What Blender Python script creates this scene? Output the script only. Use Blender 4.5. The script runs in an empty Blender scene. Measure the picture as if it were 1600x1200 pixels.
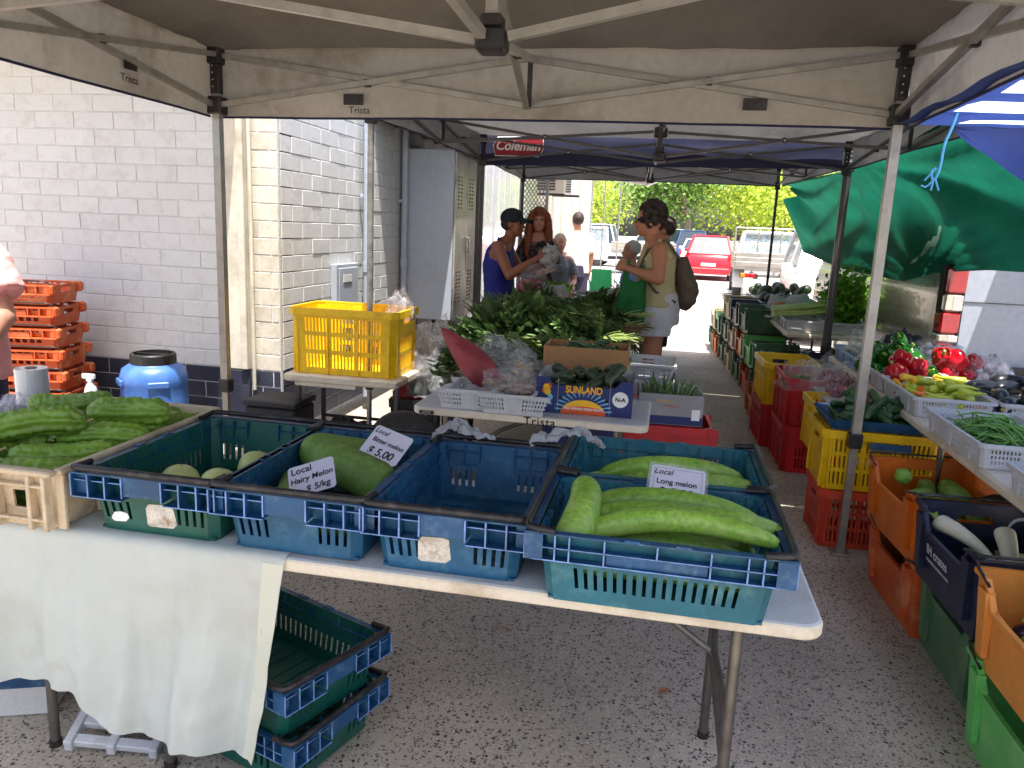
import bpy, math, random
from mathutils import Vector, Matrix, Euler, noise
R = math.radians
PI = math.pi
random.seed(7)
scene = bpy.context.scene

# ------------------------------------------------------------------ camera, sky, sun, exposure
cam_data = bpy.data.cameras.new('camera')
cam = bpy.data.objects.new('camera', cam_data)
scene.collection.objects.link(cam)
scene.camera = cam
cam_data.sensor_width = 36.0
cam_data.lens = 27.05
cam_data.clip_start = 0.05
cam_data.clip_end = 600.0
_a = Matrix(((0.97964382, 0.07960926, -0.18428335), (0.19622895, -0.18616695, 0.96272326), (0.04233422, -0.97928761, -0.19799894)))
_rt, _dn, _fw = _a.col[0], _a.col[1], _a.col[2]
_m = Matrix.Identity(4)
for _i in range(3):
    _m[_i][0], _m[_i][1], _m[_i][2] = _rt[_i], -_dn[_i], -_fw[_i]
_m[2][3] = 1.56
cam.matrix_world = _m

SUN_DIR = Vector((0.12, -0.27, 1.0)).normalized()      # towards the sun
world = bpy.data.worlds.new('World')
scene.world = world
world.use_nodes = True
wn = world.node_tree
bg = wn.nodes['Background']
sky = wn.nodes.new('ShaderNodeTexSky')
sky.sky_type = 'NISHITA'
sky.sun_disc = False
sky.sun_elevation = math.asin(SUN_DIR.z)
sky.sun_rotation = math.atan2(SUN_DIR.x, SUN_DIR.y)
sky.dust_density = 5.0
sky.air_density = 1.0
sky.ozone_density = 1.0
wn.links.new(sky.outputs[0], bg.inputs[0])
bg.inputs[1].default_value = 0.15
sun_d = bpy.data.lights.new('sun', 'SUN')
sun_d.energy = 4.0
sun_d.angle = R(0.6)
sun_d.color = (1.0, 0.965, 0.91)
sun = bpy.data.objects.new('sun', sun_d)
scene.collection.objects.link(sun)
sun.rotation_euler = SUN_DIR.to_track_quat('Z', 'Y').to_euler()
sun.location = (10, -8, 20)
vs = scene.view_settings
vs.view_transform = 'Standard'
vs.look = 'None'
vs.gamma = 1.0
vs.use_curve_mapping = False
vs.exposure = 1.33
cy = scene.cycles
cy.max_bounces = 10
cy.diffuse_bounces = 5
cy.glossy_bounces = 3
cy.transmission_bounces = 8
cy.transparent_max_bounces = 16
cy.use_denoising = True
cy.caustics_reflective = False
cy.caustics_refractive = False
cy.sample_clamp_indirect = 6.0

# ------------------------------------------------------------------ materials
def S(r, g, b):
    """srgb 0-255 to linear"""
    f = lambda c: ((c / 255 + .055) / 1.055) ** 2.4 if c > 10 else c / 3294.6
    return (f(r), f(g), f(b), 1)

def mat(name, col, rough=.6, metal=0, var=.25, scale=6., bump=0., bscale=60., dirt=None, damt=.5, dscale=3., trans=0., spec=.5,
        transl=0., alpha=1., coat=0., fine=.06, objvar=.05):
    """principled + large and fine colour variation, optional dirt patches, bump, translucency"""
    m = bpy.data.materials.new(name)
    m.use_nodes = True
    nt = m.node_tree
    N = nt.nodes
    L = nt.links
    p = N['Principled BSDF']
    tc = N.new('ShaderNodeTexCoord')
    n1 = N.new('ShaderNodeTexNoise'); n1.inputs['Scale'].default_value = scale; n1.inputs['Detail'].default_value = 6
    n2 = N.new('ShaderNodeTexNoise'); n2.inputs['Scale'].default_value = scale * 14; n2.inputs['Detail'].default_value = 3
    oi = N.new('ShaderNodeObjectInfo'); va = N.new('ShaderNodeVectorMath'); va.operation = 'MULTIPLY_ADD'
    cb = N.new('ShaderNodeCombineXYZ')
    for q in range(3): L.new(oi.outputs['Random'], cb.inputs[q])
    L.new(cb.outputs[0], va.inputs[0]); va.inputs[1].default_value = (37, 53, 71); L.new(tc.outputs['Object'], va.inputs[2])
    co = va.outputs[0]
    L.new(co, n1.inputs[0]); L.new(co, n2.inputs[0])
    c = Vector(col[:3])
    mix = N.new('ShaderNodeMix'); mix.data_type = 'RGBA'
    mix.inputs[6].default_value = (*(c * (1 - var)), 1)
    mix.inputs[7].default_value = (*(c * (1 + var)), 1)
    mr = N.new('ShaderNodeMapRange'); mr.inputs[1].default_value = .3; mr.inputs[2].default_value = .7
    L.new(n1.outputs[0], mr.inputs[0]); L.new(mr.outputs[0], mix.inputs[0])
    mx2 = N.new('ShaderNodeMix'); mx2.data_type = 'RGBA'; mx2.blend_type = 'MULTIPLY'; mx2.inputs[0].default_value = 1
    mr2 = N.new('ShaderNodeMapRange'); mr2.inputs[1].default_value = .3; mr2.inputs[2].default_value = .7
    mr2.inputs[3].default_value = 1 - fine; mr2.inputs[4].default_value = 1 + fine
    mo = N.new('ShaderNodeMapRange'); mo.inputs[3].default_value = 1 - objvar; mo.inputs[4].default_value = 1 + objvar
    L.new(oi.outputs['Random'], mo.inputs[0]); mm = N.new('ShaderNodeMath'); mm.operation = 'MULTIPLY'
    L.new(n2.outputs[0], mr2.inputs[0]); L.new(mr2.outputs[0], mm.inputs[0]); L.new(mo.outputs[0], mm.inputs[1])
    L.new(mix.outputs[2], mx2.inputs[6]); L.new(mm.outputs[0], mx2.inputs[7])
    out = mx2.outputs[2]
    if dirt:
        n3 = N.new('ShaderNodeTexNoise'); n3.inputs['Scale'].default_value = dscale; n3.inputs['Detail'].default_value = 8
        n3.inputs['Roughness'].default_value = .7
        L.new(co, n3.inputs[0])
        mr3 = N.new('ShaderNodeMapRange'); mr3.inputs[1].default_value = .5; mr3.inputs[2].default_value = .68
        mr3.inputs[4].default_value = damt
        L.new(n3.outputs[0], mr3.inputs[0])
        mx3 = N.new('ShaderNodeMix'); mx3.data_type = 'RGBA'
        mx3.inputs[7].default_value = (*dirt[:3], 1)
        L.new(mr3.outputs[0], mx3.inputs[0]); L.new(out, mx3.inputs[6])
        out = mx3.outputs[2]
    L.new(out, p.inputs['Base Color'])
    rr = N.new('ShaderNodeMapRange'); rr.inputs[3].default_value = max(.02, rough - .08); rr.inputs[4].default_value = min(1, rough + .1)
    L.new(n1.outputs[0], rr.inputs[0]); L.new(rr.outputs[0], p.inputs['Roughness'])
    p.inputs['Metallic'].default_value = metal
    p.inputs['Specular IOR Level'].default_value = spec
    p.inputs['Transmission Weight'].default_value = trans
    p.inputs['Coat Weight'].default_value = coat
    p.inputs['Alpha'].default_value = alpha
    if bump:
        nb = N.new('ShaderNodeTexNoise'); nb.inputs['Scale'].default_value = bscale; nb.inputs['Detail'].default_value = 4
        L.new(co, nb.inputs[0])
        b = N.new('ShaderNodeBump'); b.inputs['Strength'].default_value = bump; b.inputs['Distance'].default_value = .01
        L.new(nb.outputs[0], b.inputs['Height']); L.new(b.outputs[0], p.inputs['Normal'])
    if transl:
        t = N.new('ShaderNodeBsdfTranslucent'); L.new(out, t.inputs[0])
        ms = N.new('ShaderNodeMixShader'); ms.inputs[0].default_value = transl
        L.new(p.outputs[0], ms.inputs[1]); L.new(t.outputs[0], ms.inputs[2])
        L.new(ms.outputs[0], N['Material Output'].inputs[0])
    return m

def stripe_bump(m, scale, axis='X', strength=.3, dist=.01, distort=2.):
    nt = m.node_tree; N = nt.nodes; L = nt.links
    tc = N.new('ShaderNodeTexCoord'); w = N.new('ShaderNodeTexWave'); w.bands_direction = axis
    w.inputs['Scale'].default_value = scale; w.inputs['Distortion'].default_value = distort; w.inputs['Detail'].default_value = 3
    L.new(tc.outputs['Object'], w.inputs[0])
    b = N.new('ShaderNodeBump'); b.inputs['Strength'].default_value = strength; b.inputs['Distance'].default_value = dist
    L.new(w.outputs[1], b.inputs['Height'])
    L.new(b.outputs[0], N['Principled BSDF'].inputs['Normal'])
    return m

# ------------------------------------------------------------------ mesh builder
class MB:
    def __init__(s): s.v = []; s.f = []; s.mi = []; s.sm = []
    def add(s, vs, fs, mi=0, sm=False):
        o = len(s.v)
        s.v.extend(vs)
        for f in fs:
            s.f.append([i + o for i in f]); s.mi.append(mi); s.sm.append(sm)
    def hexa(s, p, mi=0):
        s.add(p, [(0, 3, 2, 1), (4, 5, 6, 7), (0, 1, 5, 4), (1, 2, 6, 5), (2, 3, 7, 6), (3, 0, 4, 7)], mi)
    def box(s, x0, x1, y0, y1, z0, z1, mi=0):
        s.hexa([(x0, y0, z0), (x1, y0, z0), (x1, y1, z0), (x0, y1, z0), (x0, y0, z1), (x1, y0, z1), (x1, y1, z1), (x0, y1, z1)], mi)
    def bbox(s, x0, x1, y0, y1, z0, z1, b=.003, mi=0):
        """box with chamfered vertical and top edges"""
        def ring(z, i):
            c = b
            return [(x0 + i + c, y0 + i, z), (x1 - i - c, y0 + i, z), (x1 - i, y0 + i + c, z), (x1 - i, y1 - i - c, z),
                    (x1 - i - c, y1 - i, z), (x0 + i + c, y1 - i, z), (x0 + i, y1 - i - c, z), (x0 + i, y0 + i + c, z)]
        rs = [ring(z0, b), ring(z0 + b, 0), ring(z1 - b, 0), ring(z1, b)]
        s.loft(rs, closed=True, caps=True, mi=mi)
    def loft(s, rings, closed=True, caps=True, mi=0, sm=False):
        n = len(rings[0]); o = len(s.v)
        vs = [p for r in rings for p in r]
        fs = []
        for i in range(len(rings) - 1):
            for j in range(n if closed else n - 1):
                k = (j + 1) % n
                fs.append((i * n + j, i * n + k, (i + 1) * n + k, (i + 1) * n + j))
        s.add(vs, fs, mi, sm)
        if caps:
            s.add(list(rings[0]), [tuple(reversed(range(n)))], mi, False)
            s.add(list(rings[-1]), [tuple(range(n))], mi, False)
    def tube(s, pts, r, n=8, mi=0, sm=True, caps=True, sq=False, up=None):
        pts = [Vector(p) for p in pts]
        rings = []
        u = None
        for i, p in enumerate(pts):
            a = pts[max(i - 1, 0)]; b = pts[min(i + 1, len(pts) - 1)]
            t = (b - a).normalized()
            if u is None:
                ref = Vector(up) if up else (Vector((0, 0, 1)) if abs(t.z) < .9 else Vector((1, 0, 0)))
                u = t.cross(ref).normalized()
            else:
                u = (u - t * u.dot(t)).normalized()
            w = t.cross(u)
            rr = r[i] if isinstance(r, (list, tuple)) else r
            if sq:
                a_, b_ = (rr, rr) if not isinstance(rr, tuple) else rr
                rings.append([tuple(p + u * x * a_ + w * y * b_) for x, y in ((-1, -1), (1, -1), (1, 1), (-1, 1))])
            else:
                rings.append([tuple(p + u * math.cos(2 * PI * k / n) * rr + w * math.sin(2 * PI * k / n) * rr) for k in range(n)])
        s.loft(rings, True, caps, mi, sm and not sq)
    def bar(s, a, b, w, h=None, mi=0):
        s.tube([a, b], (w / 2, (h or w) / 2) if False else w / 2, mi=mi, sq=True)
    def lathe(s, prof, n=24, mi=0, c=(0, 0, 0), sm=True, caps=True):
        rings = [[(c[0] + r * math.cos(2 * PI * k / n), c[1] + r * math.sin(2 * PI * k / n), c[2] + z) for k in range(n)] for r, z in prof]
        s.loft(rings, True, caps, mi, sm)
    def grid(s, nu, nv, fn, mi=0, sm=True, cu=False):
        vs = [tuple(fn(i / nu, j / nv)) for i in range(nu + (0 if cu else 1)) for j in range(nv + 1)]
        m = nu if cu else nu + 1
        fs = []
        for i in range(nu):
            for j in range(nv):
                a = i * (nv + 1) + j; b = ((i + 1) % m) * (nv + 1) + j
                fs.append((a, b, b + 1, a + 1))
        s.add(vs, fs, mi, sm)
    def prism(s, poly, mp, t, mi=0):
        """poly in (u,v) extruded over w in 0..t through the map mp(u,v,w)"""
        n = len(poly)
        vs = [tuple(mp(u, v, 0)) for u, v in poly] + [tuple(mp(u, v, t)) for u, v in poly]
        s.add(vs, [tuple(range(n)), tuple(reversed(range(n, 2 * n)))] + [(i, i + n, (i + 1) % n + n, (i + 1) % n) for i in range(n)], mi)
    def holed(s, mp, ul, vl, holes, t, mi=0):
        """panel 0..ul x 0..vl, thickness t, rectangular holes [(u0,u1,v0,v1)], through the map mp(u,v,w)"""
        us = sorted({round(x, 5) for h in holes for x in h[:2]} | {0, ul})
        vz = sorted({round(x, 5) for h in holes for x in h[2:4]} | {0, vl})
        nu, nv = len(us) - 1, len(vz) - 1
        solid = [[True] * nv for _ in range(nu)]
        for h in holes:
            for i in range(nu):
                if h[0] - 1e-6 < (us[i] + us[i + 1]) / 2 < h[1] + 1e-6:
                    for j in range(nv):
                        if h[2] < (vz[j] + vz[j + 1]) / 2 < h[3]: solid[i][j] = False
        idx = {}
        vs = []; fs = []
        def V(i, j, k):
            if (i, j, k) not in idx:
                idx[(i, j, k)] = len(vs); vs.append(tuple(mp(us[i], vz[j], t * k)))
            return idx[(i, j, k)]
        ok = lambda i, j: 0 <= i < nu and 0 <= j < nv and solid[i][j]
        for i in range(nu):
            for j in range(nv):
                if not solid[i][j]: continue
                fs.append((V(i, j, 0), V(i, j + 1, 0), V(i + 1, j + 1, 0), V(i + 1, j, 0)))
                fs.append((V(i, j, 1), V(i + 1, j, 1), V(i + 1, j + 1, 1), V(i, j + 1, 1)))
                if not ok(i - 1, j): fs.append((V(i, j, 0), V(i, j, 1), V(i, j + 1, 1), V(i, j + 1, 0)))
                if not ok(i + 1, j): fs.append((V(i + 1, j, 0), V(i + 1, j + 1, 0), V(i + 1, j + 1, 1), V(i + 1, j, 1)))
                if not ok(i, j - 1): fs.append((V(i, j, 0), V(i + 1, j, 0), V(i + 1, j, 1), V(i, j, 1)))
                if not ok(i, j + 1): fs.append((V(i, j + 1, 0), V(i, j + 1, 1), V(i + 1, j + 1, 1), V(i + 1, j + 1, 0)))
        s.add(vs, fs, mi)
    def mesh(s, name, mats):
        me = bpy.data.meshes.new(name)
        me.from_pydata([tuple(p) for p in s.v], [], s.f)
        for m in (mats if isinstance(mats, (list, tuple)) else [mats]): me.materials.append(m)
        me.polygons.foreach_set('material_index', s.mi)
        me.polygons.foreach_set('use_smooth', s.sm)
        me.update()
        return me
    def build(s, name, mats, parent=None, loc=None, rot=None, label=None):
        return link(name, s.mesh(name, mats), parent, loc, rot, label)

def link(name, data, parent=None, loc=None, rot=None, label=None):
    o = bpy.data.objects.new(name, data)
    scene.collection.objects.link(o)
    if parent: o.parent = parent
    if loc is not None: o.location = loc
    if rot is not None: o.rotation_euler = rot
    if label: o['label'] = label
    return o
def tag(o, label=None, cat=None, group=None, kind=None):
    if label: o['label'] = label
    if cat: o['category'] = cat
    if group: o['group'] = group
    if kind: o['kind'] = kind
    return o
def thing(name, label, cat, loc=(0, 0, 0), rz=0, group=None):
    return tag(link(name, None, None, loc, (0, 0, rz)), label, cat, group)
def dup(root, loc=None, rot=None, label=None, group=None, scale=None):
    r = root.copy(); scene.collection.objects.link(r)
    if loc is not None: r.location = loc
    if rot is not None: r.rotation_euler = rot
    if scale is not None: r.scale = (scale,) * 3 if not hasattr(scale, '__len__') else scale
    if label: r['label'] = label
    if group: r['group'] = group
    def rec(src, dst):
        for ch in list(src.children):
            c = ch.copy(); scene.collection.objects.link(c); c.parent = dst
            rec(ch, c)
    rec(root, r)
    return r
def text(s, size, m, parent, loc, rot, name='lettering', shear=0., bold=0., align='CENTER', sx=1., space=1.):
    c = bpy.data.curves.new(name, 'FONT'); c.body = s; c.size = size; c.shear = shear; c.align_x = align; c.align_y = 'CENTER'
    c.offset = bold; c.extrude = .0004; c.space_character = space
    c.materials.append(m)
    o = link(name, c, parent, loc, rot); o.scale = (sx, 1, 1)
    return o
def lerp(a, b, t): return a + (b - a) * t
def fold(x, y, z=0.): return noise.noise(Vector((x, y, z)))
U = random.uniform
M = {}
M['brick'] = mat('white_painted_brick', S(208, 209, 208), .6, var=.03, scale=3, bump=.15, bscale=50, dirt=S(160, 150, 134), damt=.28, dscale=9, fine=.03, objvar=.025)
M['brickd'] = mat('navy_painted_brick', S(38, 42, 62), .6, var=.15, scale=3, bump=.4, bscale=60, dirt=S(70, 70, 80), damt=.5, dscale=3)
M['mortar'] = mat('painted_mortar', S(204, 205, 204), .8, var=.08, bump=.4, bscale=90)
M['cream'] = mat('cream_paint', S(204, 198, 182), .6, var=.07, scale=2, bump=.1, dirt=S(130, 118, 96), damt=.5, dscale=2.5)
M['whitemetal'] = mat('painted_steel', S(172, 180, 192), .35, var=.05, scale=2, dirt=S(130, 130, 130), damt=.25, dscale=4)
M['louvre'] = mat('cabinet_door_steel', S(178, 172, 164), .35, metal=.2, var=.15, scale=5, dirt=S(120, 100, 80), damt=.6, dscale=6)
M['steel'] = mat('galvanised_tube', S(150, 150, 146), .42, metal=.75, var=.2, scale=25, dirt=S(80, 78, 72), damt=.4, dscale=12)
M['steeld'] = mat('dark_powdercoat_tube', S(74, 72, 72), .45, metal=.3, var=.2, scale=20)
M['beam'] = mat('grey_painted_beam', S(164, 161, 152), .36, metal=.5, var=.12, scale=14, dirt=S(90, 84, 74), damt=.35, dscale=9)
M['blackp'] = mat('black_plastic', S(30, 28, 28), .45, var=.3, scale=20, dirt=S(90, 86, 80), damt=.35, dscale=14)
M['chrome'] = mat('bright_screw', S(210, 210, 210), .25, metal=1, var=.05)
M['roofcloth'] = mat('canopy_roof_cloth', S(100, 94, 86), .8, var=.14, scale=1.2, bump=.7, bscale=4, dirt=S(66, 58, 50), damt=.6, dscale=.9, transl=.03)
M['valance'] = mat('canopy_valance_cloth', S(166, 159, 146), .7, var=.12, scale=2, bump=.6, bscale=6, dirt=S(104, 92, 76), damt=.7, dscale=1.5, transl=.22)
M['navycloth'] = mat('navy_canopy_cloth', S(24, 28, 62), .75, var=.2, scale=3, bump=.4, bscale=8)
M['greytent'] = mat('silver_canopy_cloth', S(136, 134, 132), .6, var=.16, scale=2, bump=.5, bscale=7, transl=.17, dirt=S(90, 86, 80), damt=.5)
M['tarpg'] = mat('green_shade_sheet', S(26, 106, 82), .8, var=.25, scale=3, bump=.6, bscale=16, transl=.36, spec=.25)
M['tarpb'] = mat('blue_tarp', S(50, 72, 140), .5, var=.2, scale=2, bump=.5, bscale=12, transl=.35)
M['tarpl'] = mat('pale_blue_stripe_tarp', S(200, 212, 240), .5, var=.1, scale=4, transl=.75)
M['rope'] = mat('light_blue_rope', S(92, 180, 232), .6, var=.1, bump=.5, bscale=300)
M['tabletop'] = mat('white_table_plastic', S(206, 206, 204), .42, var=.05, scale=5, bump=.06, bscale=160, dirt=S(150, 132, 108), damt=.4, dscale=5)
M['tableedge'] = mat('worn_table_edge', S(214, 204, 184), .5, var=.06, scale=5, bump=.1, bscale=60, dirt=S(150, 118, 86), damt=.5, dscale=6, fine=.03)
M['tleg'] = mat('table_leg_tube', S(112, 108, 102), .35, metal=.7, var=.2, scale=20)
M['cloth'] = mat('pale_tablecloth', S(210, 216, 210), .85, var=.03, scale=2, bump=.7, bscale=13, dirt=S(184, 182, 168), damt=.4, dscale=3.5, transl=.2, fine=.02)
M['hem'] = mat('cloth_hem', S(218, 220, 204), .85, var=.02, scale=2, transl=.2, fine=.01)
M['bluec'] = mat('blue_crate_plastic', S(12, 78, 114), .5, var=.28, scale=4, dirt=S(88, 128, 146), damt=.45, dscale=14, bump=.1, bscale=120)
M['tealc'] = mat('teal_crate_plastic', S(18, 92, 108), .5, var=.3, scale=4, dirt=S(98, 146, 150), damt=.5, dscale=13, bump=.1, bscale=120)
M['dkgreenc'] = mat('dark_green_crate_plastic', S(10, 82, 70), .42, var=.25, scale=5, dirt=S(44, 104, 96), damt=.5, dscale=6, bump=.1, bscale=120)
M['midblue'] = mat('royal_blue_crate_plastic', S(22, 74, 116), .5, var=.28, scale=5, dirt=S(104, 136, 160), damt=.5, dscale=16, bump=.1, bscale=120)
M['worn'] = mat('worn_crate_edge', S(110, 140, 196), .6, var=.4, scale=30)
M['slab'] = mat('old_sticker', S(206, 202, 192), .7, var=.12, scale=20, dirt=S(140, 108, 70), damt=.9, dscale=34, fine=.2)
M['yellow'] = mat('yellow_crate_plastic', S(240, 196, 8), .42, var=.1, scale=6, dirt=S(170, 130, 20), damt=.5, dscale=8)
M['redc'] = mat('red_crate_plastic', S(190, 22, 34), .45, var=.15, scale=5, dirt=S(140, 20, 28), damt=.5, dscale=6)
M['redo'] = mat('faded_red_crate_plastic', S(204, 66, 36), .5, var=.18, scale=4, dirt=S(160, 60, 40), damt=.6, dscale=5)
M['orange'] = mat('orange_crate_plastic', S(206, 104, 22), .42, var=.14, scale=4, dirt=S(160, 96, 40), damt=.5, dscale=6, bump=.1)
M['orange2'] = mat('old_orange_crate_plastic', S(192, 82, 32), .5, var=.14, scale=4, dirt=S(214, 150, 104), damt=.75, dscale=6, bump=.1)
M['orangel'] = mat('light_orange_crate_plastic', S(228, 148, 66), .45, var=.12, scale=4, dirt=S(196, 130, 66), damt=.5, dscale=7)
M['greenc'] = mat('dull_green_crate_plastic', S(74, 112, 76), .5, var=.15, scale=4, dirt=S(130, 156, 124), damt=.55, dscale=5, bump=.1)
M['greenl'] = mat('bright_green_crate_plastic', S(104, 190, 100), .45, var=.15, scale=4, dirt=S(160, 200, 140), damt=.5, dscale=5)
M['navyc'] = mat('navy_crate_plastic', S(30, 38, 66), .38, var=.25, scale=5, dirt=S(74, 84, 110), damt=.5, dscale=6, bump=.1)
M['creamc'] = mat('cream_crate_plastic', S(206, 188, 158), .55, var=.12, scale=5, dirt=S(140, 116, 92), damt=.75, dscale=5, bump=.2)
M['greyt'] = mat('grey_white_tray_plastic', S(196, 198, 202), .5, var=.08, scale=6, dirt=S(140, 136, 130), damt=.5, dscale=6)
M['bluet'] = mat('faded_blue_tray_plastic', S(128, 160, 196), .5, var=.12, scale=6)
M['handle'] = mat('dark_bail_bar', S(44, 42, 44), .4, metal=.3, var=.2, scale=30, dirt=S(110, 104, 96), damt=.5, dscale=16)
M['card'] = mat('cardboard', S(176, 130, 86), .85, var=.1, scale=5, bump=.1, bscale=60)
M['cardgrey'] = mat('grey_printed_card', S(150, 148, 150), .7, var=.1, scale=5)
M['cardblue'] = mat('navy_printed_card', S(30, 46, 104), .6, var=.1, scale=6)
M['cardwhite'] = mat('white_card_inside', S(206, 204, 200), .8, var=.05)
M['sunor'] = mat('printed_orange', S(226, 92, 40), .6, var=.1)
M['sunye'] = mat('printed_yellow', S(248, 190, 40), .6, var=.06)
M['suncy'] = mat('printed_light_blue', S(110, 190, 220), .6, var=.06)
M['ink'] = mat('black_ink', S(16, 15, 18), .7, var=.1)
M['inkred'] = mat('print_red', S(150, 26, 44), .6, var=.1)
M['inkwhite'] = mat('print_white', S(232, 232, 232), .6, var=.03)
M['ply'] = mat('sign_paper', S(206, 204, 218), .55, var=.03, scale=5, dirt=S(208, 180, 196), damt=.5, dscale=5, fine=.02)
M['bmel'] = mat('bitter_melon_skin', S(118, 152, 52), .33, objvar=.16, var=.25, scale=10, bump=.12, bscale=70, dirt=S(146, 184, 76), damt=.35, dscale=22)
M['long'] = mat('long_melon_skin', S(132, 172, 62), .4, var=.28, scale=6, dirt=S(182, 206, 116), damt=.75, dscale=11, bump=.1, bscale=40, fine=.28, objvar=.12)
M['hairy'] = mat('hairy_melon_skin', S(104, 136, 56), .65, var=.22, scale=9, dirt=S(158, 180, 112), damt=.35, dscale=36, bump=.2, bscale=200)
M['round'] = mat('round_melon_skin', S(196, 206, 130), .35, var=.12, scale=14, dirt=S(200, 204, 130), damt=.6, dscale=30)
M['zuc'] = mat('dark_gourd_skin', S(46, 62, 40), .4, var=.25, scale=20, dirt=S(90, 116, 66), damt=.5, dscale=60)
M['cuc'] = mat('cucumber_skin', S(34, 70, 34), .3, var=.3, scale=18, dirt=S(96, 136, 70), damt=.5, dscale=40)
M['choko'] = mat('choko_skin', S(112, 156, 62), .4, var=.2, scale=20, bump=.1)
M['capg'] = mat('green_capsicum_skin', S(30, 92, 22), .18, var=.2, scale=8)
M['capr'] = mat('red_capsicum_skin', S(170, 12, 28), .16, var=.2, scale=8)
M['chil'] = mat('yellow_green_pepper_skin', S(180, 192, 64), .25, var=.18, scale=8)
M['chily'] = mat('yellow_pepper_skin', S(226, 176, 50), .25, var=.12, scale=8)
M['chilo'] = mat('orange_pepper_skin', S(226, 112, 32), .25, var=.12, scale=8)
M['egg'] = mat('dark_eggplant_skin', S(30, 34, 40), .3, var=.25, scale=10, dirt=S(60, 66, 74), damt=.4, dscale=20)
M['eggp'] = mat('purple_eggplant_skin', S(46, 26, 44), .2, var=.2, scale=10)
M['calyx'] = mat('green_calyx', S(128, 160, 70), .5, var=.2, scale=20)
M['stem'] = mat('dry_stem', S(176, 164, 104), .6, var=.2, scale=30)
M['bean'] = mat('green_bean_skin', S(110, 160, 78), .35, var=.2, scale=30)
M['daikon'] = mat('white_radish_skin', S(206, 206, 184), .4, var=.08, scale=10, dirt=S(150, 160, 90), damt=.6, dscale=9)
M['yam'] = mat('brown_root_skin', S(140, 96, 78), .75, var=.25, scale=10, bump=.4, bscale=40)
M['garlic'] = mat('garlic_skin', S(206, 200, 210), .5, var=.12, scale=30)
M['net'] = mat('white_net_bag', S(206, 206, 220), .6, var=.05, transl=.2)
M['leafd'] = mat('dark_leaf', S(88, 114, 70), .6, var=.4, scale=6, transl=.15, fine=.25, spec=.3)
M['leafm'] = mat('mid_leaf', S(108, 136, 82), .6, var=.35, scale=6, transl=.15, fine=.25, spec=.3)
M['leafl'] = mat('fresh_leaf', S(112, 164, 42), .45, var=.3, scale=8, transl=.3, fine=.25)
M['stalk'] = mat('pale_green_stalk', S(170, 188, 110), .4, var=.15, scale=14)
M['root'] = mat('earthy_roots', S(124, 100, 72), .8, var=.3, scale=20)
M['blossom'] = mat('banana_flower_bract', S(150, 58, 64), .55, var=.22, scale=10, bump=.15, bscale=30, dirt=S(180, 100, 96), damt=.5, dscale=8)
M['skin'] = mat('skin_fair', S(206, 148, 124), .5, var=.06, scale=12)
M['skint'] = mat('skin_tan', S(188, 128, 98), .5, var=.06, scale=12)
M['skinb'] = mat('skin_brown', S(146, 92, 68), .45, var=.07, scale=12)
M['hairb'] = mat('dark_brown_hair', S(48, 34, 28), .5, var=.35, scale=40, bump=.8, bscale=90)
M['hairr'] = mat('auburn_hair', S(134, 66, 34), .45, var=.35, scale=40, bump=.6, bscale=60)
M['hairg'] = mat('grey_hair', S(150, 140, 132), .6, var=.2, scale=40, bump=.6)
M['whiteshirt'] = mat('beige_tshirt', S(226, 214, 202), .85, var=.05, scale=5, bump=.2, bscale=14)
M['bluetank'] = mat('royal_blue_singlet', S(24, 34, 130), .75, var=.15, scale=5, bump=.3, bscale=14)
M['floral'] = mat('black_floral_dress', S(22, 20, 26), .75, var=.3, scale=8, dirt=S(170, 130, 130), damt=.9, dscale=22)
M['beigetop'] = mat('beige_top', S(196, 184, 142), .85, var=.07, scale=6, bump=.25, bscale=14)
M['whiteshort'] = mat('white_shorts', S(204, 204, 212), .85, var=.05, scale=6, bump=.25, bscale=12)
M['navyshort'] = mat('navy_shorts', S(44, 42, 62), .85, var=.1, scale=6)
M['pink'] = mat('pink_tshirt', S(236, 160, 158), .85, var=.06, scale=6, bump=.2, bscale=14)
M['greyshirt'] = mat('grey_shirt', S(112, 116, 122), .85, var=.1, scale=6)
M['pblue'] = mat('pale_blue_shirt', S(130, 160, 220), .85, var=.08)
M['cap'] = mat('black_cap', S(28, 30, 36), .8, var=.15, scale=30)
M['bagg'] = mat('green_shopping_bag', S(14, 118, 50), .55, var=.15, scale=6, bump=.3, bscale=14, transl=.25)
M['pack'] = mat('brown_backpack', S(92, 78, 66), .55, var=.15, scale=9, bump=.15)
M['polyb'] = mat('white_poly_bag', S(222, 222, 224), .35, var=.05, transl=.45, bump=.3, bscale=25)
M['greenpl'] = mat('green_plastic_chair', S(12, 140, 70), .35, var=.1)
M['drum'] = mat('blue_drum_plastic', S(66, 108, 176), .38, var=.08, scale=5, dirt=S(110, 146, 200), damt=.35, dscale=8)
M['rubber'] = mat('tyre_rubber', S(44, 42, 42), .75, var=.25, scale=16, bump=.2, dirt=S(110, 102, 94), damt=.4)
M['paintw'] = mat('white_car_paint', S(226, 226, 226), .25, var=.03, coat=.5, fine=.01)
M['paintr'] = mat('red_car_paint', S(196, 16, 36), .25, var=.05, coat=.6, fine=.01)
M['paints'] = mat('silver_van_paint', S(176, 172, 160), .24, metal=.55, var=.04, scale=1.5, coat=.5, fine=.01)
M['paintd'] = mat('dark_blue_car_paint', S(60, 80, 120), .25, var=.05, coat=.5, fine=.01)
M['glassd'] = mat('car_window_glass', S(50, 62, 74), .08, var=.1, spec=.8)
M['lampr'] = mat('red_lamp_lens', S(176, 10, 24), .1, var=.15, scale=20, coat=.8)
M['lampc'] = mat('clear_lamp_lens', S(196, 190, 170), .1, metal=.4, var=.2, scale=20, coat=.8)
M['lampo'] = mat('amber_lamp_lens', S(236, 130, 20), .15, var=.1, coat=.5)
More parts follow.
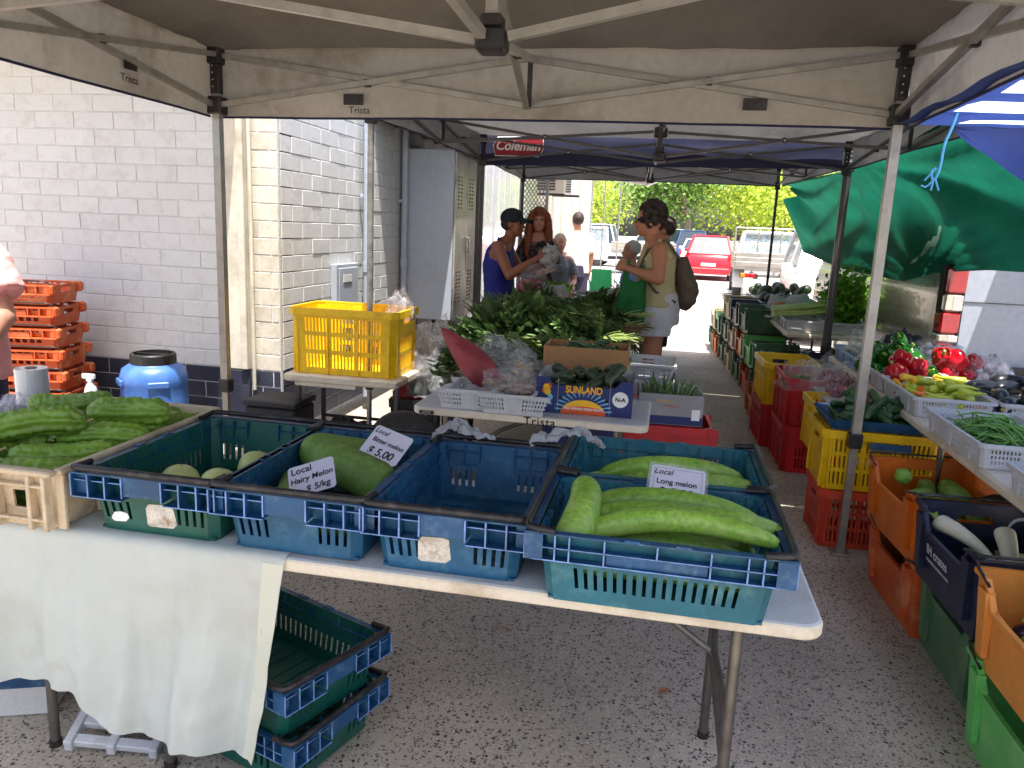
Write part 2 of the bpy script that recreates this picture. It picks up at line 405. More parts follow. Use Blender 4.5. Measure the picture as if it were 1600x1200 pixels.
M['alu'] = mat('tray_aluminium', S(176, 170, 160), .4, metal=.6, var=.15, scale=6, dirt=S(120, 104, 90), damt=.5)
M['bark'] = mat('pale_bark', S(150, 136, 116), .85, var=.3, scale=4, bump=.5, bscale=8)
M['tree1'] = mat('tree_leaf_light', S(178, 196, 70), .5, var=.4, scale=.5, transl=.5, fine=.3)
M['tree2'] = mat('tree_leaf_dark', S(104, 138, 50), .5, var=.4, scale=.5, transl=.35, fine=.3)
M['awn'] = mat('mauve_awning_cloth', S(148, 132, 124), .7, var=.1, scale=1, bump=.2, bscale=5, transl=.1)
M['navybox'] = mat('dark_storage_bag', S(24, 24, 34), .6, var=.2, scale=8, bump=.3, bscale=16)
M['dark'] = mat('dark_interior', S(18, 17, 17), .8, var=.2)
M['concw'] = mat('rendered_wall', S(214, 206, 190), .8, var=.06, scale=1.5, bump=.1)
M['leafdry'] = mat('dry_leaf', S(150, 96, 72), .7, var=.3, scale=30)
M['film'] = mat('plastic_wrap_roll', S(200, 204, 206), .18, var=.04, scale=20, coat=.4)

def clear_mat(name, tint, vis=.35, rough=.12):
    """thin clear film: mostly see-through with glossy wrinkles"""
    m = bpy.data.materials.new(name); m.use_nodes = True
    nt = m.node_tree; N = nt.nodes; L = nt.links
    p = N['Principled BSDF']; p.inputs['Base Color'].default_value = tint; p.inputs['Roughness'].default_value = rough
    tc = N.new('ShaderNodeTexCoord'); nz = N.new('ShaderNodeTexNoise'); nz.inputs['Scale'].default_value = 9; nz.inputs['Detail'].default_value = 4
    nz.inputs['Distortion'].default_value = 1.5
    L.new(tc.outputs['Object'], nz.inputs[0])
    b = N.new('ShaderNodeBump'); b.inputs['Strength'].default_value = .7; b.inputs['Distance'].default_value = .02
    L.new(nz.outputs[0], b.inputs['Height']); L.new(b.outputs[0], p.inputs['Normal'])
    t = N.new('ShaderNodeBsdfTransparent'); ms = N.new('ShaderNodeMixShader')
    mr = N.new('ShaderNodeMapRange'); mr.inputs[1].default_value = .35; mr.inputs[2].default_value = .7
    mr.inputs[3].default_value = vis * .4; mr.inputs[4].default_value = min(1, vis * 1.7)
    L.new(nz.outputs[0], mr.inputs[0]); L.new(mr.outputs[0], ms.inputs[0])
    L.new(t.outputs[0], ms.inputs[1]); L.new(p.outputs[0], ms.inputs[2]); L.new(ms.outputs[0], N['Material Output'].inputs[0])
    return m
M['clear'] = clear_mat('clear_plastic_film', (.8, .82, .85, 1), .15, .06)
M['cloudy'] = clear_mat('cloudy_plastic_film', (.8, .8, .86, 1), .3)
M['glassc'] = clear_mat('clear_window_glass', (.5, .6, .65, 1), .5, .05)

def ground_mat():
    m = bpy.data.materials.new('exposed_aggregate_concrete'); m.use_nodes = True
    nt = m.node_tree; N = nt.nodes; L = nt.links; p = N['Principled BSDF']
    tc = N.new('ShaderNodeTexCoord')
    def vor(scale, lo, edge):
        v = N.new('ShaderNodeTexVoronoi'); v.inputs['Scale'].default_value = scale; v.inputs['Randomness'].default_value = 1
        nz = N.new('ShaderNodeTexNoise'); nz.inputs['Scale'].default_value = scale * 1.1
        mx = N.new('ShaderNodeMix'); mx.data_type = 'RGBA'; mx.blend_type = 'LINEAR_LIGHT'; mx.inputs[0].default_value = .011 * 60 / scale
        L.new(tc.outputs['Object'], nz.inputs[0]); L.new(tc.outputs['Object'], mx.inputs[6]); L.new(nz.outputs[1], mx.inputs[7])
        L.new(mx.outputs[2], v.inputs[0])
        sep = N.new('ShaderNodeSeparateColor'); L.new(v.outputs['Color'], sep.inputs[0])
        a = N.new('ShaderNodeMath'); a.operation = 'GREATER_THAN'; a.inputs[1].default_value = lo; L.new(sep.outputs[0], a.inputs[0])
        d = N.new('ShaderNodeMath'); d.operation = 'MULTIPLY_ADD'; L.new(sep.outputs[1], d.inputs[0]); d.inputs[1].default_value = .35; d.inputs[2].default_value = edge
        c = N.new('ShaderNodeMath'); c.operation = 'LESS_THAN'; L.new(v.outputs[0], c.inputs[0]); L.new(d.outputs[0], c.inputs[1])
        o = N.new('ShaderNodeMath'); o.operation = 'MULTIPLY'; L.new(a.outputs[0], o.inputs[0]); L.new(c.outputs[0], o.inputs[1])
        return o, sep, v
    k1, s1, v1 = vor(74, .38, .15)
    k2, s2, v2 = vor(120, .30, .20)
    big = N.new('ShaderNodeTexNoise'); big.inputs['Scale'].default_value = 1.3; big.inputs['Detail'].default_value = 8
    L.new(tc.outputs['Object'], big.inputs[0])
    fin = N.new('ShaderNodeTexNoise'); fin.inputs['Scale'].default_value = 260; fin.inputs['Detail'].default_value = 3
    L.new(tc.outputs['Object'], fin.inputs[0])
    base = N.new('ShaderNodeMix'); base.data_type = 'RGBA'
    base.inputs[6].default_value = S(146, 135, 122); base.inputs[7].default_value = S(204, 192, 174)
    ad = N.new('ShaderNodeMath'); ad.operation = 'MULTIPLY_ADD'; L.new(fin.outputs[0], ad.inputs[0]); ad.inputs[1].default_value = 1.2
    sb = N.new('ShaderNodeMath'); sb.operation = 'MULTIPLY_ADD'; L.new(big.outputs[0], sb.inputs[0]); sb.inputs[1].default_value = 1.7; sb.inputs[2].default_value = -1.0
    L.new(sb.outputs[0], ad.inputs[2]); L.new(ad.outputs[0], base.inputs[0])
    st = N.new('ShaderNodeMix'); st.data_type = 'RGBA'; st.inputs[6].default_value = S(44, 45, 52); st.inputs[7].default_value = S(116, 104, 94)
    L.new(s1.outputs[2], st.inputs[0])
    m1 = N.new('ShaderNodeMix'); m1.data_type = 'RGBA'; L.new(k1.outputs[0], m1.inputs[0]); L.new(base.outputs[2], m1.inputs[6]); L.new(st.outputs[2], m1.inputs[7])
    st2 = N.new('ShaderNodeMix'); st2.data_type = 'RGBA'; st2.inputs[6].default_value = S(84, 82, 82); st2.inputs[7].default_value = S(204, 194, 176)
    L.new(s2.outputs[2], st2.inputs[0])
    m2 = N.new('ShaderNodeMix'); m2.data_type = 'RGBA'; L.new(k2.outputs[0], m2.inputs[0]); L.new(m1.outputs[2], m2.inputs[6]); L.new(st2.outputs[2], m2.inputs[7])
    L.new(m2.outputs[2], p.inputs['Base Color'])
    p.inputs['Roughness'].default_value = .75
    b = N.new('ShaderNodeBump'); b.inputs['Strength'].default_value = .6; b.inputs['Distance'].default_value = .004
    su = N.new('ShaderNodeMath'); su.operation = 'MULTIPLY_ADD'; L.new(k1.outputs[0], su.inputs[0]); su.inputs[1].default_value = .6; L.new(fin.outputs[0], su.inputs[2])
    L.new(su.outputs[0], b.inputs['Height']); L.new(b.outputs[0], p.inputs['Normal'])
    return m
M['ground'] = ground_mat()
M['paving'] = mat('pale_asphalt', S(176, 170, 164), .85, var=.08, scale=.6, bump=.3, bscale=80, dirt=S(140, 132, 126), damt=.4, dscale=.5, fine=.2)
# ------------------------------------------------------------------ ground, walls
def sheet(name, x0, x1, y0, y1, z, m, kind='structure'):
    b = MB(); b.add([(x0, y0, z), (x1, y0, z), (x1, y1, z), (x0, y1, z)], [(0, 1, 2, 3)])
    return tag(b.build(name, m), kind=kind)
sheet('ground', -250, 250, -60, 450, -.004, M['paving'])
b = MB()
b.add([(-5.6, -2, 0), (4.5, -2, 0), (4.5, 10.6, 0), (-5.6, 10.6, 0)], [(0, 1, 2, 3)])
tag(b.build('pavement', M['ground']), kind='structure')

def brick_wall(name, label, mp, ulen, z0, z1, mats, navy_z, thick, bl=.30, bh=.11, depth=.0045, parent=None, cat='wall', skip=None):
    """a wall whose every brick is a part; mp(u, z, w) -> world, w outwards"""
    w = thing(name, label, cat) if parent is None else parent
    if parent is None: w['kind'] = 'structure'
    # backing (mortar)
    b = MB()
    b.prism([(0, z0), (ulen, z0), (ulen, z1), (0, z1)], lambda u, v, t: mp(u, v, -thick + t), thick, 0)
    b.build('mortar_bed', M['mortar'], w)
    g = .0032
    cache = {}
    def brick(L, k, navy):
        key = (round(L, 3), k, navy)
        if key not in cache:
            bb = MB(); rr = random.Random(k * 7 + int(L * 1000))
            j = [rr.uniform(-.0015, .0015) for _ in range(8)]
            c = .0028
            o = mp(0, 0, 0)
            def P(u, v, t): return tuple(Vector(mp(u, v, t)) - Vector(o))
            ring0 = [P(g + j[0], g, 0), P(L - g + j[1], g, 0), P(L - g + j[2], bh - g, 0), P(g + j[3], bh - g, 0)]
            ring1 = [P(g + j[0], g, depth - c), P(L - g + j[1], g, depth - c), P(L - g + j[2], bh - g, depth - c), P(g + j[3], bh - g, depth - c)]
            d2 = depth + j[4]
            ring2 = [P(g + c, g + c, d2), P(L - g - c, g + c, d2), P(L - g - c, bh - g - c, d2), P(g + c, bh - g - c, d2)]
            bb.loft([ring0, ring1, ring2], True, False); bb.add(ring2, [(0, 1, 2, 3)])
            cache[key] = bb.mesh('brick', mats[1] if navy else mats[0])
        return cache[key]
    nr = int((z1 - z0) / bh)
    for r in range(nr):
        z = z0 + r * bh
        u = -bl / 2 if r % 2 else 0
        while u < ulen - .02:
            a = max(u, 0); e = min(u + bl, ulen)
            if e - a > .03 and not (skip and skip(a, e, z)):
                o = link('brick', brick(e - a, random.randrange(4), z < navy_z), w, mp(a, z, random.uniform(-.0012, .0008)))
            u += bl
    return w
WY = 4.70; WX = -2.48; NZ = .55
brick_wall('brick_wall', 'white painted brick wall with a navy base, facing the stalls behind the blue drum',
           lambda u, v, w: (-5.6 + u, WY - w, v), 2.72, 0, 2.75, (M['brick'], M['brickd']), NZ, .2)
brick_wall('brick_return_wall', 'white painted brick side wall running back behind the yellow crate to the steel cabinet',
           lambda u, v, w: (WX + w, WY + .02 + u, v), 4.6, .11, 2.75, (M['brick'], M['brickd']), NZ, .2)
# cream pilaster with half bricks
pil = thing('cream_pilaster', 'cream painted corner pillar with a strip of half bricks and navy base', 'pillar'); pil['kind'] = 'structure'
b = MB(); b.bbox(-2.872, -2.695, WY - .045, WY + .2, NZ, 2.75, .008); b.build('cream_post', M['cream'], pil)
b = MB(); b.bbox(-2.872, -2.695, WY - .045, WY + .2, 0, NZ - .002, .006); b.build('navy_post_base', M['brickd'], pil)
brick_wall('x', '', lambda u, v, w: (-2.693 + u, WY - .012 - w, v), .213, 0, 2.75, (M['cream'], M['brickd']), NZ, .2, bl=.16, parent=pil)
b = MB(); b.tube([(-2.655, WY - .045, .42), (-2.655, WY - .045, 1.6), (-2.663, WY - .045, 2.7)], .012, 8, sm=True); b.build('conduit_pipe', M['cream'], pil)
b = MB(); b.bbox(-2.735, -2.690, WY - .075, WY - .047, .56, 2.75, .004); b.build('cover_strip', M['cream'], pil)
# added sun-blocking slab over the brick wall, then the side eave
b = MB(); b.box(-5.7, -2.66, WY - 1.05, WY + .2, 2.78, 2.9); tag(b.build('eave', M['concw'], label='added overhead slab shading the brick wall'), kind='structure')  # unseen slab, added to keep direct sun off the brick wall
ev = thing('side_eave', 'grey metal eave with gutter along the side wall above the steel cabinet', 'eave'); ev['kind'] = 'structure'
b = MB(); b.box(-2.5, -1.95, 6.3, 9.6, 2.42, 2.47)
for i in range(9): b.tube([(-2.46, 6.4 + i * .4, 2.405), (-1.96, 6.4 + i * .4, 2.405)], .015, sq=True)
b.build('eave_sheet', M['greytent'], ev)
b = MB(); b.box(-1.95, -1.86, 6.28, 9.6, 2.34, 2.46); b.build('gutter', mat('grey_green_gutter', S(96, 110, 104), .5, var=.1), ev)
b = MB(); b.box(-1.955, -1.855, 6.262, 6.278, 2.33, 2.47); b.build('gutter_end', mat('green_gutter_end', S(10, 130, 90), .5), ev)
# far building
fb = thing('far_building', 'white panelled building wall beyond the steel cabinet, in full sun', 'building')
b = MB(); b.box(-2.9, WX, 9.5, 14.6, 0, 3.2); b.build('wall', M['concw'], fb)
for i in range(12):
    b = MB(); b.bbox(0, .012, 0, .40, 0, 2.9, .004); b.build('panel', M['paintw'], fb, (WX + .001, 9.6 + i * .412, .1))
fb2 = thing('air_conditioned_building', 'cream rendered building with two outdoor air conditioners high on its wall', 'building')
b = MB(); b.box(-7, -3.0, 14.8, 30, 0, 3.6); b.build('wall', M['concw'], fb2)
for i in range(6):
    b = MB(); b.bbox(0, .05, 0, .12, 0, 3.4, .01); b.build('pilaster_strip', M['cream'], fb2, (-3.0, 15.2 + i * 2.2, 0))
for yy, zz in ((17.2, 2.35), (20.0, 2.45)):
    ac = thing('air_conditioner', 'nearer of two white air conditioner units on the far wall, with dark fan grille' if yy < 18 else 'farther of two white air conditioner units on the far wall', 'air conditioner', (-2.6, yy, zz), 0, 'air conditioners on the far wall')
    b = MB(); b.bbox(-.38, .3, -.15, .15, 0, .6, .02); b.build('casing', M['paintw'], ac)
    b = MB()
    for k in range(8): b.box(-.33, .1, -.165, -.152, .06 + k * .06, .095 + k * .06)
    b.build('grille', M['steeld'], ac)
    b = MB(); b.box(-.4, .3, -.02, .02, -.05, 0); b.build('bracket', M['steeld'], ac)
# grille gate
gg = thing('security_grille_gate', 'open grey security gate with diamond wire mesh behind the red haired woman', 'gate', (-2.26, 11.9, 0))
b = MB()
for a, c in (((0, 0, .05), (0, 0, 2.9)), ((.40, 0, .05), (.40, 0, 2.9)), ((0, 0, .07), (.4, 0, .07)), ((0, 0, 2.88), (.4, 0, 2.88))): b.tube([a, c], .022, sq=True)
b.build('frame', M['steeld'], gg)
b = MB()
p = .085
for k in range(-5, 36):
    for s in (1, -1):
        z0 = k * p
        a0, a1 = 0, .4
        if s > 0: zz0, zz1 = z0, z0 + .6
        else: zz0, zz1 = z0 + .6, z0
        pts = []
        for t in (0, 1):
            z = lerp(zz0, zz1, t)
        lo, hi = .07, 2.88
        def clip(za, zb):
            ta, tb = 0., 1.
            d = zb - za
            t1, t2 = (lo - za) / d, (hi - za) / d
            if t1 > t2: t1, t2 = t2, t1
            return max(0, t1), min(1, t2)
        ta, tb = clip(zz0, zz1)
        if tb - ta > .05: b.tube([(.4 * ta, 0, lerp(zz0, zz1, ta)), (.4 * tb, 0, lerp(zz0, zz1, tb))], .006, 4, caps=False)
b.build('wire_mesh', M['steeld'], gg)

# downpipes
for x, y, r, lab in ((WX + .085, 6.02, .04, 'thicker white downpipe on the side wall right of the pillar, ending in a collar'),
                     (WX + .06, 6.98, .03, 'thin white downpipe on the side wall next to the steel cabinet')):
    t = thing('downpipe', lab, 'pipe', (x, y, 0))
    b = MB(); b.tube([(0, 0, .12), (0, 0, 2.7)], r, 14, sm=True); b.build('pipe', M['whitemetal'], t)
    b = MB(); b.tube([(0, 0, 1.16), (0, 0, 1.24)], r + .008, 14, sm=True); b.build('collar', M['whitemetal'], t)
    b = MB(); b.bbox(-.07, r, -.012, .012, 1.75, 1.78, .003); b.build('clip', M['whitemetal'], t)
t = thing('meter_box', 'small white hinged meter box low on the side wall behind the yellow crate', 'meter box', (WX + .012, 5.45, .74))
b = MB(); b.bbox(0, .05, 0, .42, 0, .50, .005); b.build('box_frame', M['whitemetal'], t)
b = MB(); b.bbox(.052, .06, .03, .39, .03, .47, .004); b.build('door', M['whitemetal'], t)
b = MB(); b.bbox(.061, .066, .1, .26, .36, .42, .002); b.build('name_plate', M['paintw'], t)

# steel switch cabinet
cab = thing('steel_cabinet', 'tall pale grey steel switch cabinet with louvred side door, raised on the wall', 'cabinet', (-2.42, 7.02, .68))
b = MB(); b.bbox(0, .455, 0, .86, 0, 1.56, .004); b.build('cabinet_body', M['whitemetal'], cab)
b = MB()
for i in range(2):
    y0, y1 = .02 + i * .415, .42 + i * .415
    holes = []
    for (c0, c1, z0, n) in ((.06, .12, 1.02, 9), (.16, .22, 1.02, 9), (.06, .12, .14, 9), (.16, .22, .14, 9)):
        for k in range(n): holes.append((c0, c1, z0 + k * .035, z0 + k * .035 + .016))
    d = MB(); d.holed(lambda u, v, w: (.458 + w, y0 + u, .02 + v), .4, 1.52, holes, .016)
    dd = d.build('door', M['louvre'], cab)
    h = MB(); h.bbox(.476, .498, y0 + (.36 if i == 0 else .02), y0 + (.385 if i == 0 else .045), .62, .78, .004); h.build('handle', M['chrome'], dd)
for z in (.2, 1.25):
    h = MB(); h.tube([(.462, .006, z), (.462, .006, z + .1)], .007, 8); h.build('hinge', M['steel'], cab)
b = MB(); b.box(.05, .09, .1, .8, -.62, -.002); b.tube([(.2, .3, -.002), (.22, .3, -.4), (.1, .4, -.66)], .025, 10); b.tube([(.3, .5, -.002), (.28, .5, -.3), (.12, .55, -.66)], .02, 10)
b.build('cable_duct', M['steeld'], cab)

# ------------------------------------------------------------------ pop-up tents
def tent(name, label, x0, x1, y0, y1, zt, zb, zap, roof, val, steel, legr, zval, hub=True, corners=None, hubp=None, legs='abcd', leg_foot=None, clip_z=.62, edge=True, inward=0., noval=()):
    t = thing(name, label, 'tent')
    corners = corners or [(x0, y0), (x1, y0), (x1, y1), (x0, y1)]
    cx, cyy = hubp or (sum(c[0] for c in corners) / 4, sum(c[1] for c in corners) / 4)
    # roof: 4 panels from the eaves to the apex, sagging slightly between
    b = MB(); nn = 20
    def rf(i, j):
        ii, jj = lerp(-.012, 1.012, i), lerp(-.012, 1.012, j)
        q = Vector(corners[0]).lerp(Vector(corners[1]), ii).lerp(Vector(corners[3]).lerp(Vector(corners[2]), ii), jj); x, y = q
        d = max(abs(2 * i - 1), abs(2 * j - 1))
        m_ = min(abs(2 * i - 1), abs(2 * j - 1))
        z = lerp(zap, zt + .03, d) - .05 * math.sin(PI * d) * (1 - m_ ** 2) + .012 * fold(x * 4, y * 4, .3)
        return (x, y, z)
    b.grid(nn, nn, rf)
    b.build('roof_cloth', roof, t)
    for k in range(4):
        if k in noval: continue
        a, c = Vector((*corners[k], 0)), Vector((*corners[(k + 1) % 4], 0))
        n = Vector((c.y - a.y, -(c.x - a.x), 0)).normalized()
        b = MB(); L = (c - a).length
        def vf(i, j):
            p = a.lerp(c, i) + n * (.026 + .018 * j + .03 * fold(i * L * 1.5, j * 2., k * 3.7) * j + .008 * fold(i * L * 7, j * 3., k * 1.7))
            zlo = zval + .012 * math.sin(PI * i)
            p.z = lerp(zt + .075, zlo, j)
            return tuple(p)
        b.grid(40, 6, vf)
        v = b.build('valance', val, t)
        if edge:
            e = MB(); e.tube([vf(i / 24, 1) for i in range(25)], .006, 6); e.build('navy_hem', M['navycloth'], v)
    # legs
    for k, ch in enumerate('abcd'):
        if ch not in legs: continue
        x, y = corners[k]
        lg = MB(); lg.tube([(x, y, clip_z), (x, y, zt + .02)], legr, sq=True, up=(0, 1, 0)); lo = lg.build('leg', steel, t)
        l2 = MB(); l2.tube([(x, y, .012), (x, y, clip_z + .02)], legr * .8, sq=True, up=(0, 1, 0)); l2.build('inner_leg', steel, lo)
        ft = MB(); ft.bbox(x - legr * 2.1, x + legr * 2.1, y - legr * 2.1, y + legr * 2.1, .001, .013, .003); ft.build('foot_plate', steel, lo)
        cl = MB(); cl.bbox(x - legr * 1.5, x + legr * 1.5, y - legr * 1.5, y + legr * 1.5, clip_z - .015, clip_z + .06, .004); cl.build('leg_clip', M['blackp'], lo)
    for k in range(4):
        x, y = corners[k]
        br = MB(); br.bbox(x - legr * 1.7, x + legr * 1.7, y - legr * 1.7, y + legr * 1.7, zt - .05, zt + .035, .005)
        br.bbox(x - legr * 1.15, x + legr * 1.15, y - legr * 1.15, y + legr * 1.15, zt - .2, zt - .05, .003)
        br.build('corner_bracket', M['blackp'], t)
        sl = MB(); sl.bbox(x - legr * 1.9, x + legr * 1.9, y - legr * 1.9, y + legr * 1.9, zb - .045, zb + .045, .005); sl.build('slider_bracket', M['blackp'], t)
        for s in range(4):
            sc = MB(); sc.tube([(x - legr * .3, y - legr * 1.17, zt - .06 - s * .035), (x - legr * .3, y - legr * 1.17 - .004, zt - .06 - s * .035)], .005, 8); sc.build('screw', M['chrome'], t)
    # side trusses: 2 scissors per side; then scissors to the hub
    bw = legr * .62
    def scissor(p, q, ztp, zbp, ztq, zbq, off):
        mx = (p + q) / 2
        zm = (ztp + zbq) / 2
        for za, zc, s in ((ztp, zbq, 1), (zbp, ztq, -1)):
            bb = MB(); bb.tube([(p.x + off.x * s, p.y + off.y * s, za), (q.x + off.x * s, q.y + off.y * s, zc)], bw, sq=True)
            bb.build('truss_bar', steel, t)
        j = MB(); j.bbox(mx.x - .016, mx.x + .016, mx.y - .016, mx.y + .016, zm - .018, zm + .018, .003); jo = j.build('pivot', M['blackp'], t)
        s2 = MB(); s2.tube([(mx.x, mx.y - .0165, zm), (mx.x, mx.y - .021, zm)], .006, 8); s2.build('pivot_screw', M['chrome'], jo)
    for k in range(4):
        a, c = Vector((*corners[k], 0)), Vector((*corners[(k + 1) % 4], 0))
        n = Vector((c.y - a.y, -(c.x - a.x), 0)).normalized() * -1
        md = (a + c) / 2
        off = n * bw * 1.02
        ins = n * inward
        scissor(a + ins, md + ins, zt - .0, zb, zt - .02, zb + .02, off)
        scissor(md + ins, c + ins, zt - .02, zb + .02, zt, zb, off)
        st = MB(); st.tube([(md.x + ins.x + off.x * 2.6, md.y + ins.y + off.y * 2.6, zt - .03), (md.x + ins.x + off.x * 2.6, md.y + ins.y + off.y * 2.6, zb + .01)], .011, sq=True); st.build('centre_strap', M['blackp'], t)
        if hub:
            h = Vector((cx, cyy, 0)); o2 = Vector((-n.y, n.x, 0)) * bw * 1.02
            m2 = md + n * .03 + ins
            scissor(m2, h + (m2 - h).normalized() * .05, zt - .03, zb + .01, zt - .10, zb - .06, o2)
    if hub:
        hb = MB(); hb.bbox(cx - .042, cx + .042, cyy - .042, cyy + .042, zb - .10, zb - .035, .008); hb.bbox(cx - .03, cx + .03, cyy - .03, cyy + .03, zb - .034, zb + .0, .004)
        hb.build('hub', M['blackp'], t)
        pl = MB(); pl.tube([(cx, cyy, zb), (cx, cyy, zap - .02)], .018, sq=True, up=(0, 1, 0)); pl.build('centre_pole', steel, t)
        hb = MB(); hb.bbox(cx - .045, cx + .045, cyy - .045, cyy + .045, zt - .14, zt - .07, .008); hb.build('upper_hub', M['blackp'], t)
    return t
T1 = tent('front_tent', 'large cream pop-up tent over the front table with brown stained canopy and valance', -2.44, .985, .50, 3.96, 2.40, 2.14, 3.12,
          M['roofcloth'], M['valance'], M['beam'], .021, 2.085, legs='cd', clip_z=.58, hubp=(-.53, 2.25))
# its black Velcro squares, patch and the name written on the valance
for x in (-1.665, .35):
    b = MB(); b.bbox(x - .055, x + .055, 3.968, 3.972, 2.155, 2.21, .001); b.build('black_patch', M['blackp'], T1)
b = MB(); b.bbox(-2.452, -2.449, 3.24, 3.33, 2.19, 2.25, .001); b.build('black_patch', M['blackp'], T1)
text('Trista', .05, M['ink'], T1, (-1.63, 3.965, 2.128), (R(90), 0, R(-2)))
text('Trista', .05, M['ink'], T1, (-2.455, 3.28, 2.15), (R(90), 0, R(90)))
T2 = tent('middle_tent', 'grey pop-up tent with thin dark frame behind the front tent', -1.73, 1.62, 4.38, 7.15, 2.36, 2.16, 2.95,
          M['greytent'], M['greytent'], M['steeld'], .016, 2.17, legs='cd', clip_z=.60, noval=(2,), corners=[(-1.73, 4.38), (1.60, 4.06), (1.42, 7.15), (-1.73, 7.15)])
b = MB()
lg = MB(); lg.tube([(-1.73, 4.38, .62), (-1.73, 4.38, 2.3)], .019, 14); lo = lg.build('leg', M['steel'], T2)
l2 = MB(); l2.tube([(-1.73, 4.38, 0.01), (-1.73, 4.38, .64)], .016, 14); l2.build('inner_leg', M['steel'], lo)
l2 = MB(); l2.tube([(-1.73, 4.38, .555), (-1.73, 4.38, .63)], .026, 14); l2.build('leg_clip', M['blackp'], lo)
T3 = tent('navy_tent', 'navy pop-up tent with brand banner valance beyond the middle tent', -1.84, 1.34, 7.30, 10.1, 2.42, 2.2, 3.0,
          M['greytent'], M['greytent'], M['steeld'], .015, 2.20, legs='abcd', clip_z=.62, noval=(0,), corners=[(-1.80, 7.28), (1.48, 7.28), (1.25, 10.1), (-1.9, 10.1)])
b = MB()
b.grid(30, 6, lambda i, j: (lerp(-1.78, 1.4, i), 7.225 + .012 * fold(i * 9, j * 3), lerp(2.40, 2.125 + .05 * i, j)))
bn = b.build('banner', M['navycloth'], T3)
b = MB(); b.prism([(0, 0), (.40, 0), (.46, .06), (.44, .16), (.03, .15), (-.01, .1)], lambda u, v, w: (-1.64 + u, 7.202 + w, 2.22 + v), .006)
lg_ = b.build('logo_plate', M['inkred'], bn)
b = MB(); b.tube([(-1.65, 7.20, 2.30), (-1.61, 7.20, 2.375), (-1.19, 7.20, 2.385), (-1.18, 7.20, 2.28), (-1.22, 7.20, 2.212), (-1.63, 7.20, 2.212), (-1.65, 7.20, 2.30)], .005, 5); b.build('logo_outline', M['inkwhite'], bn)
text('Coleman', .115, M['inkwhite'], bn, (-1.42, 7.196, 2.30), (R(90), 0, 0), shear=.25, bold=.003)

# far awning
aw = thing('mauve_awning', 'mauve cloth awning on a white frame jutting from the far building', 'awning', (-2.9, 13.2, 0))
b = MB(); b.grid(12, 12, lambda i, j: (lerp(0, lerp(3.2, 2.3, j), i), lerp(0, 5.6, j), lerp(3.05, 2.72, i) + .03 * math.sin(i * 20) * (1 - i) - .04 * math.sin(PI * j))); b.build('awning_cloth', M['awn'], aw)
for y in (0, 1.4, 2.8, 4.2, 5.5):
    b = MB(); b.tube([(0, y, 3.0), (3.2 - y * .16, y, 2.69)], .03, sq=True); b.build('rafter', M['paintw'], aw)
b = MB(); b.tube([(3.22, 0, 2.7), (2.32, 5.6, 2.7)], .035, sq=True); b.build('front_rail', M['paintw'], aw)
for x, y in ((1.4, 4.9), (1.75, 4.95), (1.5, 1.0)):
    b = MB(); b.tube([(x, y, .01), (x, y, 2.78)], .016, 8); b.build('post', M['paintw'], aw)
# ------------------------------------------------------------------ tarps and ropes
def interp(pts, t):
    n = len(pts) - 1; x = min(t * n, n - 1e-6); i = int(x); f = x - i
    return Vector(pts[i]).lerp(Vector(pts[i + 1]), f)
gt = [(1.30, 10.1, 2.22), (1.42, 8.7, 2.20), (1.50, 7.3, 2.18), (1.56, 5.9, 2.24), (1.60, 4.9, 2.32), (2.0, 4.2, 2.42), (2.6, 3.6, 2.5)]
gb = [(1.36, 10.2, 2.05), (1.75, 11.0, 1.42), (1.86, 8.6, 1.28), (1.90, 7.0, 1.27), (1.95, 6.2, 1.38), (2.02, 5.4, 1.43), (2.30, 4.6, 1.44), (2.9, 3.9, 1.44)]
b = MB()
def tf(i, j):
    p = interp(gt, i).lerp(interp(gb, i), j)
    k = math.sin(PI * j)
    di, dj = (i - .36) * 2.2, j
    th = math.atan2(dj, di); rr_ = math.hypot(di, dj)
    fo = .055 * math.sin(th * 13 + 2 * fold(i * 3, j * 2)) * min(1, rr_ * 1.6) * (1 - .5 * j) + .05 * fold(i * 7, j * 3, 1) * k
    fo += .10 * math.exp(-((th - .55 - .12 * rr_) / .10) ** 2) * min(1, rr_ * 2) - .05 * math.exp(-((th - .75) / .10) ** 2) * min(1, rr_ * 2)
    t2 = math.atan2(1 - dj, (i - .52) * 2.2); r2 = math.hypot(1 - dj, (i - .52) * 2.2)
    fo += .035 * math.sin(t2 * 17) * math.exp(-r2 * 2.2) * min(1, r2 * 6) + .006 * fold(i * 60, j * 9)
    p += Vector((fo + .16 * k, fo * .4, -.05 * k * math.sin(i * 12)))
    # gather towards a tie in the lower hem
    g = math.exp(-((i - .52) / .04) ** 2) * j * j
    p.x -= .10 * g; p.z -= .05 * g
    return tuple(p)
b.grid(120, 26, tf)
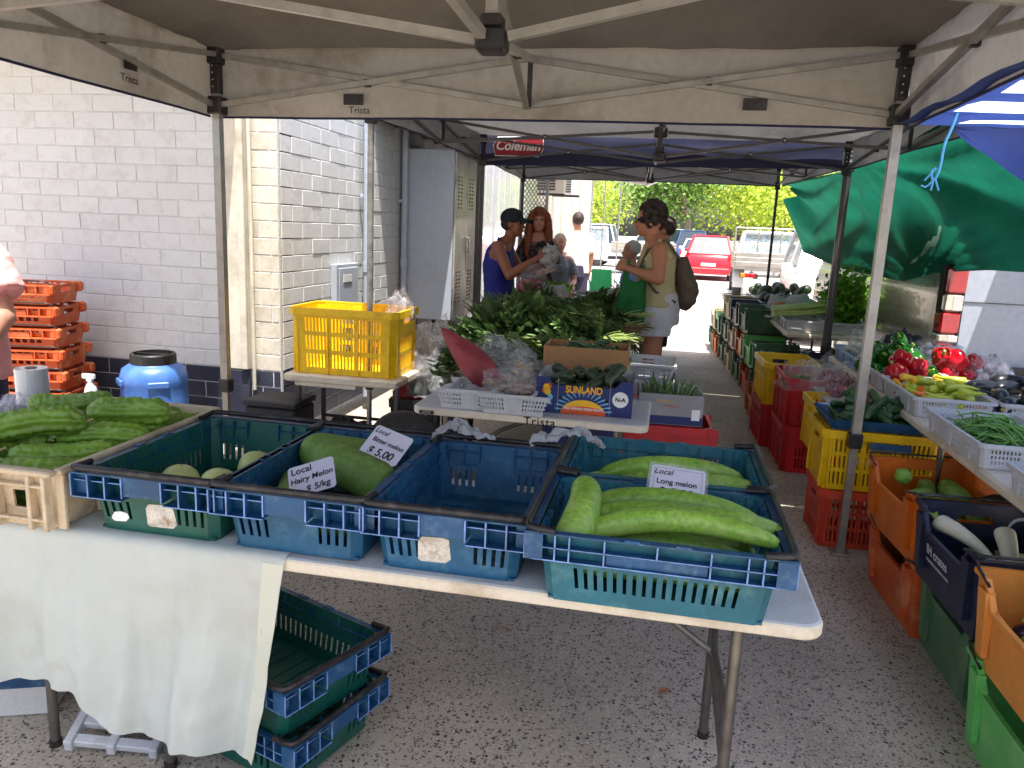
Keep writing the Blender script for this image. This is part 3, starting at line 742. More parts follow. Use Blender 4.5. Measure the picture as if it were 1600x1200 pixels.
# tear: drop a few faces near the tie
nf = []
for f, mi, sm in zip(b.f, b.mi, b.sm):
    c = f[0]; i = c // 27; j = c % 27
    if 15 <= j <= 22 and abs((i - 59.5) + (j - 19) * .5) < 1.5 - abs(j - 18.7) * .22: continue
    nf.append((f, mi, sm))
b.f = [q[0] for q in nf]; b.mi = [q[1] for q in nf]; b.sm = [q[2] for q in nf]
tag(b.build('green_shade_sheet', M['tarpg']), 'green shade sheet hung along the right side above the vegetable trays, torn near its hem', 'tarpaulin')
bt = thing('blue_tarp', 'blue tarpaulin with pale stripes tied to the right edge of the front tent', 'tarpaulin')
b = MB()
def bf(i, j):
    x = lerp(.975, 3.4, j); y = lerp(lerp(4.05, 6.0, min(1, max(0, (j - .42) * 6))), .3, i)  # outer part runs further back, added to shade the van's rear
    z = 2.105 + .22 * min(1, max(0, (j - .40) * 3)) - .012 * math.sin(PI * j * 2) + .02 * fold(x * 2, y * 2) + .008 * math.sin(y * 11 + x)
    return (x, y, z)
# striped sheet: alternate strips of pale and blue
nst = 24
vs = []
for k in range(nst):
    pale = (k % 7) in (1, 3, 4, 6)
    for c in range(20): b.grid(1, 1, lambda i, j, k=k, c=c: bf((k + i) / nst, (c + j) / 20), mi=1 if (pale and 1 <= c - (k < 3) and c < 6) else 0)
b.build('striped_sheet', [M['tarpb'], M['tarpl']], bt)
b = MB()
b.grid(24, 14, lambda i, j: (lerp(1.22, 2.3, i) + .03 * fold(i * 5, j * 4), 3.93 + .05 * math.sin(PI * j) * i, lerp(2.09, 2.07 - .62 * i ** .9, j) + .01 * fold(i * 9, j * 9)))
b.build('hanging_flap', M['tarpb'], bt)
def rope(label, pts, r=.006, tails=()):
    t = thing('rope', label, 'rope')
    def smooth(p):
        p = [Vector(q) for q in p]
        for _ in range(3):
            q = [p[0]]
            for a, c in zip(p, p[1:]): q += [a.lerp(c, .25), a.lerp(c, .75)]
            p = q + [p[-1]]
        return p
    b = MB(); b.tube(smooth(pts), r, 6); b.build('cord', M['rope'], t)
    for tl in tails:
        b = MB(); b.tube(smooth(tl), r * .75, 5); b.build('frayed_end', M['rope'], t)
rope('light blue rope knotted to the front tent corner, ending in a frayed knot',
     [(1.115, 3.62, 2.13), (1.09, 3.60, 2.18), (1.12, 3.6, 2.2), (1.13, 3.6, 2.17), (1.11, 3.6, 2.05), (1.085, 3.6, 1.98), (1.085, 3.6, 1.9), (1.075, 3.6, 1.84), (1.06, 3.6, 1.83), (1.05, 3.6, 1.87), (1.07, 3.6, 1.88)], .006,
     [[(1.07, 3.6, 1.84), (1.04, 3.6, 1.8), (1.02, 3.6, 1.81)], [(1.065, 3.6, 1.84), (1.06, 3.6, 1.79)], [(1.07, 3.6, 1.84), (1.09, 3.6, 1.79)], [(1.06, 3.6, 1.87), (1.03, 3.6, 1.83)], [(1.1, 3.61, 2.16), (1.06, 3.6, 2.12), (1.05, 3.6, 2.14)]])
rope('light blue rope trailing down in front of the green sheet at the right',
     [(1.62, 3.62, 2.12), (1.63, 3.6, 2.03), (1.58, 3.6, 1.92), (1.56, 3.6, 1.86), (1.60, 3.6, 1.78), (1.575, 3.6, 1.66), (1.57, 3.6, 1.58), (1.52, 3.6, 1.50), (1.50, 3.6, 1.48)], .006)
rope('light blue rope loop stretched along the edge of the blue tarp',
     [(1.13, 3.62, 2.18), (1.3, 3.5, 2.24), (1.5, 3.35, 2.31), (1.42, 3.2, 2.36), (1.35, 3.1, 2.34), (1.36, 3.1, 2.29), (1.5, 3.2, 2.3), (1.62, 3.1, 2.34)], .006)
# ------------------------------------------------------------------ crate kit
def walls(b, bx, by, tx, ty, h, t, ch, hx, hy, mi=0, z0=0., floor=True):
    """tapered open box: base bx x by, top tx x ty; hx = holes of the +-y walls, hy = holes of the +-x walls (u from wall centre)"""
    def corner(k, v, wd=0):
        # 8 corners of a chamfered rectangle at height fraction v
        X = lerp(bx, tx, v) / 2 + wd; Y = lerp(by, ty, v) / 2 + wd
        c = ch
        return [(-X + c, -Y), (X - c, -Y), (X, -Y + c), (X, Y - c), (X - c, Y), (-X + c, Y), (-X, Y - c), (-X, -Y + c)][k % 8]
    for k in range(8):
        main = k % 2 == 0
        L = (bx if k in (0, 4) else by) - 2 * ch if main else ch * 1.414
        nrm = [(0, -1), (.707, -.707), (1, 0), (.707, .707), (0, 1), (-.707, .707), (-1, 0), (-.707, -.707)][k]
        def mp(u, v, w, k=k, L=L, nrm=nrm):
            f = v / h
            a = corner(k, f); c = corner(k + 1, f)
            q = u / L
            return (lerp(a[0], c[0], q) - nrm[0] * (t - w), lerp(a[1], c[1], q) - nrm[1] * (t - w), z0 + v)
        holes = []
        if main:
            for (u0, u1, v0, v1) in (hx if k in (0, 4) else hy):
                holes.append((u0 + L / 2, u1 + L / 2, v0, v1))
        b.holed(mp, L, h, holes, t, mi)
    if floor:
        X, Y = bx / 2 - t, by / 2 - t
        b.box(-X, X, -Y, Y, z0, z0 + .006, mi)
def slots(c, n, pitch, w, v0, v1):
    return [(c + (i - (n - 1) / 2) * pitch - w / 2, c + (i - (n - 1) / 2) * pitch + w / 2, v0, v1) for i in range(n)]

def vent_crate(name, label, cat, body, rim, loc, rz, group, h=.165, sticker=None, cells='long', bars=True):
    """nesting crate, long axis y, .40 x .64 at the rim; pocketed rim band, black swing bars over the short ends"""
    t = thing(name, label, cat, loc, rz, group)
    bx, by, tx, ty = .335, .53, .366, .585
    b = MB()
    hx = slots(-.10, 4, .021, .009, .035, .085) + slots(.10, 4, .021, .009, .035, .085)
    hy = slots(0, 17, .023, .009, .035, .085) + slots(-.16, 5, .016, .005, .125, .14) + slots(.16, 5, .016, .005, .125, .14) + slots(0, 6, .016, .005, .125, .14)
    walls(b, bx, by, tx, ty, h, .004, .022, hx, hy)
    for s in (-1, 1):
        for i in range(5): b.box(-.14, .14, s * (.03 + i * .045) - .002, s * (.03 + i * .045) + .002, .0061, .009)
    b.build('basket', body, t)
    # rim band with pockets, all four sides
    r = MB()
    X0, Y0 = tx / 2 - .004, ty / 2 - .004       # inner line at the top
    X1, Y1 = .20, .32
    zt = h; zb = h - .062
    xi, yi = X0 - .007, Y0 - .012
    # top ledges
    r.box(-X1, X1, -Y1, -Y0, zt - .003, zt, 0); r.box(-X1, X1, Y0, Y1, zt - .003, zt, 0)
    r.box(-X1, -X0, -Y0, Y0, zt - .0035, zt - .0005, 0); r.box(X0, X1, -Y0, Y0, zt - .0035, zt - .0005, 0)
    def rib(x0, x1, y0, y1, z0, z1, face):
        r.box(x0, x1, y0, y1, z0, z1, 0)
        e = .0012
        if face == 'y-': r.box(x0 - .0004, x1 + .0004, y0 - e, y0 + .0002, z0, z1, 1)
        if face == 'y+': r.box(x0 - .0004, x1 + .0004, y1 - .0002, y1 + e, z0, z1, 1)
        if face == 'x-': r.box(x0 - e, x0 + .0002, y0 - .0004, y1 + .0004, z0, z1, 1)
        if face == 'x+': r.box(x1 - .0002, x1 + e, y0 - .0004, y1 + .0004, z0, z1, 1)
    # short ends (y): pockets either side of a flat plate
    for s in (-1, 1):
        ya, yb = (-Y1, -yi + .002) if s < 0 else (yi - .002, Y1)
        fc = 'y-' if s < 0 else 'y+'
        for (u0, u1, n) in ((-X1, -.055, 3), (.055, X1, 3)):
            for k in range(n + 1):
                u = lerp(u0, u1, k / n)
                rib(u - .0015, u + .0015, ya, yb, zb if abs(u) > .1 else zb + .006, zt - .003, fc)
            rib(u0 + .002, u1 - .002, ya, yb, zb - .0025, zb, fc)
            rib(u0 + .002, u1 - .002, ya + .012 if s < 0 else ya, yb if s < 0 else yb - .012, zb + .038, zb + .0405, fc)
        yp = ya + .002 if s < 0 else yb - .004
        r.box(-.0535, .0535, yp, yp + .0025, zb + .012, zt - .004, 0)
    for s in (-1, 1):
        xa, xb = (-X1, -xi + .001) if s < 0 else (xi - .001, X1)
        fc = 'x-' if s < 0 else 'x+'
        ks = [-.30, -.245, -.21, -.125, .0, .125, .21, .245, .30]
        for u in ks:
            rib(xa, xb, u - .0015, u + .0015, zb + (.001 if abs(u) > .1 else .03), zt - .004, fc)
        rib(xa, xb, -.30, .30, zb - .0015, zb + .001, fc)
        rib(xa, xb, -.2985, .2985, zb + .028, zb + .030, fc)
        xp = xa + .006 if s < 0 else xb - .009
        r.box(xp, xp + .003, -.12, .12, zb + .0015, zb + .0275, 0)
        for u in (-.06, .06): r.box(xa if s < 0 else xb - .014, xa + .014 if s < 0 else xb, u - .018, u + .018, zt - .001, zt + .0035, 0)
    r.build('rim', [rim, M['worn']], t)
    if bars:
        for s in (-1, 1):
            k = MB(); k.tube([(-X1 + .001, s * .245, zt + .0065), (-X1 + .0015, s * .290, zt + .009), (-X1 + .004, s * .309, zt + .0115), (-X1 + .018, s * .315, zt + .0125), (X1 - .018, s * .315, zt + .0125), (X1 - .004, s * .309, zt + .0115), (X1 - .0015, s * .290, zt + .009), (X1 - .001, s * .245, zt + .0065)], .0085, 8)
            k.build('swing_bar', M['handle'], t)
    if sticker:
        for (u, v, w, hh, m) in sticker:
            st = MB()
            rr = random.Random(int(u * 999))
            P = [(u - w / 2, v - hh / 2 + .006), (u - w / 2 + .008, v - hh / 2), (u + w / 2 - .012, v - hh / 2 + .002), (u + w / 2, v - hh / 2 + .014), (u + w / 2 - .004, v + hh / 2 - .004), (u + w / 2 - .02, v + hh / 2), (u - w / 2 + .012, v + hh / 2 - .003), (u - w / 2 + .002, v + hh / 2 - .016)]
            st.prism(P, lambda a, c, q: (a, -lerp(by, ty, c / h) / 2 - .0012 + q, c), .001)
            st.build('sticker', m, t)
    return t

def stack_crate(name, label, cat, m, loc, rz, group, sx=.60, sy=.40, h=.31, closed_bottom=False):
    """tall ventilated crate, long axis x, slots in three rows, thick rim"""
    t = thing(name, label, cat, loc, rz, group)
    b = MB()
    bx, by = sx - .05, sy - .05
    hx = []
    for v0, v1 in ((.03, .095), (.115, .18), (.20, .265)):
        vv0, vv1 = v0 * h / .31, v1 * h / .31
        for c in (-.165, 0, .165): hx += slots(c, 7, .0215, .0105, vv0, vv1)
    hy = []
    for v0, v1 in ((.03, .095), (.115, .18)):
        hy += slots(0, 11, .0215, .0105, v0 * h / .31, v1 * h / .31)
    hy += [(-.055, .055, h - .085, h - .05)]
    walls(b, bx, by, sx - .022, sy - .022, h - .004, .004, .035, hx, hy)
    r = b
    for s in (-1, 1):
        for u in (-.25, -.0825, .0825, .25):
            u *= sx / .6
            r.box(u - .005, u + .005, s * (by / 2 + .001) - (.012 if s < 0 else 0), s * (by / 2 + .001) + (.012 if s > 0 else 0), .004, h - .04)
        for u in (-.15, .15):
            u *= sy / .4
            r.box(s * (bx / 2 + .001) - (.012 if s < 0 else 0), s * (bx / 2 + .001) + (.012 if s > 0 else 0), u - .005, u + .005, .004, h - .04)
    r.build('basket', m, t)
    rm = MB()
    c = .035
    def rg(X, Y, z): return [(-X + c, -Y, z), (X - c, -Y, z), (X, -Y + c, z), (X, Y - c, z), (X - c, Y, z), (-X + c, Y, z), (-X, Y - c, z), (-X, -Y + c, z)]
    X, Y = sx / 2, sy / 2
    rm.loft([rg(X - .012, Y - .012, h - .045), rg(X, Y, h - .043), rg(X, Y, h), rg(X - .016, Y - .016, h), rg(X - .016, Y - .016, h - .01)], True, False)
    rm.build('rim', m, t)
    return t

def dip_crate(name, label, cat, m, loc, rz, group, sx=.40, sy=.60, h=.29, bail=True):
    """solid-walled crate, long axis y; the long walls dip in the middle, rolled rim, wire bail bars"""
    t = thing(name, label, cat, loc, rz, group)
    bx, by, tx, ty = sx - .06, sy - .06, sx - .02, sy - .02
    b = MB()
    th = .005
    def prof(u, dip):
        a = abs(u)
        if not dip or a > .215: return h
        if a > .165: return lerp(h - .085, h, (a - .165) / .05)
        return h - .085
    def side(L0, L1, D0, D1, ax, s, dip, hole):
        us = [-.5, -.43, -.43 + 1e-4, -.375, -.36, -.33, -.29, -.275, -.15, 0, .15, .275, .29, .33, .36, .375, .43 - 1e-4, .43, .5]
        us = [-.5, -.36, -.275, -.12, .12, .275, .36, .5]
        def pt(q, z, w):
            f = z / h
            u = q * lerp(L0, L1, f); d = lerp(D0, D1, f) / 2 - w
            return (u, s * d, z) if ax == 'y' else (s * d, u, z)
        tops = [prof(q * sy, dip) for q in us]
        if not dip:
            b.holed(lambda u, v, w: pt(u / L0 - .5, v, (th - w)), L0, h, [(L0 / 2 - .06, L0 / 2 + .06, h - .075, h - .045)], th)
            return
        n = len(us)
        vs = []
        for q, zt in zip(us, tops):
            vs += [pt(q, 0, 0), pt(q, zt, 0), pt(q, zt, th), pt(q, 0, th)]
        fs = []
        for i in range(n - 1):
            o = i * 4; p = o + 4
            fs += [(o, p, p + 1, o + 1), (o + 1, p + 1, p + 2, o + 2), (o + 2, p + 2, p + 3, o + 3), (o + 3, p + 3, p, o)]
        fs += [(0, 1, 2, 3), tuple(reversed((4 * n - 4, 4 * n - 3, 4 * n - 2, 4 * n - 1)))]
        b.add(vs, fs)
    for s in (-1, 1):
        side(by - .0, ty, bx, tx, 'x', s, True, False)
        side(bx - 2 * th, tx - 2 * th, by, ty, 'y', s, False, True)
    b.box(-bx / 2 + th, bx / 2 - th, -by / 2 + th, by / 2 - th, 0, .006)
    b.build('tub', m, t)
    r = MB()
    # lip: outward flange following the profile, plus corner posts
    for s in (-1, 1):
        X = tx / 2
        pr = [(-.5, h), (-.36, h), (-.275, h - .085), (.275, h - .085), (.36, h), (.5, h)]
        pts = [(s * (lerp(bx, tx, z / h) / 2 + .006), q * lerp(by, ty, z / h), z - .002) for q, z in pr]
        r.tube(pts, .008, sq=True, up=(1, 0, 0))
        r.tube([(-X, s * (ty / 2 + .006), h - .003), (X, s * (ty / 2 + .006), h - .003)], .008, sq=True)
        for v in (-1, 1):
            r.hexa([(v * (bx / 2 + .016) - .009, s * .205 - .02, .05), (v * (bx / 2 + .016) + .009, s * .205 - .02, .05), (v * (bx / 2 + .016) + .009, s * .205 + .02, .05), (v * (bx / 2 + .016) - .009, s * .205 + .02, .05),
                    (v * (tx / 2 + .006) - .014, s * .215 - .03, h - .03), (v * (tx / 2 + .006) + .014, s * .215 - .03, h - .03), (v * (tx / 2 + .006) + .014, s * .215 + .03, h - .03), (v * (tx / 2 + .006) - .014, s * .215 + .03, h - .03)])
    r.build('rim', m, t)
    if bail:
        for s in (-1, 1):
            k = MB(); Y = ty / 2
            k.tube([(-tx / 2 - .012, s * (Y - .11), h - .01), (-tx / 2 - .013, s * (Y - .03), h + .012), (-tx / 2 - .005, s * (Y + .008), h + .018), (-tx / 2 + .03, s * (Y + .014), h + .02), (tx / 2 - .03, s * (Y + .014), h + .02), (tx / 2 + .005, s * (Y + .008), h + .018), (tx / 2 + .013, s * (Y - .03), h + .012), (tx / 2 + .012, s * (Y - .11), h - .01)], .005, 7)
            k.build('bail_bar', M['handle'], t)
    return t

def tray(name, label, cat, m, loc, rz, group, sx=.38, sy=.62, h=.10, rows=3):
    """low vegetable tray with fine slots, long axis y"""
    t = thing(name, label, cat, loc, rz, group)
    b = MB()
    hx, hy = [], []
    for k in range(rows):
        v0 = .02 + k * (h - .035) / rows
        hx += slots(-.085, 8, .0125, .006, v0, v0 + (h - .035) / rows * .6) + slots(.085, 8, .0125, .006, v0, v0 + (h - .035) / rows * .6)
        for c in (-.2, 0, .2): hy += slots(c * sy / .62, 9, .0125 * sy / .62, .006, v0, v0 + (h - .035) / rows * .6)
    walls(b, sx - .05, sy - .05, sx - .02, sy - .02, h - .002, .003, .012, hx, hy)
    b.build('basket', m, t)
    r = MB(); X, Y = sx / 2, sy / 2
    c = .014
    def rg(x, y, z): return [(-x + c, -y, z), (x - c, -y, z), (x, -y + c, z), (x, y - c, z), (x - c, y, z), (-x + c, y, z), (-x, y - c, z), (-x, -y + c, z)]
    r.loft([rg(X - .011, Y - .011, h - .016), rg(X, Y, h - .015), rg(X, Y, h), rg(X - .013, Y - .013, h), rg(X - .013, Y - .013, h - .006)], True, False)
    for s in (-1, 1):
        for q in (-.33, 0, .33): r.box(s * (X - .012) - .006, s * (X - .012) + .006, q * sy - .004, q * sy + .004, .01, h - .016)
    r.build('rim', m, t)
    return t

def folding_table(name, label, x0, x1, y0, y1, z, legs, front=True, cross=True):
    t = thing(name, label, 'table', ((x0 + x1) / 2, (y0 + y1) / 2, 0))
    X, Y = (x1 - x0) / 2, (y1 - y0) / 2
    b = MB(); n = 10; rr = .055
    def rg(i, zz):
        out = []
        for cx, cyy, a0 in ((X - rr, -Y + rr, -90), (X - rr, Y - rr, 0), (-X + rr, Y - rr, 90), (-X + rr, -Y + rr, 180)):
            for k in range(n + 1):
                a = R(a0 + 90 * k / n); out.append((cx + (rr - i) * math.cos(a), cyy + (rr - i) * math.sin(a), zz))
        return out
    b.loft([rg(.012, z - .036), rg(.003, z - .034), rg(0, z - .029), rg(0, z - .009), rg(.003, z - .003), rg(.010, z)], True, True, mi=0)
    # edge faces get the worn material
    q = 0
    nn = len(rg(0, 0))
    for k in range(nn * 4): b.mi[k] = 1
    b.build('tabletop', [M['tabletop'], M['tableedge']], t)
    for lx in legs:
        s = 1 if lx > 0 else -1
        for yy in (-Y + .10, Y - .10):
            l = MB(); l.tube([(lx, yy, .015), (lx, yy, z - .037)], .0145, 12)
            lo = l.build('leg', M['tleg'], t)
            f = MB(); f.tube([(lx, yy, 0.001), (lx, yy, .02)], .018, 12); f.build('foot_cap', M['blackp'], lo)
        l = MB(); l.tube([(lx, -Y + .1, .30), (lx, Y - .1, .30)], .011, 10); l.build('leg_brace', M['tleg'], t)
        l = MB(); l.tube([(lx - s * .02, 0.0, .44), (lx - s * .22, 0, .58), (lx - s * .45, 0, z - .05)], .010, 8); l.build('folding_arm', M['tleg'], t)
        l = MB(); l.tube([(lx, -Y + .1, .42), (lx - s * .02, -.0, .45), (lx, Y - .1, .42)], .010, 8); l.build('folding_arm', M['tleg'], t)
        l = MB(); l.bbox(lx - .02, lx + .02, -Y + .07, Y - .07, z - .052, z - .037, .003); l.build('top_bracket', M['tleg'], t)
    return t

def box_open(name, label, mats, loc, rz, sx, sy, h, cut=.0, cutw=.5, group=None, t=.005, cat='box', flaps=False):
    """open cardboard box, long axis x; front (-y) wall dips by cut over the middle cutw"""
    o = thing(name, label, cat, loc, rz, group)
    X, Y = sx / 2, sy / 2
    def wall(poly, mp, nm='wall'):
        b = MB(); b.prism(poly, mp, t); b.mi[0] = 0; b.mi[1] = 1
        return b.build(nm, mats, o)
    w = cutw / 2 * sx
    for s in (-1, 1):
        c = cut if s < 0 else cut * .9
        P = [(-X, 0), (X, 0), (X, h), (w + .03, h), (w, h - c), (-w, h - c), (-w - .03, h), (-X, h)] if cut else [(-X, 0), (X, 0), (X, h), (-X, h)]
        f = wall(P, (lambda u, v, q: (u, -Y + q, v)) if s < 0 else (lambda u, v, q: (-u, Y - q, v)), 'front_panel' if s < 0 else 'back_panel')
        if s < 0: o['_f'] = f.name
    for s in (-1, 1):
        wall([(-Y + t, 0), (Y - t, 0), (Y - t, h), (-Y + t, h)], (lambda u, v, q: (-X + q, -u, v)) if s < 0 else (lambda u, v, q: (X - q, u, v)), 'side_panel')
    b = MB(); b.box(-X + t, X - t, -Y + t, Y - t, .001, .006); b.build('bottom', mats, o)
    fr = bpy.data.objects[o['_f']]
    del o['_f']
    return o, fr

# ------------------------------------------------------------------ vegetables
_vm = {}
def veg_mesh(key, L, rad, prof='oval', bend=0., mats=None, nseg=18, nr=14, ribs=0, ribamp=0., warts=0., stem=None, lobes=0, lobeamp=0., asym=0., seed=0):
    """vegetable lying along x; rad(t) profile"""
    if key in _vm: return _vm[key]
    b = MB(); rings = []
    for i in range(nseg + 1):
        t = i / nseg
        tt = (1 - math.cos(PI * t)) / 2
        if prof == 'oval': r = math.sin(PI * t) ** .75
        elif prof == 'cyl': r = min(1, (math.sin(PI * t) * 1.35) ** .6)
        elif prof == 'pear': r = (math.sin(PI * t) ** .7) * lerp(1.0, .62, tt)
        elif prof == 'club': r = min(1, (math.sin(PI * t) * 1.3) ** .55) * lerp(.78, 1.05, tt)
        elif prof == 'taper': r = math.sin(PI * min(1, t * .5 + .0) if t < .15 else PI * .5) * (1 - tt) ** .55 if False else min(1, (t * 6) ** .5) * (1 - tt) ** .6
        x = (tt - .5) * L
        zc = bend * (1 - (2 * tt - 1) ** 2)
        yc = asym * math.sin(tt * PI)
        ring = []
        for k in range(nr):
            a = 2 * PI * k / nr
            rr = rad * r
            if ribs: rr *= 1 + ribamp * math.cos(a * ribs + .35 * math.sin(x * 24 + seed)) * min(1, r * 1.5)
            if lobes: rr *= 1 + lobeamp * abs(math.cos(a * lobes / 2)) * 1
            if warts: rr *= 1 + warts * fold(x * 90, math.cos(a) * rr * 75, math.sin(a) * rr * 75 + seed * 3)
            rr *= 1 + .03 * fold(x * 14 + seed, a, 0)
            ring.append((x, yc + rr * math.cos(a), zc + rr * math.sin(a)))
        rings.append(ring)
    b.loft(rings, True, True, 0, True)
    if stem:
        sl, sr = stem
        e = rings[-1][0]; ex = L / 2 - .004
        b.tube([(ex, 0, 0), (ex + sl * .5, 0, sl * .1), (ex + sl, 0, sl * .3)], [sr * 1.6, sr, sr * .9], 6, mi=1)
    _vm[key] = b.mesh(key, mats)
    return _vm[key]
def put(name, key_mesh, label, cat, loc, rot, group, scale=1.):
    o = tag(link(name, key_mesh, None, loc, rot), label, cat, group)
    o.scale = (scale,) * 3 if not hasattr(scale, '__len__') else scale
    return o
# ------------------------------------------------------------------ front table and what stands on it
TZ = .74
ft = folding_table('folding_table', 'long white folding table in front with worn edge, half under a pale cloth', -2.05, .405, 1.635, 2.37, TZ, (1.12 - .065, -.46, -.84))
# tablecloth
tc = thing('tablecloth', 'pale tablecloth draped over the left half of the front table, hem hanging', 'tablecloth')
def cloth(i, j, off=0.):
    x = lerp(-2.35, -.862, i)
    s = j * 1.30                    # distance along cloth from the back edge
    wob = .012 * fold(x * 3, s * 2)
    flat = .70
    if s < flat: return (x + .03 * (.72 - s) * (i > .9), 2.345 - s, TZ + .004 + .0012 * abs(fold(x * 9, s * 9)) + off * .5)
    d = s - flat
    r = .018
    a = min(d / r, PI / 2)
    y = 1.645 - r * math.sin(a); z = TZ + .004 - r * (1 - math.cos(a))
    dd = max(0, d - r * PI / 2)
    K = [(-2.5, .47), (-1.74, .485), (-1.60, .475), (-1.50, .475), (-1.455, .50), (-1.37, .56), (-1.28, .58), (-1.1, .575), (-.98, .60), (-.8, .60)]
    lo = K[-1][1]
    for (xa, la), (xb, lb) in zip(K, K[1:]):
        if xa <= x < xb: q_ = (x - xa) / (xb - xa); lo = lerp(la, lb, q_ * q_ * (3 - 2 * q_)); break
    dd = dd / (1.30 - flat) * lo
    amp = min(1, dd / .35)
    y -= amp * (.030 * math.sin(x * 16 + 1.1 * math.sin(x * 5)) + .016 * (1 - 2 * abs(math.sin(x * 13 + 1 + .8 * dd))) + .006 * math.sin(x * 61 + dd * 3) + .03 * fold(x * 4, dd * 2.5) + .012 * fold(x * 14, dd * 6) + .006 * fold(x * 26, dd * 22 + x * 8)) + .012 * amp + off
    return (x - .17 * dd * (i ** 5), y - .0, z - dd)
b = MB(); b.grid(170, 72, cloth); b.build('cloth', M['cloth'], tc)
b = MB()
b.grid(2, 72, lambda i, j: (cloth(lerp(.962, .9995, i), lerp(.56, .999, j), .0016)[0], cloth(lerp(.962, .9995, i), lerp(.56, .999, j), .0016)[1], cloth(lerp(.962, .9995, i), lerp(.56, .999, j))[2]))
b.build('hem', M['hem'], tc)

G = 'shallow nesting crates along the front table'
SL = M['slab']
c1 = vent_crate('produce_crate', 'dark green crate with a worn square sticker, second from left on the front table', 'crate', M['dkgreenc'], M['midblue'], (-1.235, 1.93, TZ + .006), 0, G,
                sticker=[(.02, .055, .085, .068, SL), (-.10, .04, .052, .03, M['inkwhite'])])
c2 = vent_crate('produce_crate', 'blue crate holding hairy melons and two price signs, between the green and the empty crate', 'crate', M['bluec'], M['midblue'], (-.848, 1.925, TZ + .006), 0, G)
c3 = vent_crate('produce_crate', 'empty blue crate with a torn white sticker, middle of the front table', 'crate', M['bluec'], M['midblue'], (-.458, 1.93, TZ + .001), 0, G,
                sticker=[(-.03, .062, .082, .07, SL)])
c4 = vent_crate('produce_crate', 'blue rimmed teal crate full of long melons, at the near right end', 'crate', M['tealc'], M['midblue'], (.030, 1.785, TZ + .001), R(90), G, h=.17)
c4.scale = (1.06, .90, 1)
c5 = vent_crate('produce_crate', 'teal crate behind the long melon crate with two long melons', 'crate', M['tealc'], M['tealc'], (.035, 2.225, TZ + .001), R(90), G, h=.17)
c5.scale = (1.06, .90, 1)
# crates stacked askew under the table
vent_crate('produce_crate', 'lowest of the two dark green crates stacked crookedly beneath the table', 'crate', M['dkgreenc'], M['midblue'], (-1.105, 1.955, .018), R(72), G)
vent_crate('produce_crate', 'upper of the two dark green crates stacked crookedly beneath the table, empty', 'crate', M['dkgreenc'], M['midblue'], (-1.095, 1.955, .188), R(67.4), G)
vent_crate('produce_crate', 'green crate on the ground beneath the crooked stack, nearly hidden', 'crate', M['dkgreenc'], M['midblue'], (-1.05, 1.95, .001), R(-20), G, h=.08, bars=False) if False else None
# broken grey pallet crate under the table
gp = thing('broken_crate', 'broken grey slatted crate standing on end under the tablecloth', 'crate', (-1.47, 1.73, .03), R(20))
gp.rotation_euler = (R(-72), R(6), R(14))
b = MB()
for i in range(6): b.bbox(-.11, .11, -.012, .012, i * .062, i * .062 + .03, .003)
b.build('slat', M['greyt'], gp)
b = MB()
for x in (-.12, -.0, .12): b.bbox(x - .012, x + .012, -.02, .02, -.01, .36, .003)
b.build('frame', M['greyt'], gp)
wb = thing('white_box', 'white box with blue printed side on the ground at the far left under the table', 'box', (-2.02, 1.92, 0), R(22))
b = MB(); b.bbox(-.2, .2, -.15, .15, .001, .24, .006); b.build('box', M['cardwhite'], wb)
b = MB(); b.box(-.19, .19, -.153, -.151, .1, .235); b.build('printed_side', M['midblue'], wb)

# cream crate with bitter melons (windowed walls)
cc = thing('bitter_melon_crate', 'old cream plastic crate with square windows, at the left end of the front table', 'crate', (-1.745, 1.965, TZ + .006))
b = MB()
hx = [(-.22, -.17, .05, .10), (-.035, .015, .05, .10), (.13, .17, .05, .10)]
hy = [(-.25, -.17, .07, .12), (-.12, -.04, .07, .12), (.0, .08, .07, .12), (.14, .22, .07, .12)]
walls(b, .50, .68, .52, .72, .155, .006, .015, hx, hy)
for s in (-1, 1):
    for u in (-.245, -.13, -.06, .045, .1, .2, .245): b.bbox(u - .006, u + .006, s * .363 - .014, s * .363 + .014, .002, .150, .002)
    for v in (.03, .12): b.bbox(-.25, .25, s * .366 - .008, s * .366 + .008, v - .004, v + .004, .002)
    for u in (-.34, -.2, -.08, .04, .18, .34): b.bbox(s * .268 - .012, s * .268 + .012, u - .006, u + .006, .002, .150, .002)
b.build('basket', M['creamc'], cc)
b = MB()
for s in (-1, 1):
    b.bbox(-.275, .275, s * .372 - .014, s * .372 + .014, .151, .167, .004); b.bbox(s * .272 - .012, s * .272 + .012, -.357, .357, .151, .167, .004)
b.build('rim', M['creamc'], cc)

bm = [veg_mesh('bitter_melon_%d' % s, .27, .0395, 'cyl', .016, [M['bmel'], M['stem']], 60, 44, ribs=8, ribamp=.11, warts=.16, stem=(.02, .004), seed=s) for s in (0, 1)]
bm2 = [veg_mesh('bitter_melon_b', .25, .041, 'cyl', .012, [M['bmel'], M['stem']], 60, 44, ribs=7, ribamp=.11, warts=.16, stem=(.02, .004), seed=5)]
bms = bm + bm2
lab = ['at the top back, pale end up', 'top of the pile beside the green crate', 'lying across the middle', 'leaning on the crate window', 'at the near corner', 'half under the top one', 'near edge', 'against the back wall', 'at the far left']
spots = []
for r_ in range(7):
    for c_ in range(2):
        spots.append(((-1.885, -1.635)[c_] + U(-.015, .015), 1.67 + r_ * .089 + (0, .04)[c_] + U(-.006, .006), .120 + (.026, -.008)[(r_ + c_) % 2] + .008 * (r_ > 3), 27 + U(-9, 9)))
spots += [(-1.62, 2.08, .200, 20), (-1.90, 2.16, .195, 24), (-1.76, 1.86, .195, 34)]
for r_ in range(4): spots.append((-1.75, 1.72 + r_ * .16, .048, 10))
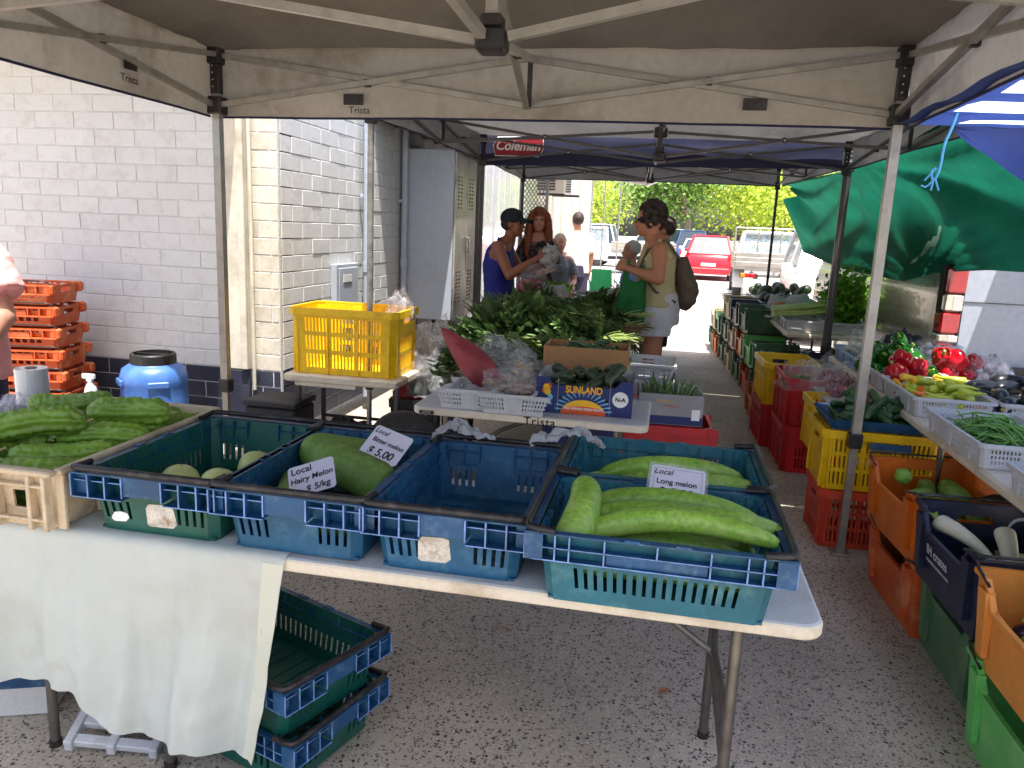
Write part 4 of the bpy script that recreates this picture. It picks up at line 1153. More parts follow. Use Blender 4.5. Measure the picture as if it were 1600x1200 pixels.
rown = ['front', 'second', 'third', 'fourth', 'fifth', 'sixth', 'rearmost']
bml = ['bitter melon in the %s row of the pile, %s half of the cream crate' % (rown[k // 2], ['left', 'right'][k % 2]) for k in range(14)]
bml += ['bright bitter melon lying on top at the back right, against the dark green crate', 'bitter melon lying on top at the back left of the pile', 'bitter melon lying on top in the middle of the pile']
bml += ['bitter melon buried in the bottom layer of the cream crate, %s' % q for q in ('near the front', 'second from the front', 'third from the front', 'at the back')]
for k, (x, y, z, a) in enumerate(spots):
    put('bitter_melon', bms[k % 3], bml[k], 'bitter melon', (x, y, TZ + z), (R(U(0, 360)), R(-3 + U(-4, 4)), R(a)), 'bitter melons in the cream crate', U(.92, 1.02))

# round melons in crate 1
rm = veg_mesh('round_melon', .105, .055, 'oval', 0, [M['round'], M['stem']], 20, 20, stem=(.008, .003))
for x, y, z, la in ((-1.30, 1.86, .068, 'pale green round melon nearest the front left inside the dark green crate'), (-1.185, 1.87, .066, 'pale round melon with stalk up, right of another in the dark green crate'),
                    (-1.17, 2.05, .068, 'round melon behind the front two in the dark green crate'), (-1.115, 2.13, .064, 'round melon half hidden against the right wall of the dark green crate')):
    put('round_melon', rm, la, 'round melon', (x, y, TZ + z + .005), (U(-.5, .5), R(-75 + U(-10, 10)), U(0, 3)), 'round melons in the dark green crate')
# hairy melons in crate 2
hm = veg_mesh('hairy_melon', .27, .056, 'cyl', .0, [M['hairy'], M['stem']], 24, 24, stem=(.01, .004))
for (x, y, z, rz, ry, sc, la) in ((-.88, 2.06, .135, -2, 3, 1.08, 'large hairy melon lying across the back of the blue crate'), (-.82, 1.96, .130, -22, 8, 1.08, 'hairy melon leaning to the right, between the two price signs'),
                                  (-.945, 1.85, .09, -70, 0, .85, 'small hairy melon under the handwritten sign'), (-.80, 1.74, .075, 10, 0, .8, 'hairy melon low at the front of the blue crate')):
    put('hairy_melon', hm, la, 'hairy melon', (x, y, TZ + z), (0, R(ry), R(rz)), 'hairy melons in the blue crate', sc)
# long melons
lm = [veg_mesh('long_melon_a', .40, .033, 'club', .018, [M['long'], M['stem']], 30, 24, stem=(.022, .005), asym=.012), veg_mesh('long_melon_b', .43, .030, 'club', .03, [M['long'], M['stem']], 30, 24, stem=(.022, .005), asym=-.02, seed=3)]
LG = 'long melons in the two crates at the right end'
for (x, y, z, rz, ry, m, sc, la) in (
        (.08, 1.695, .150, -4, 4, 1, 1.0, 'pale green long melon on top at the front of the near crate'),
        (.09, 1.77, .155, -2, 2, 0, 1.1, 'long melon just behind the top front one'),
        (.06, 1.85, .145, 3, 0, 1, 1.0, 'long melon lying under the printed sign'),
        (.07, 1.69, .06, -1, 0, 0, 1.05, 'long melon low against the front wall of the near crate'),
        (.06, 1.775, .06, 1, 0, 1, 1.0, 'long melon in the bottom layer of the near crate'),
        (.06, 1.87, .06, 0, 0, 0, 1.05, 'long melon at the bottom by the back wall of the near crate'),
        (-.165, 1.75, .155, 86, 22, 0, (.62, 1.35, 1.35), 'thick long melon standing up at the left of the near crate'),
        (-.13, 1.79, .06, 88, 0, 0, .70, 'long melon lying lengthwise beside the upright one'),
        (.06, 2.28, .105, 2, 4, 1, 1.0, 'pale long melon with a scar, in the far teal crate'),
        (.11, 2.19, .11, -5, 5, 0, 1.0, 'long melon in front of the scarred one in the far crate'),
        (-.16, 2.25, .09, 70, -10, 0, .42, 'short round-ended melon at the left of the far crate')):
    put('long_melon', lm[m], la, 'long melon', (x, y, TZ + z), (R(-8), R(ry), R(180 + rz)), LG, sc)

# price signs
def sign(label, loc, rot, w, h, lines, sleeve=False):
    s = thing('price_sign', label, 'price sign', loc); s.rotation_mode = 'ZYX'; s.rotation_euler = rot
    b = MB(); c = .006
    P = [(-w / 2 + c, -h / 2), (w / 2 - c, -h / 2), (w / 2, -h / 2 + c), (w / 2, h / 2 - c), (w / 2 - c, h / 2), (-w / 2 + c, h / 2), (-w / 2, h / 2 - c), (-w / 2, -h / 2 + c)]
    b.prism(P, lambda u, v, q: (u, v, -q), .0012); b.build('card', M['ply'], s)
    if sleeve:
        b = MB(); b.prism([(u * 1.1, v * 1.18) for u, v in P], lambda u, v, q: (u, v, -.0016 - q), .0004); b.build('plastic_sleeve', M['clear'], s)
        for a in ((-w / 2 + .008, h / 2 - .008, w / 2 - .008, h / 2 - .0075), (-w / 2 + .008, -h / 2 + .008, -w / 2 + .0085, h / 2 - .008), (w / 2 - .0085, -h / 2 + .008, w / 2 - .008, h / 2 - .008)):
            b = MB(); b.box(a[0], a[2], a[1], a[3], .0002, .0005); b.build('printed_border', M['ink'], s)
    for (tx, sz, x, y, sh, bo, rz) in lines:
        text(tx, sz, M['ink'], s, (x, y, .0008), (0, 0, R(rz)), shear=sh, bold=bo)
sign('white price sign reading Long melon in a clear sleeve, propped in the near right crate', (.07, 1.88, TZ + .215), (R(40), R(1), R(-3)), .135, .095,
     [('Local', .022, -.037, .028, .25, 0, 0), ('Long melon', .021, -.002, .0, 0, .0002, 0), ('$ 5.00', .034, 0, -.03, 0, .0006, 0)], True)
sign('white price sign reading Bitter melon leaning at the right of the blue crate', (-.735, 1.99, TZ + .205), (R(42), R(-4), R(-20)), .13, .10,
     [('Local', .022, -.037, .033, .25, 0, 0), ('Bitter melon', .021, .004, .005, 0, .0002, 0), ('$ 5.00', .034, .0, -.03, .1, .0006, 2)])
sign('white handwritten price sign for hairy melon at the front of the blue crate', (-.865, 1.79, TZ + .160), (R(44), R(-3), R(24)), .125, .095,
     [('Local', .027, -.026, .030, 0, .0003, 2), ('Hairy Melon', .023, .0, .002, .15, .0003, 3), ('$ 5/kg', .026, .015, -.03, .1, .0003, 3)])

# white poly bags on the crate rims
def crumple(name, label, cat, m, loc, rx, ry, rz_, seed, parts=None, grp=None, spike=.35, nu=36, nv=22, flat=.3):
    b = MB()
    def fn(i, j):
        a = 2 * PI * i; p = PI * j
        d = Vector((math.sin(p) * math.cos(a), math.sin(p) * math.sin(a), math.cos(p)))
        n1 = noise.noise(d * 2.2 + Vector((seed, 0, 0))); n2 = noise.noise(d * 6 + Vector((0, seed, 0))); n3 = abs(noise.noise(d * 11 + Vector((0, 0, seed))))
        r = 1 + spike * n1 + spike * .5 * n2 - spike * .3 * n3
        z = d.z * r
        if z < -flat: z = -flat
        return (d.x * r * rx, d.y * r * ry, (z + flat) * rz_)
    b.grid(nu, nv, fn, cu=True)
    return tag(b.build(name, m, None, loc), label, cat, grp)
def ribbon_bag(label, loc, rz, pts, w, seed):
    t = thing('plastic_bag', label, 'plastic bag', loc, rz)
    b = MB(); P = [Vector(p) for p in pts]
    def fn(i, j):
        p = interp(P, i); v = 2 * j - 1
        wid = w * (1.1 + .5 * math.sin(i * 4 + seed)) * (1 - .75 * i ** 3)
        rid = abs(fold(i * 5, v * 2.2, seed)) * 1.5 + abs(fold(i * 11, v * 5, seed + 4)) * .7 + abs(fold(i * 24, v * 9, seed + 9)) * .3
        return (p.x + w * .35 * fold(i * 6, v * 3, seed + 2), p.y + wid * v * (1 - .3 * abs(fold(i * 4, v, seed))), p.z + w * .55 * rid - .5 * w * v * v * (1 - i))
    b.grid(60, 34, fn)
    b.build('bag', M['polyb'], t)
ribbon_bag('crumpled white plastic bag on the far left corner of the empty blue crate', (-.665, 2.26, TZ + .185), R(-8), [(0, 0, .0), (.05, .02, .025), (.1, -.01, .02), (.15, -.02, .003), (.2, -.02, .0)], .035, 1)
ribbon_bag('white plastic bag draped over the bar between the empty and the teal crate', (-.36, 2.26, TZ + .185), R(0), [(0, 0, .0), (.05, .0, .01), (.11, .02, .03), (.15, .02, .035), (.18, -.01, .02), (.22, -.05, .006)], .038, 4)
# dry leaf
lf = MB(); lf.grid(6, 4, lambda i, j: (i * .055, (j - .5) * .028 * math.sin(PI * min(1, i + .08)), .006 + .012 * abs(j - .5) + .008 * math.sin(i * 4)))
tag(lf.build('dry_leaf', M['leafdry'], None, (.09, 2.46, 0), (0, 0, .6)), 'curled brown dry leaf on the pavement under the table', 'leaf')
for k in range(26):
    q = MB(); a = U(.012, .03); w_ = a * U(.3, .6)
    q.grid(4, 3, lambda i, j: (i * a * 1.6, (j - .5) * w_ * math.sin(PI * min(1, i + .12)), .003 + .006 * abs(j - .5) + .004 * math.sin(i * 5)))
    tag(q.build('leaf_scrap', M['leafdry'] if k % 3 else M['leafm'], None, (U(.2, .75), U(2.9, 10.5), 0) if k % 2 else (U(-.6, .8), U(2.0, 4.5), 0), (0, 0, U(0, 6))), 'tiny leaf scrap dropped on the pavement between the stalls', 'leaf', 'leaf scraps on the pavement')

# items at the far left edge
pr = thing('wrap_roll', 'roll of clear plastic wrap standing at the left edge behind the bitter melons', 'roll', (-2.29, 2.42, .74))
b = MB(); b.lathe([(.020, .235), (.055, .235), (.055, 0), (.020, 0)], 28, sm=False); b.build('film', M['film'], pr)
b = MB(); b.lathe([(.012, .238), (.0195, .238), (.0195, .002), (.012, .002)], 20, sm=False); b.build('core', M['root'], pr)
st = thing('stand_table', 'small dark side table behind the front table at the far left edge', 'table', (-2.45, 2.62, 0))
b = MB(); b.bbox(-.42, .35, -.25, .25, .70, .738, .006); b.build('tabletop', M['navyc'], st)
for x, y in ((-.4, -.2), (.3, -.2), (-.4, .2), (.3, .2)):
    b = MB(); b.tube([(x, y, .001), (x, y, .70)], .014, 8); b.build('leg', M['tleg'], st)
nb = thing('navy_basket', 'navy plastic basket with cloudy bag at the left edge of the front stall', 'basket', (-2.19, 2.24, .74))
b = MB(); walls(b, .26, .18, .30, .22, .11, .004, .02, slots(0, 8, .02, .008, .03, .07), [], 0); b.build('basket', M['navyc'], nb)
crumple('plastic_bag', 'cloudy plastic bag filling the navy basket at the left edge', 'plastic bag', M['cloudy'], (-2.19, 2.24, .76), .11, .08, .12, 3)
# ------------------------------------------------------------------ bunch builder
def stem_bunch(name, label, cat, loc, n, L, spread, m, grp=None, r=.005, up=.7, dirv=(0, 0, 1), flatleaf=False):
    b = MB(); d = Vector(dirv).normalized()
    for k in range(n):
        p = Vector((U(-spread, spread), U(-spread, spread), 0)); q = (d + Vector((U(-.45, .45), U(-.45, .45), U(-.1, .3)))).normalized()
        l = L * U(.6, 1.1)
        if flatleaf:
            pts = [p + q * l * t + Vector((0, 0, -.25 * l * t * t)) for t in (0, .33, .66, 1)]
            s = q.cross(Vector((0, 0, 1))).normalized()
            w = [r * 1.0, r * 1.8, r * 1.5, r * .1]
            vs = []
            for a, ww in zip(pts, w): vs += [tuple(a - s * ww), tuple(a + Vector((0, 0, -ww * .5))), tuple(a + s * ww)]
            b.add(vs, [(i * 3 + j, i * 3 + j + 1, i * 3 + j + 4, i * 3 + j + 3) for i in range(3) for j in range(2)], 0, True)
        else:
            b.tube([p, p + q * l * .5, p + q * l + Vector((0, 0, -.1 * l))], [r, r, r * .6], 6)
    return tag(b.build(name, m, None, loc), label, cat, grp)
# ------------------------------------------------------------------ left middle: drum, thin crates, yellow crate
dr = thing('blue_drum', 'round blue plastic drum with black screw lid against the navy wall base', 'drum', (-3.14, 4.28, 0)); dr.scale = (.90, .90, .98)
b = MB(); b.lathe([(.20, .001), (.215, .02), (.220, .10), (.215, .30), (.222, .34), (.222, .42), (.218, .50), (.224, .52), (.222, .56), (.205, .61), (.165, .635), (.142, .645), (.142, .665)], 40)
b.build('body', M['drum'], dr)
b = MB(); b.lathe([(.146, .640), (.150, .645), (.150, .70), (.144, .708), (.128, .708), (.126, .69), (.04, .688), (.0, .688)], 40, sm=False)
for k in range(36):
    a = 2 * PI * k / 36; b.box(.1495 * math.cos(a) - .002, .1495 * math.cos(a) + .002, .1495 * math.sin(a) - .002, .1495 * math.sin(a) + .002, .648, .698)
ld = b.build('lid', M['blackp'], dr)
b = MB(); b.bbox(-.125, .125, -.012, .012, .6885, .704, .003); b.build('grip_bar', M['blackp'], ld)
for s in (-1, 1):
    b = MB(); b.bbox(-.07, .07, -.012, .012, -.02, .02, .006); b.build('side_grip', M['drum'], dr, (s * .15, -.165, .53), (0, 0, R(s * 42)))
sb = thing('spray_bottle', 'white spray bottle with red trigger next to the blue drum', 'spray bottle', (-3.33, 3.95, .40))
b = MB(); b.lathe([(.035, 0), (.037, .01), (.037, .09), (.03, .12), (.014, .15), (.013, .17)], 20); b.build('bottle', M['greyt'], sb)
b = MB(); b.bbox(-.05, .03, -.012, .012, .17, .20, .004); b.bbox(-.02, .015, -.012, .012, .155, .17, .002); b.build('spray_head', M['paintw'], sb)
b = MB(); b.tube([(-.022, 0, .168), (-.035, 0, .15), (-.03, 0, .13)], .004, 6); b.build('trigger', M['inkred'], sb)
bx = thing('storage_box', 'dark lidded box under the spray bottle beside the blue drum', 'box', (-3.36, 3.97, 0)); b = MB(); b.bbox(-.13, .2, -.12, .14, .001, .40, .01); b.build('box', M['navybox'], bx)

G = 'thin orange crates stacked against the brick wall'
def thin_crate(label, loc, rz, m):
    t = thing('orange_crate', label, 'crate', loc, rz, G)
    b = MB()
    hx = slots(0, 7, .042, .028, .098, .108) + slots(0, 7, .042, .028, .03, .055)
    hy = [(-.05, .05, .07, .1)]
    walls(b, .46, .33, .50, .37, .12, .004, .02, hx, hy); b.build('basket', m, t)
    r = MB()
    for s in (-1, 1):
        y = s * .19
        r.bbox(-.25, .25, y - .012, y + .012, .058, .068, .002)
        r.bbox(-.17, .25, y - .012, y + .012, .112, .122, .002)
        for u in (-.24, -.17, -.1, .1, .17, .24): r.bbox(u - .004, u + .004, y - .014, y + .014, .06, .12, .001)
        for u in (-.055, .0, .055): r.bbox(u - .03, u + .03, y - .004, y + .004, .069, .10, .001)
    for s in (-1, 1):
        for v in (-1, 1): r.bbox(s * .235 - .03, s * .235 + .03, v * .17 - .03, v * .17 + .03, .06, .125, .01)
    r.build('rim', m, t)
    k = MB(); k.tube([(-.26, -.19, .118), (-.20, -.2, .122), (-.15, -.205, .15), (.2, -.205, .15), (.235, -.2, .145), (.25, -.18, .125)], .005, 6); k.build('swing_bar', M['handle'], t)
names = ['lowest', 'second', 'third', 'fourth', 'fifth', 'topmost']
for k in range(6):
    z = .30 + k * .135
    thin_crate('%s thin orange crate %s' % (names[k], 'of the leaning stack by the brick wall' if k < 5 else 'of the leaning stack, whitish with wear'), (-3.98 + .012 * (5 - k), 4.22, z - .135 * 0), R(14), M['orange2'])
bx = thing('dark_tub', 'dark tub that carries the stack of thin orange crates', 'box', (-3.98, 4.24, 0), R(14)); b = MB(); b.bbox(-.24, .24, -.17, .17, .001, .298, .02); b.build('tub', M['navybox'], bx)
for k in range(4):
    t = thin_crate('%s pale orange crate of the farther stack by the left frame edge' % ['lowest', 'second', 'third', 'topmost'][k], (-4.45, 4.24, .28 + k * .14), R(-6), M['orange2'])
bx = thing('dark_tub', 'dark tub under the farther stack of orange crates at the left edge', 'box', (-4.45, 4.25, 0)); b = MB(); b.bbox(-.24, .24, -.17, .17, .001, .278, .02); b.build('tub', M['navybox'], bx)

# yellow crate on low trolley table
yt = thing('trolley_table', 'low white plank table on thin dark legs under the bright yellow crate', 'table', (-1.88, 4.50, 0))
b = MB(); b.bbox(-.37, .36, -.22, .26, .585, .632, .008); b.bbox(-.30, .10, -.215, -.19, .560, .588, .006); b.build('plank_top', M['tableedge'], yt)
for x, y in ((-.30, -.16), (.34, -.16), (-.30, .2), (.40, .22)):
    b = MB(); b.tube([(x, y, .001), (x, y, .584 if x < .36 else .74)], .012, sq=True); b.build('leg', M['steeld'], yt)
for z in (.28, .10):
    b = MB(); b.tube([(-.30, -.16, z), (.34, -.16, z)], .009, sq=True); b.tube([(-.3, .2, z), (.34, .2, z)], .009, sq=True); b.build('rail', M['steeld'], yt)
yc = stack_crate('yellow_crate', 'large bright yellow slotted crate on the low white trolley table by the wall', 'crate', M['yellow'], (-1.89, 4.55, .634), R(1), None, sx=.70, sy=.46, h=.405)
crumple('plastic_bag', 'clear plastic bag sticking up from the right corner of the large yellow crate', 'plastic bag', M['cloudy'], (-1.62, 4.62, .96), .085, .05, .13, 8, flat=.5)
# black rolled bag & things under the trolley
crumple('black_sack', 'dark sack lying under the low trolley table', 'sack', M['navybox'], (-1.95, 4.55, .001), .24, .16, .22, 5)
bx = thing('black_box', 'black storage box beneath the trolley next to the pillar', 'box', (-2.28, 4.36, 0)); b = MB(); b.bbox(-.2, .13, -.14, .14, .001, .42, .012); b.bbox(-.21, .14, -.15, .15, .422, .46, .008); b.build('box', M['navybox'], bx)
wh = thing('hand_trolley', 'hand trolley with a big pale wheel behind the white table', 'trolley', (-1.42, 4.18, 0))
b = MB()
b.lathe([(.21, -.02), (.235, -.026), (.245, 0), (.235, .026), (.21, .02)], 40); w = b.build('tyre', M['rubber'], wh, (0, 0, .25), (R(90), 0, 0))
b = MB(); b.lathe([(.0, -.012), (.20, -.014), (.212, 0), (.20, .014), (0, .012)], 40); b.build('wheel_disc', M['root'], wh, (0, 0, .25), (R(90), 0, 0))
b = MB(); b.tube([(-.3, .05, .25), (.3, .05, .3), (.3, .05, .5)], .012, 8); b.tube([(0, -.03, .25), (0, .08, .25)], .014, 10); b.build('frame', M['steeld'], wh)
crumple('plastic_bag', 'big cloudy plastic bag of green leaves on the ground crate right of the yellow crate', 'plastic bag', M['cloudy'], (-1.46, 4.85, .46), .21, .2, .36, 11)
stem_bunch('leaf_bundle', 'dark green leaves packed inside the big cloudy bag', 'vegetable bundle', (-1.45, 4.85, .47), 160, .2, .13, M['leafd'], r=.012, flatleaf=True)
stack_crate('black_crate', 'black crate under the bag of green leaves beside the trolley', 'crate', M['blackp'], (-1.46, 4.86, .001), 0, None, sx=.5, sy=.4, h=.44)
crumple('cloth_bundle', 'red and white cloth bundle stuffed under the trolley beside the wheel', 'cloth', M['inkred'], (-1.62, 4.8, .36), .10, .08, .16, 14)

# ------------------------------------------------------------------ second table
ft2 = folding_table('folding_table', 'shorter white folding table in the middle with a name handwritten on its edge', -1.10, -.02, 3.30, 3.90, TZ, (.40, -.40))
text('Trista', .052, M['ink'], ft2, (.06, -.3012, TZ - .022), (R(90), 0, 0), bold=.0006, space=1.15)
b = MB(); b.bbox(-.50, -.43, -.3035, -.3005, TZ - .030, TZ - .014, .001); b.build('maker_plate', M['blackp'], ft2)
text('LIFETIME', .011, M['greyt'], ft2, (-.465, -.3038, TZ - .022), (R(90), 0, 0))
# sunland carton
sun_o, fr = box_open('fruit_carton', 'navy printed fruit carton with orange lettering and sun picture, full of dark gourds', [M['cardblue'], M['cardwhite']], (-.325, 3.565, TZ + .001), R(2), .44, .30, .165, .035, .62)
yF = -.1512
b = MB(); n = 20
P = [(-.10 + .0, .0005)] + [(.102 * math.cos(PI - PI * k / n), .0005 + .075 * math.sin(PI * k / n) ** 1) for k in range(n + 1)]
b.prism([(.102 * math.cos(PI * k / n), .0008 + .068 * math.sin(PI * k / n)) for k in range(n + 1)], lambda u, v, q: (u, yF - .0006 + q, v), .0005); b.build('printed_sun', M['sunye'], sun_o)
b = MB(); b.prism([(-.106, .001), (.106, .001), (.09, .030)] + [(.09 - k * .018, .030 + .009 * math.sin(PI * (k / 10))) for k in range(1, 10)] + [(-.09, .030)], lambda u, v, q: (u, yF - .0012 + q, v), .0005); b.build('printed_field', M['sunor'], sun_o)
b = MB()
for k in range(15):
    a = PI * (k + .5) / 15
    c, s = math.cos(a), math.sin(a)
    w = .004
    b.prism([(.082 * c + w * .3 * s, .012 + .072 * s - w * .3 * c), (.130 * c * 1.0 + w * s, .012 + .098 * s - w * c), (.130 * c - w * s, .012 + .098 * s + w * c), (.082 * c - w * .3 * s, .012 + .072 * s + w * .3 * c)], lambda u, v, q: (u, yF - .0003 + q, v), .0003)
b.build('printed_rays', M['suncy'], sun_o)
text('SUNLAND', .045, M['inkred'], sun_o, (0, yF - .0006, .112), (R(90), 0, 0), bold=.0028, sx=.80)
text('SUNLAND', .045, M['sunye'], sun_o, (0, yF - .0014, .113), (R(90), 0, 0), bold=.0010, sx=.80)
text('TREE RIPENED FRESH FRUITS', .015, M['inkwhite'], sun_o, (0, yF - .002, .026), (R(90), 0, 0), bold=.0004, sx=.95)
b = MB(); b.prism([(.165 + .036 * math.cos(2 * PI * k / 28), .082 + .036 * math.sin(2 * PI * k / 28)) for k in range(28)], lambda u, v, q: (u, yF - .0008 + q, v), .0006); b.build('round_sticker', M['inkwhite'], sun_o)
text('N-A', .026, M['ink'], sun_o, (.165, yF - .0014, .082), (R(90), 0, 0), bold=.001)
b = MB()
for s in (-1, 1): b.prism([(s * .105 + .008 * math.cos(2 * PI * k / 12), .072 + .008 * math.sin(2 * PI * k / 12)) for k in range(12)], lambda u, v, q: (u, yF - .0009 + q, v), .0006)
b.build('punched_hole', M['dark'], sun_o)
b = MB()
for (u, v, r, mi) in ((-.172, .118, .015, 1), (-.160, .122, .012, 0), (-.180, .103, .012, 0), (-.166, .098, .015, 1), (-.158, .132, .007, 0)):
    b.prism([(u + r * math.cos(2 * PI * k / 14), v + r * 1.1 * math.sin(2 * PI * k / 14)) for k in range(14)], lambda a, c, q: (a, yF - .0009 - .0004 * mi + q, c), .0006, mi)
b.prism([(-.160, .065), (-.145, .06), (-.140, .075), (-.150, .09), (-.165, .085)], lambda a, c, q: (a, yF - .0012 + q, c), .0006, 3)
for k, mi in ((0, 2), (1, 3), (2, 2), (3, 3)): b.prism([(-.178 + k * .009, .04), (-.171 + k * .009, .038), (-.160 + k * .003, .066), (-.166 + k * .003, .07)], lambda a, c, q: (a, yF - .0009 + q, c), .0006, mi)
b.build('rosette_print', [M['sunor'], M['sunye'], M['inkwhite'], M['suncy']], sun_o)
b = MB()
for s in (-1, 1): b.box(s * .118 - .0006, s * .118 + .0006, yF - .0004, yF, .002, .162)
b.build('fold_line', M['cardwhite'], sun_o)
gz = [veg_mesh('gourd_a', .15, .026, 'cyl', .006, [M['zuc'], M['stem']], 14, 12, stem=(.008, .004)), veg_mesh('gourd_b', .13, .030, 'club', .004, [M['zuc'], M['stem']], 14, 12, stem=(.008, .004))]
for k in range(32):
    x = -.325 + U(-.15, .15); y = 3.565 + U(-.09, .09); la = k // 10
    put('dark_gourd', gz[k % 2], 'dark green gourd heaped in the navy fruit carton', 'gourd', (x, y, TZ + .05 + la * .045), (0, R(U(-25, 10) if la < 2 else U(-50, -5)), R(U(0, 360))), 'dark gourds in the navy carton')
# brown carton behind
bo, _ = box_open('brown_carton', 'plain brown carton with rounded corners holding long dark gourds, behind the navy carton', [M['card'], M['card']], (-.36, 3.90, TZ + .10), R(1), .42, .26, .155, .0, .5, t=.006)
bx = thing('under_carton', 'navy carton under the brown carton at the back of the middle table', 'box', (-.36, 3.91, 0)); b = MB(); b.bbox(-.2, .2, -.11, .13, .001, TZ + .098, .006); b.build('box', M['cardblue'], bx)
lg2 = veg_mesh('dark_long_gourd', .20, .016, 'taper', .015, [M['cuc'], M['stem']], 14, 10, stem=(.01, .003))
for k in range(18):
    put('long_dark_gourd', lg2, 'long glossy dark gourd in the plain brown carton', 'gourd', (-.36 + U(-.14, .14), 3.90 + U(-.07, .07), TZ + .205 + (k // 6) * .022), (R(U(0, 360)), R(U(-12, 12)), R(U(0, 360))), 'dark gourds in the brown carton')
# white baskets with ginger / bags
G = 'white slotted baskets on the middle table'
for (x, y, w, la) in ((-.83, 3.45, .20, 'white slotted basket at the left of the middle table under the banana flower'), (-.625, 3.425, .17, 'white slotted basket beside the navy carton, under a clear bag')):
    t = tray('white_basket', la, 'basket', M['greyt'], (x, y, TZ + .001), R(1), G, sx=w + .02, sy=.30, h=.095)
bl = thing('banana_flower', 'large reddish banana flower standing point up among plastic bags', 'banana flower', (-.90, 3.62, TZ + .10))
b = MB(); rings = []
for i in range(17):
    t = i / 16
    r = .078 * math.sin(PI * (t ** .55) * .98 + .02) ** .8 if t < 1 else .001
    p = Vector((lerp(.12, -.16, t), lerp(-.02, .0, t), lerp(-.03, .23, t)))
    u = Vector((.68, 0, .73)); w = Vector((0, 1, 0))
    rings.append([tuple(p + (u * math.cos(2 * PI * k / 20) * r * (1 + .03 * math.sin(k * 2 + i * .2)) + w * math.sin(2 * PI * k / 20) * r * .8)) for k in range(20)])
b.loft(rings, True, True, 0, True); b.build('flower_body', M['blossom'], bl)
b = MB()
b.grid(10, 6, lambda i, j: (lerp(.17, -.07, i) + .03 * math.sin(PI * j), -.085 + .06 * abs(j - .5) * math.sin(PI * i) + .01, lerp(-.0, .165, i) + lerp(-.07, .05, j) * math.sin(PI * min(1, i + .15)))); b.build('outer_bract', M['blossom'], bl)
crumple('plastic_bag', 'clear plastic bag standing behind the banana flower', 'plastic bag', M['clear'], (-.80, 3.80, TZ + .05), .15, .12, .15, 21, spike=.5, flat=.5)
crumple('plastic_bag', 'clear bag of pale ginger roots between banana flower and brown carton', 'plastic bag', M['clear'], (-.66, 3.74, TZ + .05), .12, .11, .12, 23, spike=.45, flat=.5)
crumple('plastic_bag', 'clear bag of beige produce bulging over the white baskets', 'plastic bag', M['clear'], (-.66, 3.46, TZ + .09), .14, .13, .075, 25, spike=.35)
bdm = mat('beige_dried', S(168, 136, 116), .7, var=.3, scale=30, bump=.3)
for k in range(46):
    put('dried_root', veg_mesh('dried_root', .06, .010, 'cyl', .006, [bdm], 8, 7), 'beige dried root in the clear bag over the white baskets', 'dried root', (-.67 + U(-.10, .10), 3.46 + U(-.10, .10), TZ + .07 + (k // 12) * .014), (U(0, 6), U(-.3, .3), U(0, 6)), 'dried roots in the clear bag')
gin = mat('ginger_skin', S(206, 184, 140), .7, var=.2, scale=20)
for k in range(12):
    put('ginger_root', veg_mesh('ginger', .05, .011, 'cyl', .004, [gin], 8, 8), 'pale ginger root in the clear bag beside the brown carton', 'ginger', (-.655 + U(-.05, .06), 3.68 + U(-.04, .04), TZ + .10 + k * .006), (U(0, 6), U(-.6, .6), U(0, 6)), 'ginger roots in the clear bag')
bx = thing('blue_tub', 'dark blue tub on the ground under the middle table', 'tub', (-.55, 3.55, 0)); b = MB(); walls(b, .36, .5, .42, .56, .30, .006, .03, [], [], 0); b.build('tub', M['midblue'], bx)
# grey carton with stems on a red crate
stack_crate('red_crate', 'bright red slotted crate on the ground beside the middle table', 'crate', M['redc'], (.06, 4.00, .001), R(3), None, sx=.46, sy=.36, h=.62)
go, _ = box_open('grey_carton', 'faded grey printed carton of green stems on the red crate by the middle table', [M['cardgrey'], M['cardwhite']], (.07, 4.00, .625), R(3), .32, .30, .155, .0, .5)
b = MB(); b.box(-.159, .159, -.1515, -.1503, .003, .045); b.build('navy_print_band', M['cardblue'], go)
text('PRODUCE OF', .014, M['sunye'], go, (-.03, -.152, .12), (R(90), 0, 0)); text('AUSTRALIA', .014, M['sunor'], go, (0, -.152, .095), (R(90), 0, 0)); 
b = MB(); b.box(.105, .145, -.1525, -.1505, .03, .085); b.build('white_label', M['inkwhite'], go)
stem_bunch('green_stem_bunch', 'bunch of thin green stems standing in the faded grey carton', 'vegetable bunch', (.05, 4.00, .66), 70, .20, .10, M['leafm'], r=.007)
# white trays beyond
for k, z in enumerate((.64, .735)):
    t = tray('white_tray', ['lower', 'upper'][k] + ' of two white trays stacked beyond the brown carton', 'tray', M['greyt'], (-.07, 4.62, z), R(88), 'white trays stacked beyond the brown carton', sx=.38, sy=.36, h=.092)
bx = thing('red_crate', 'red crate under the two stacked white trays', 'crate', (-.07, 4.62, 0)); b = MB(); b.bbox(-.18, .18, -.18, .18, .001, .638, .01); b.build('crate_body', M['redc'], bx)

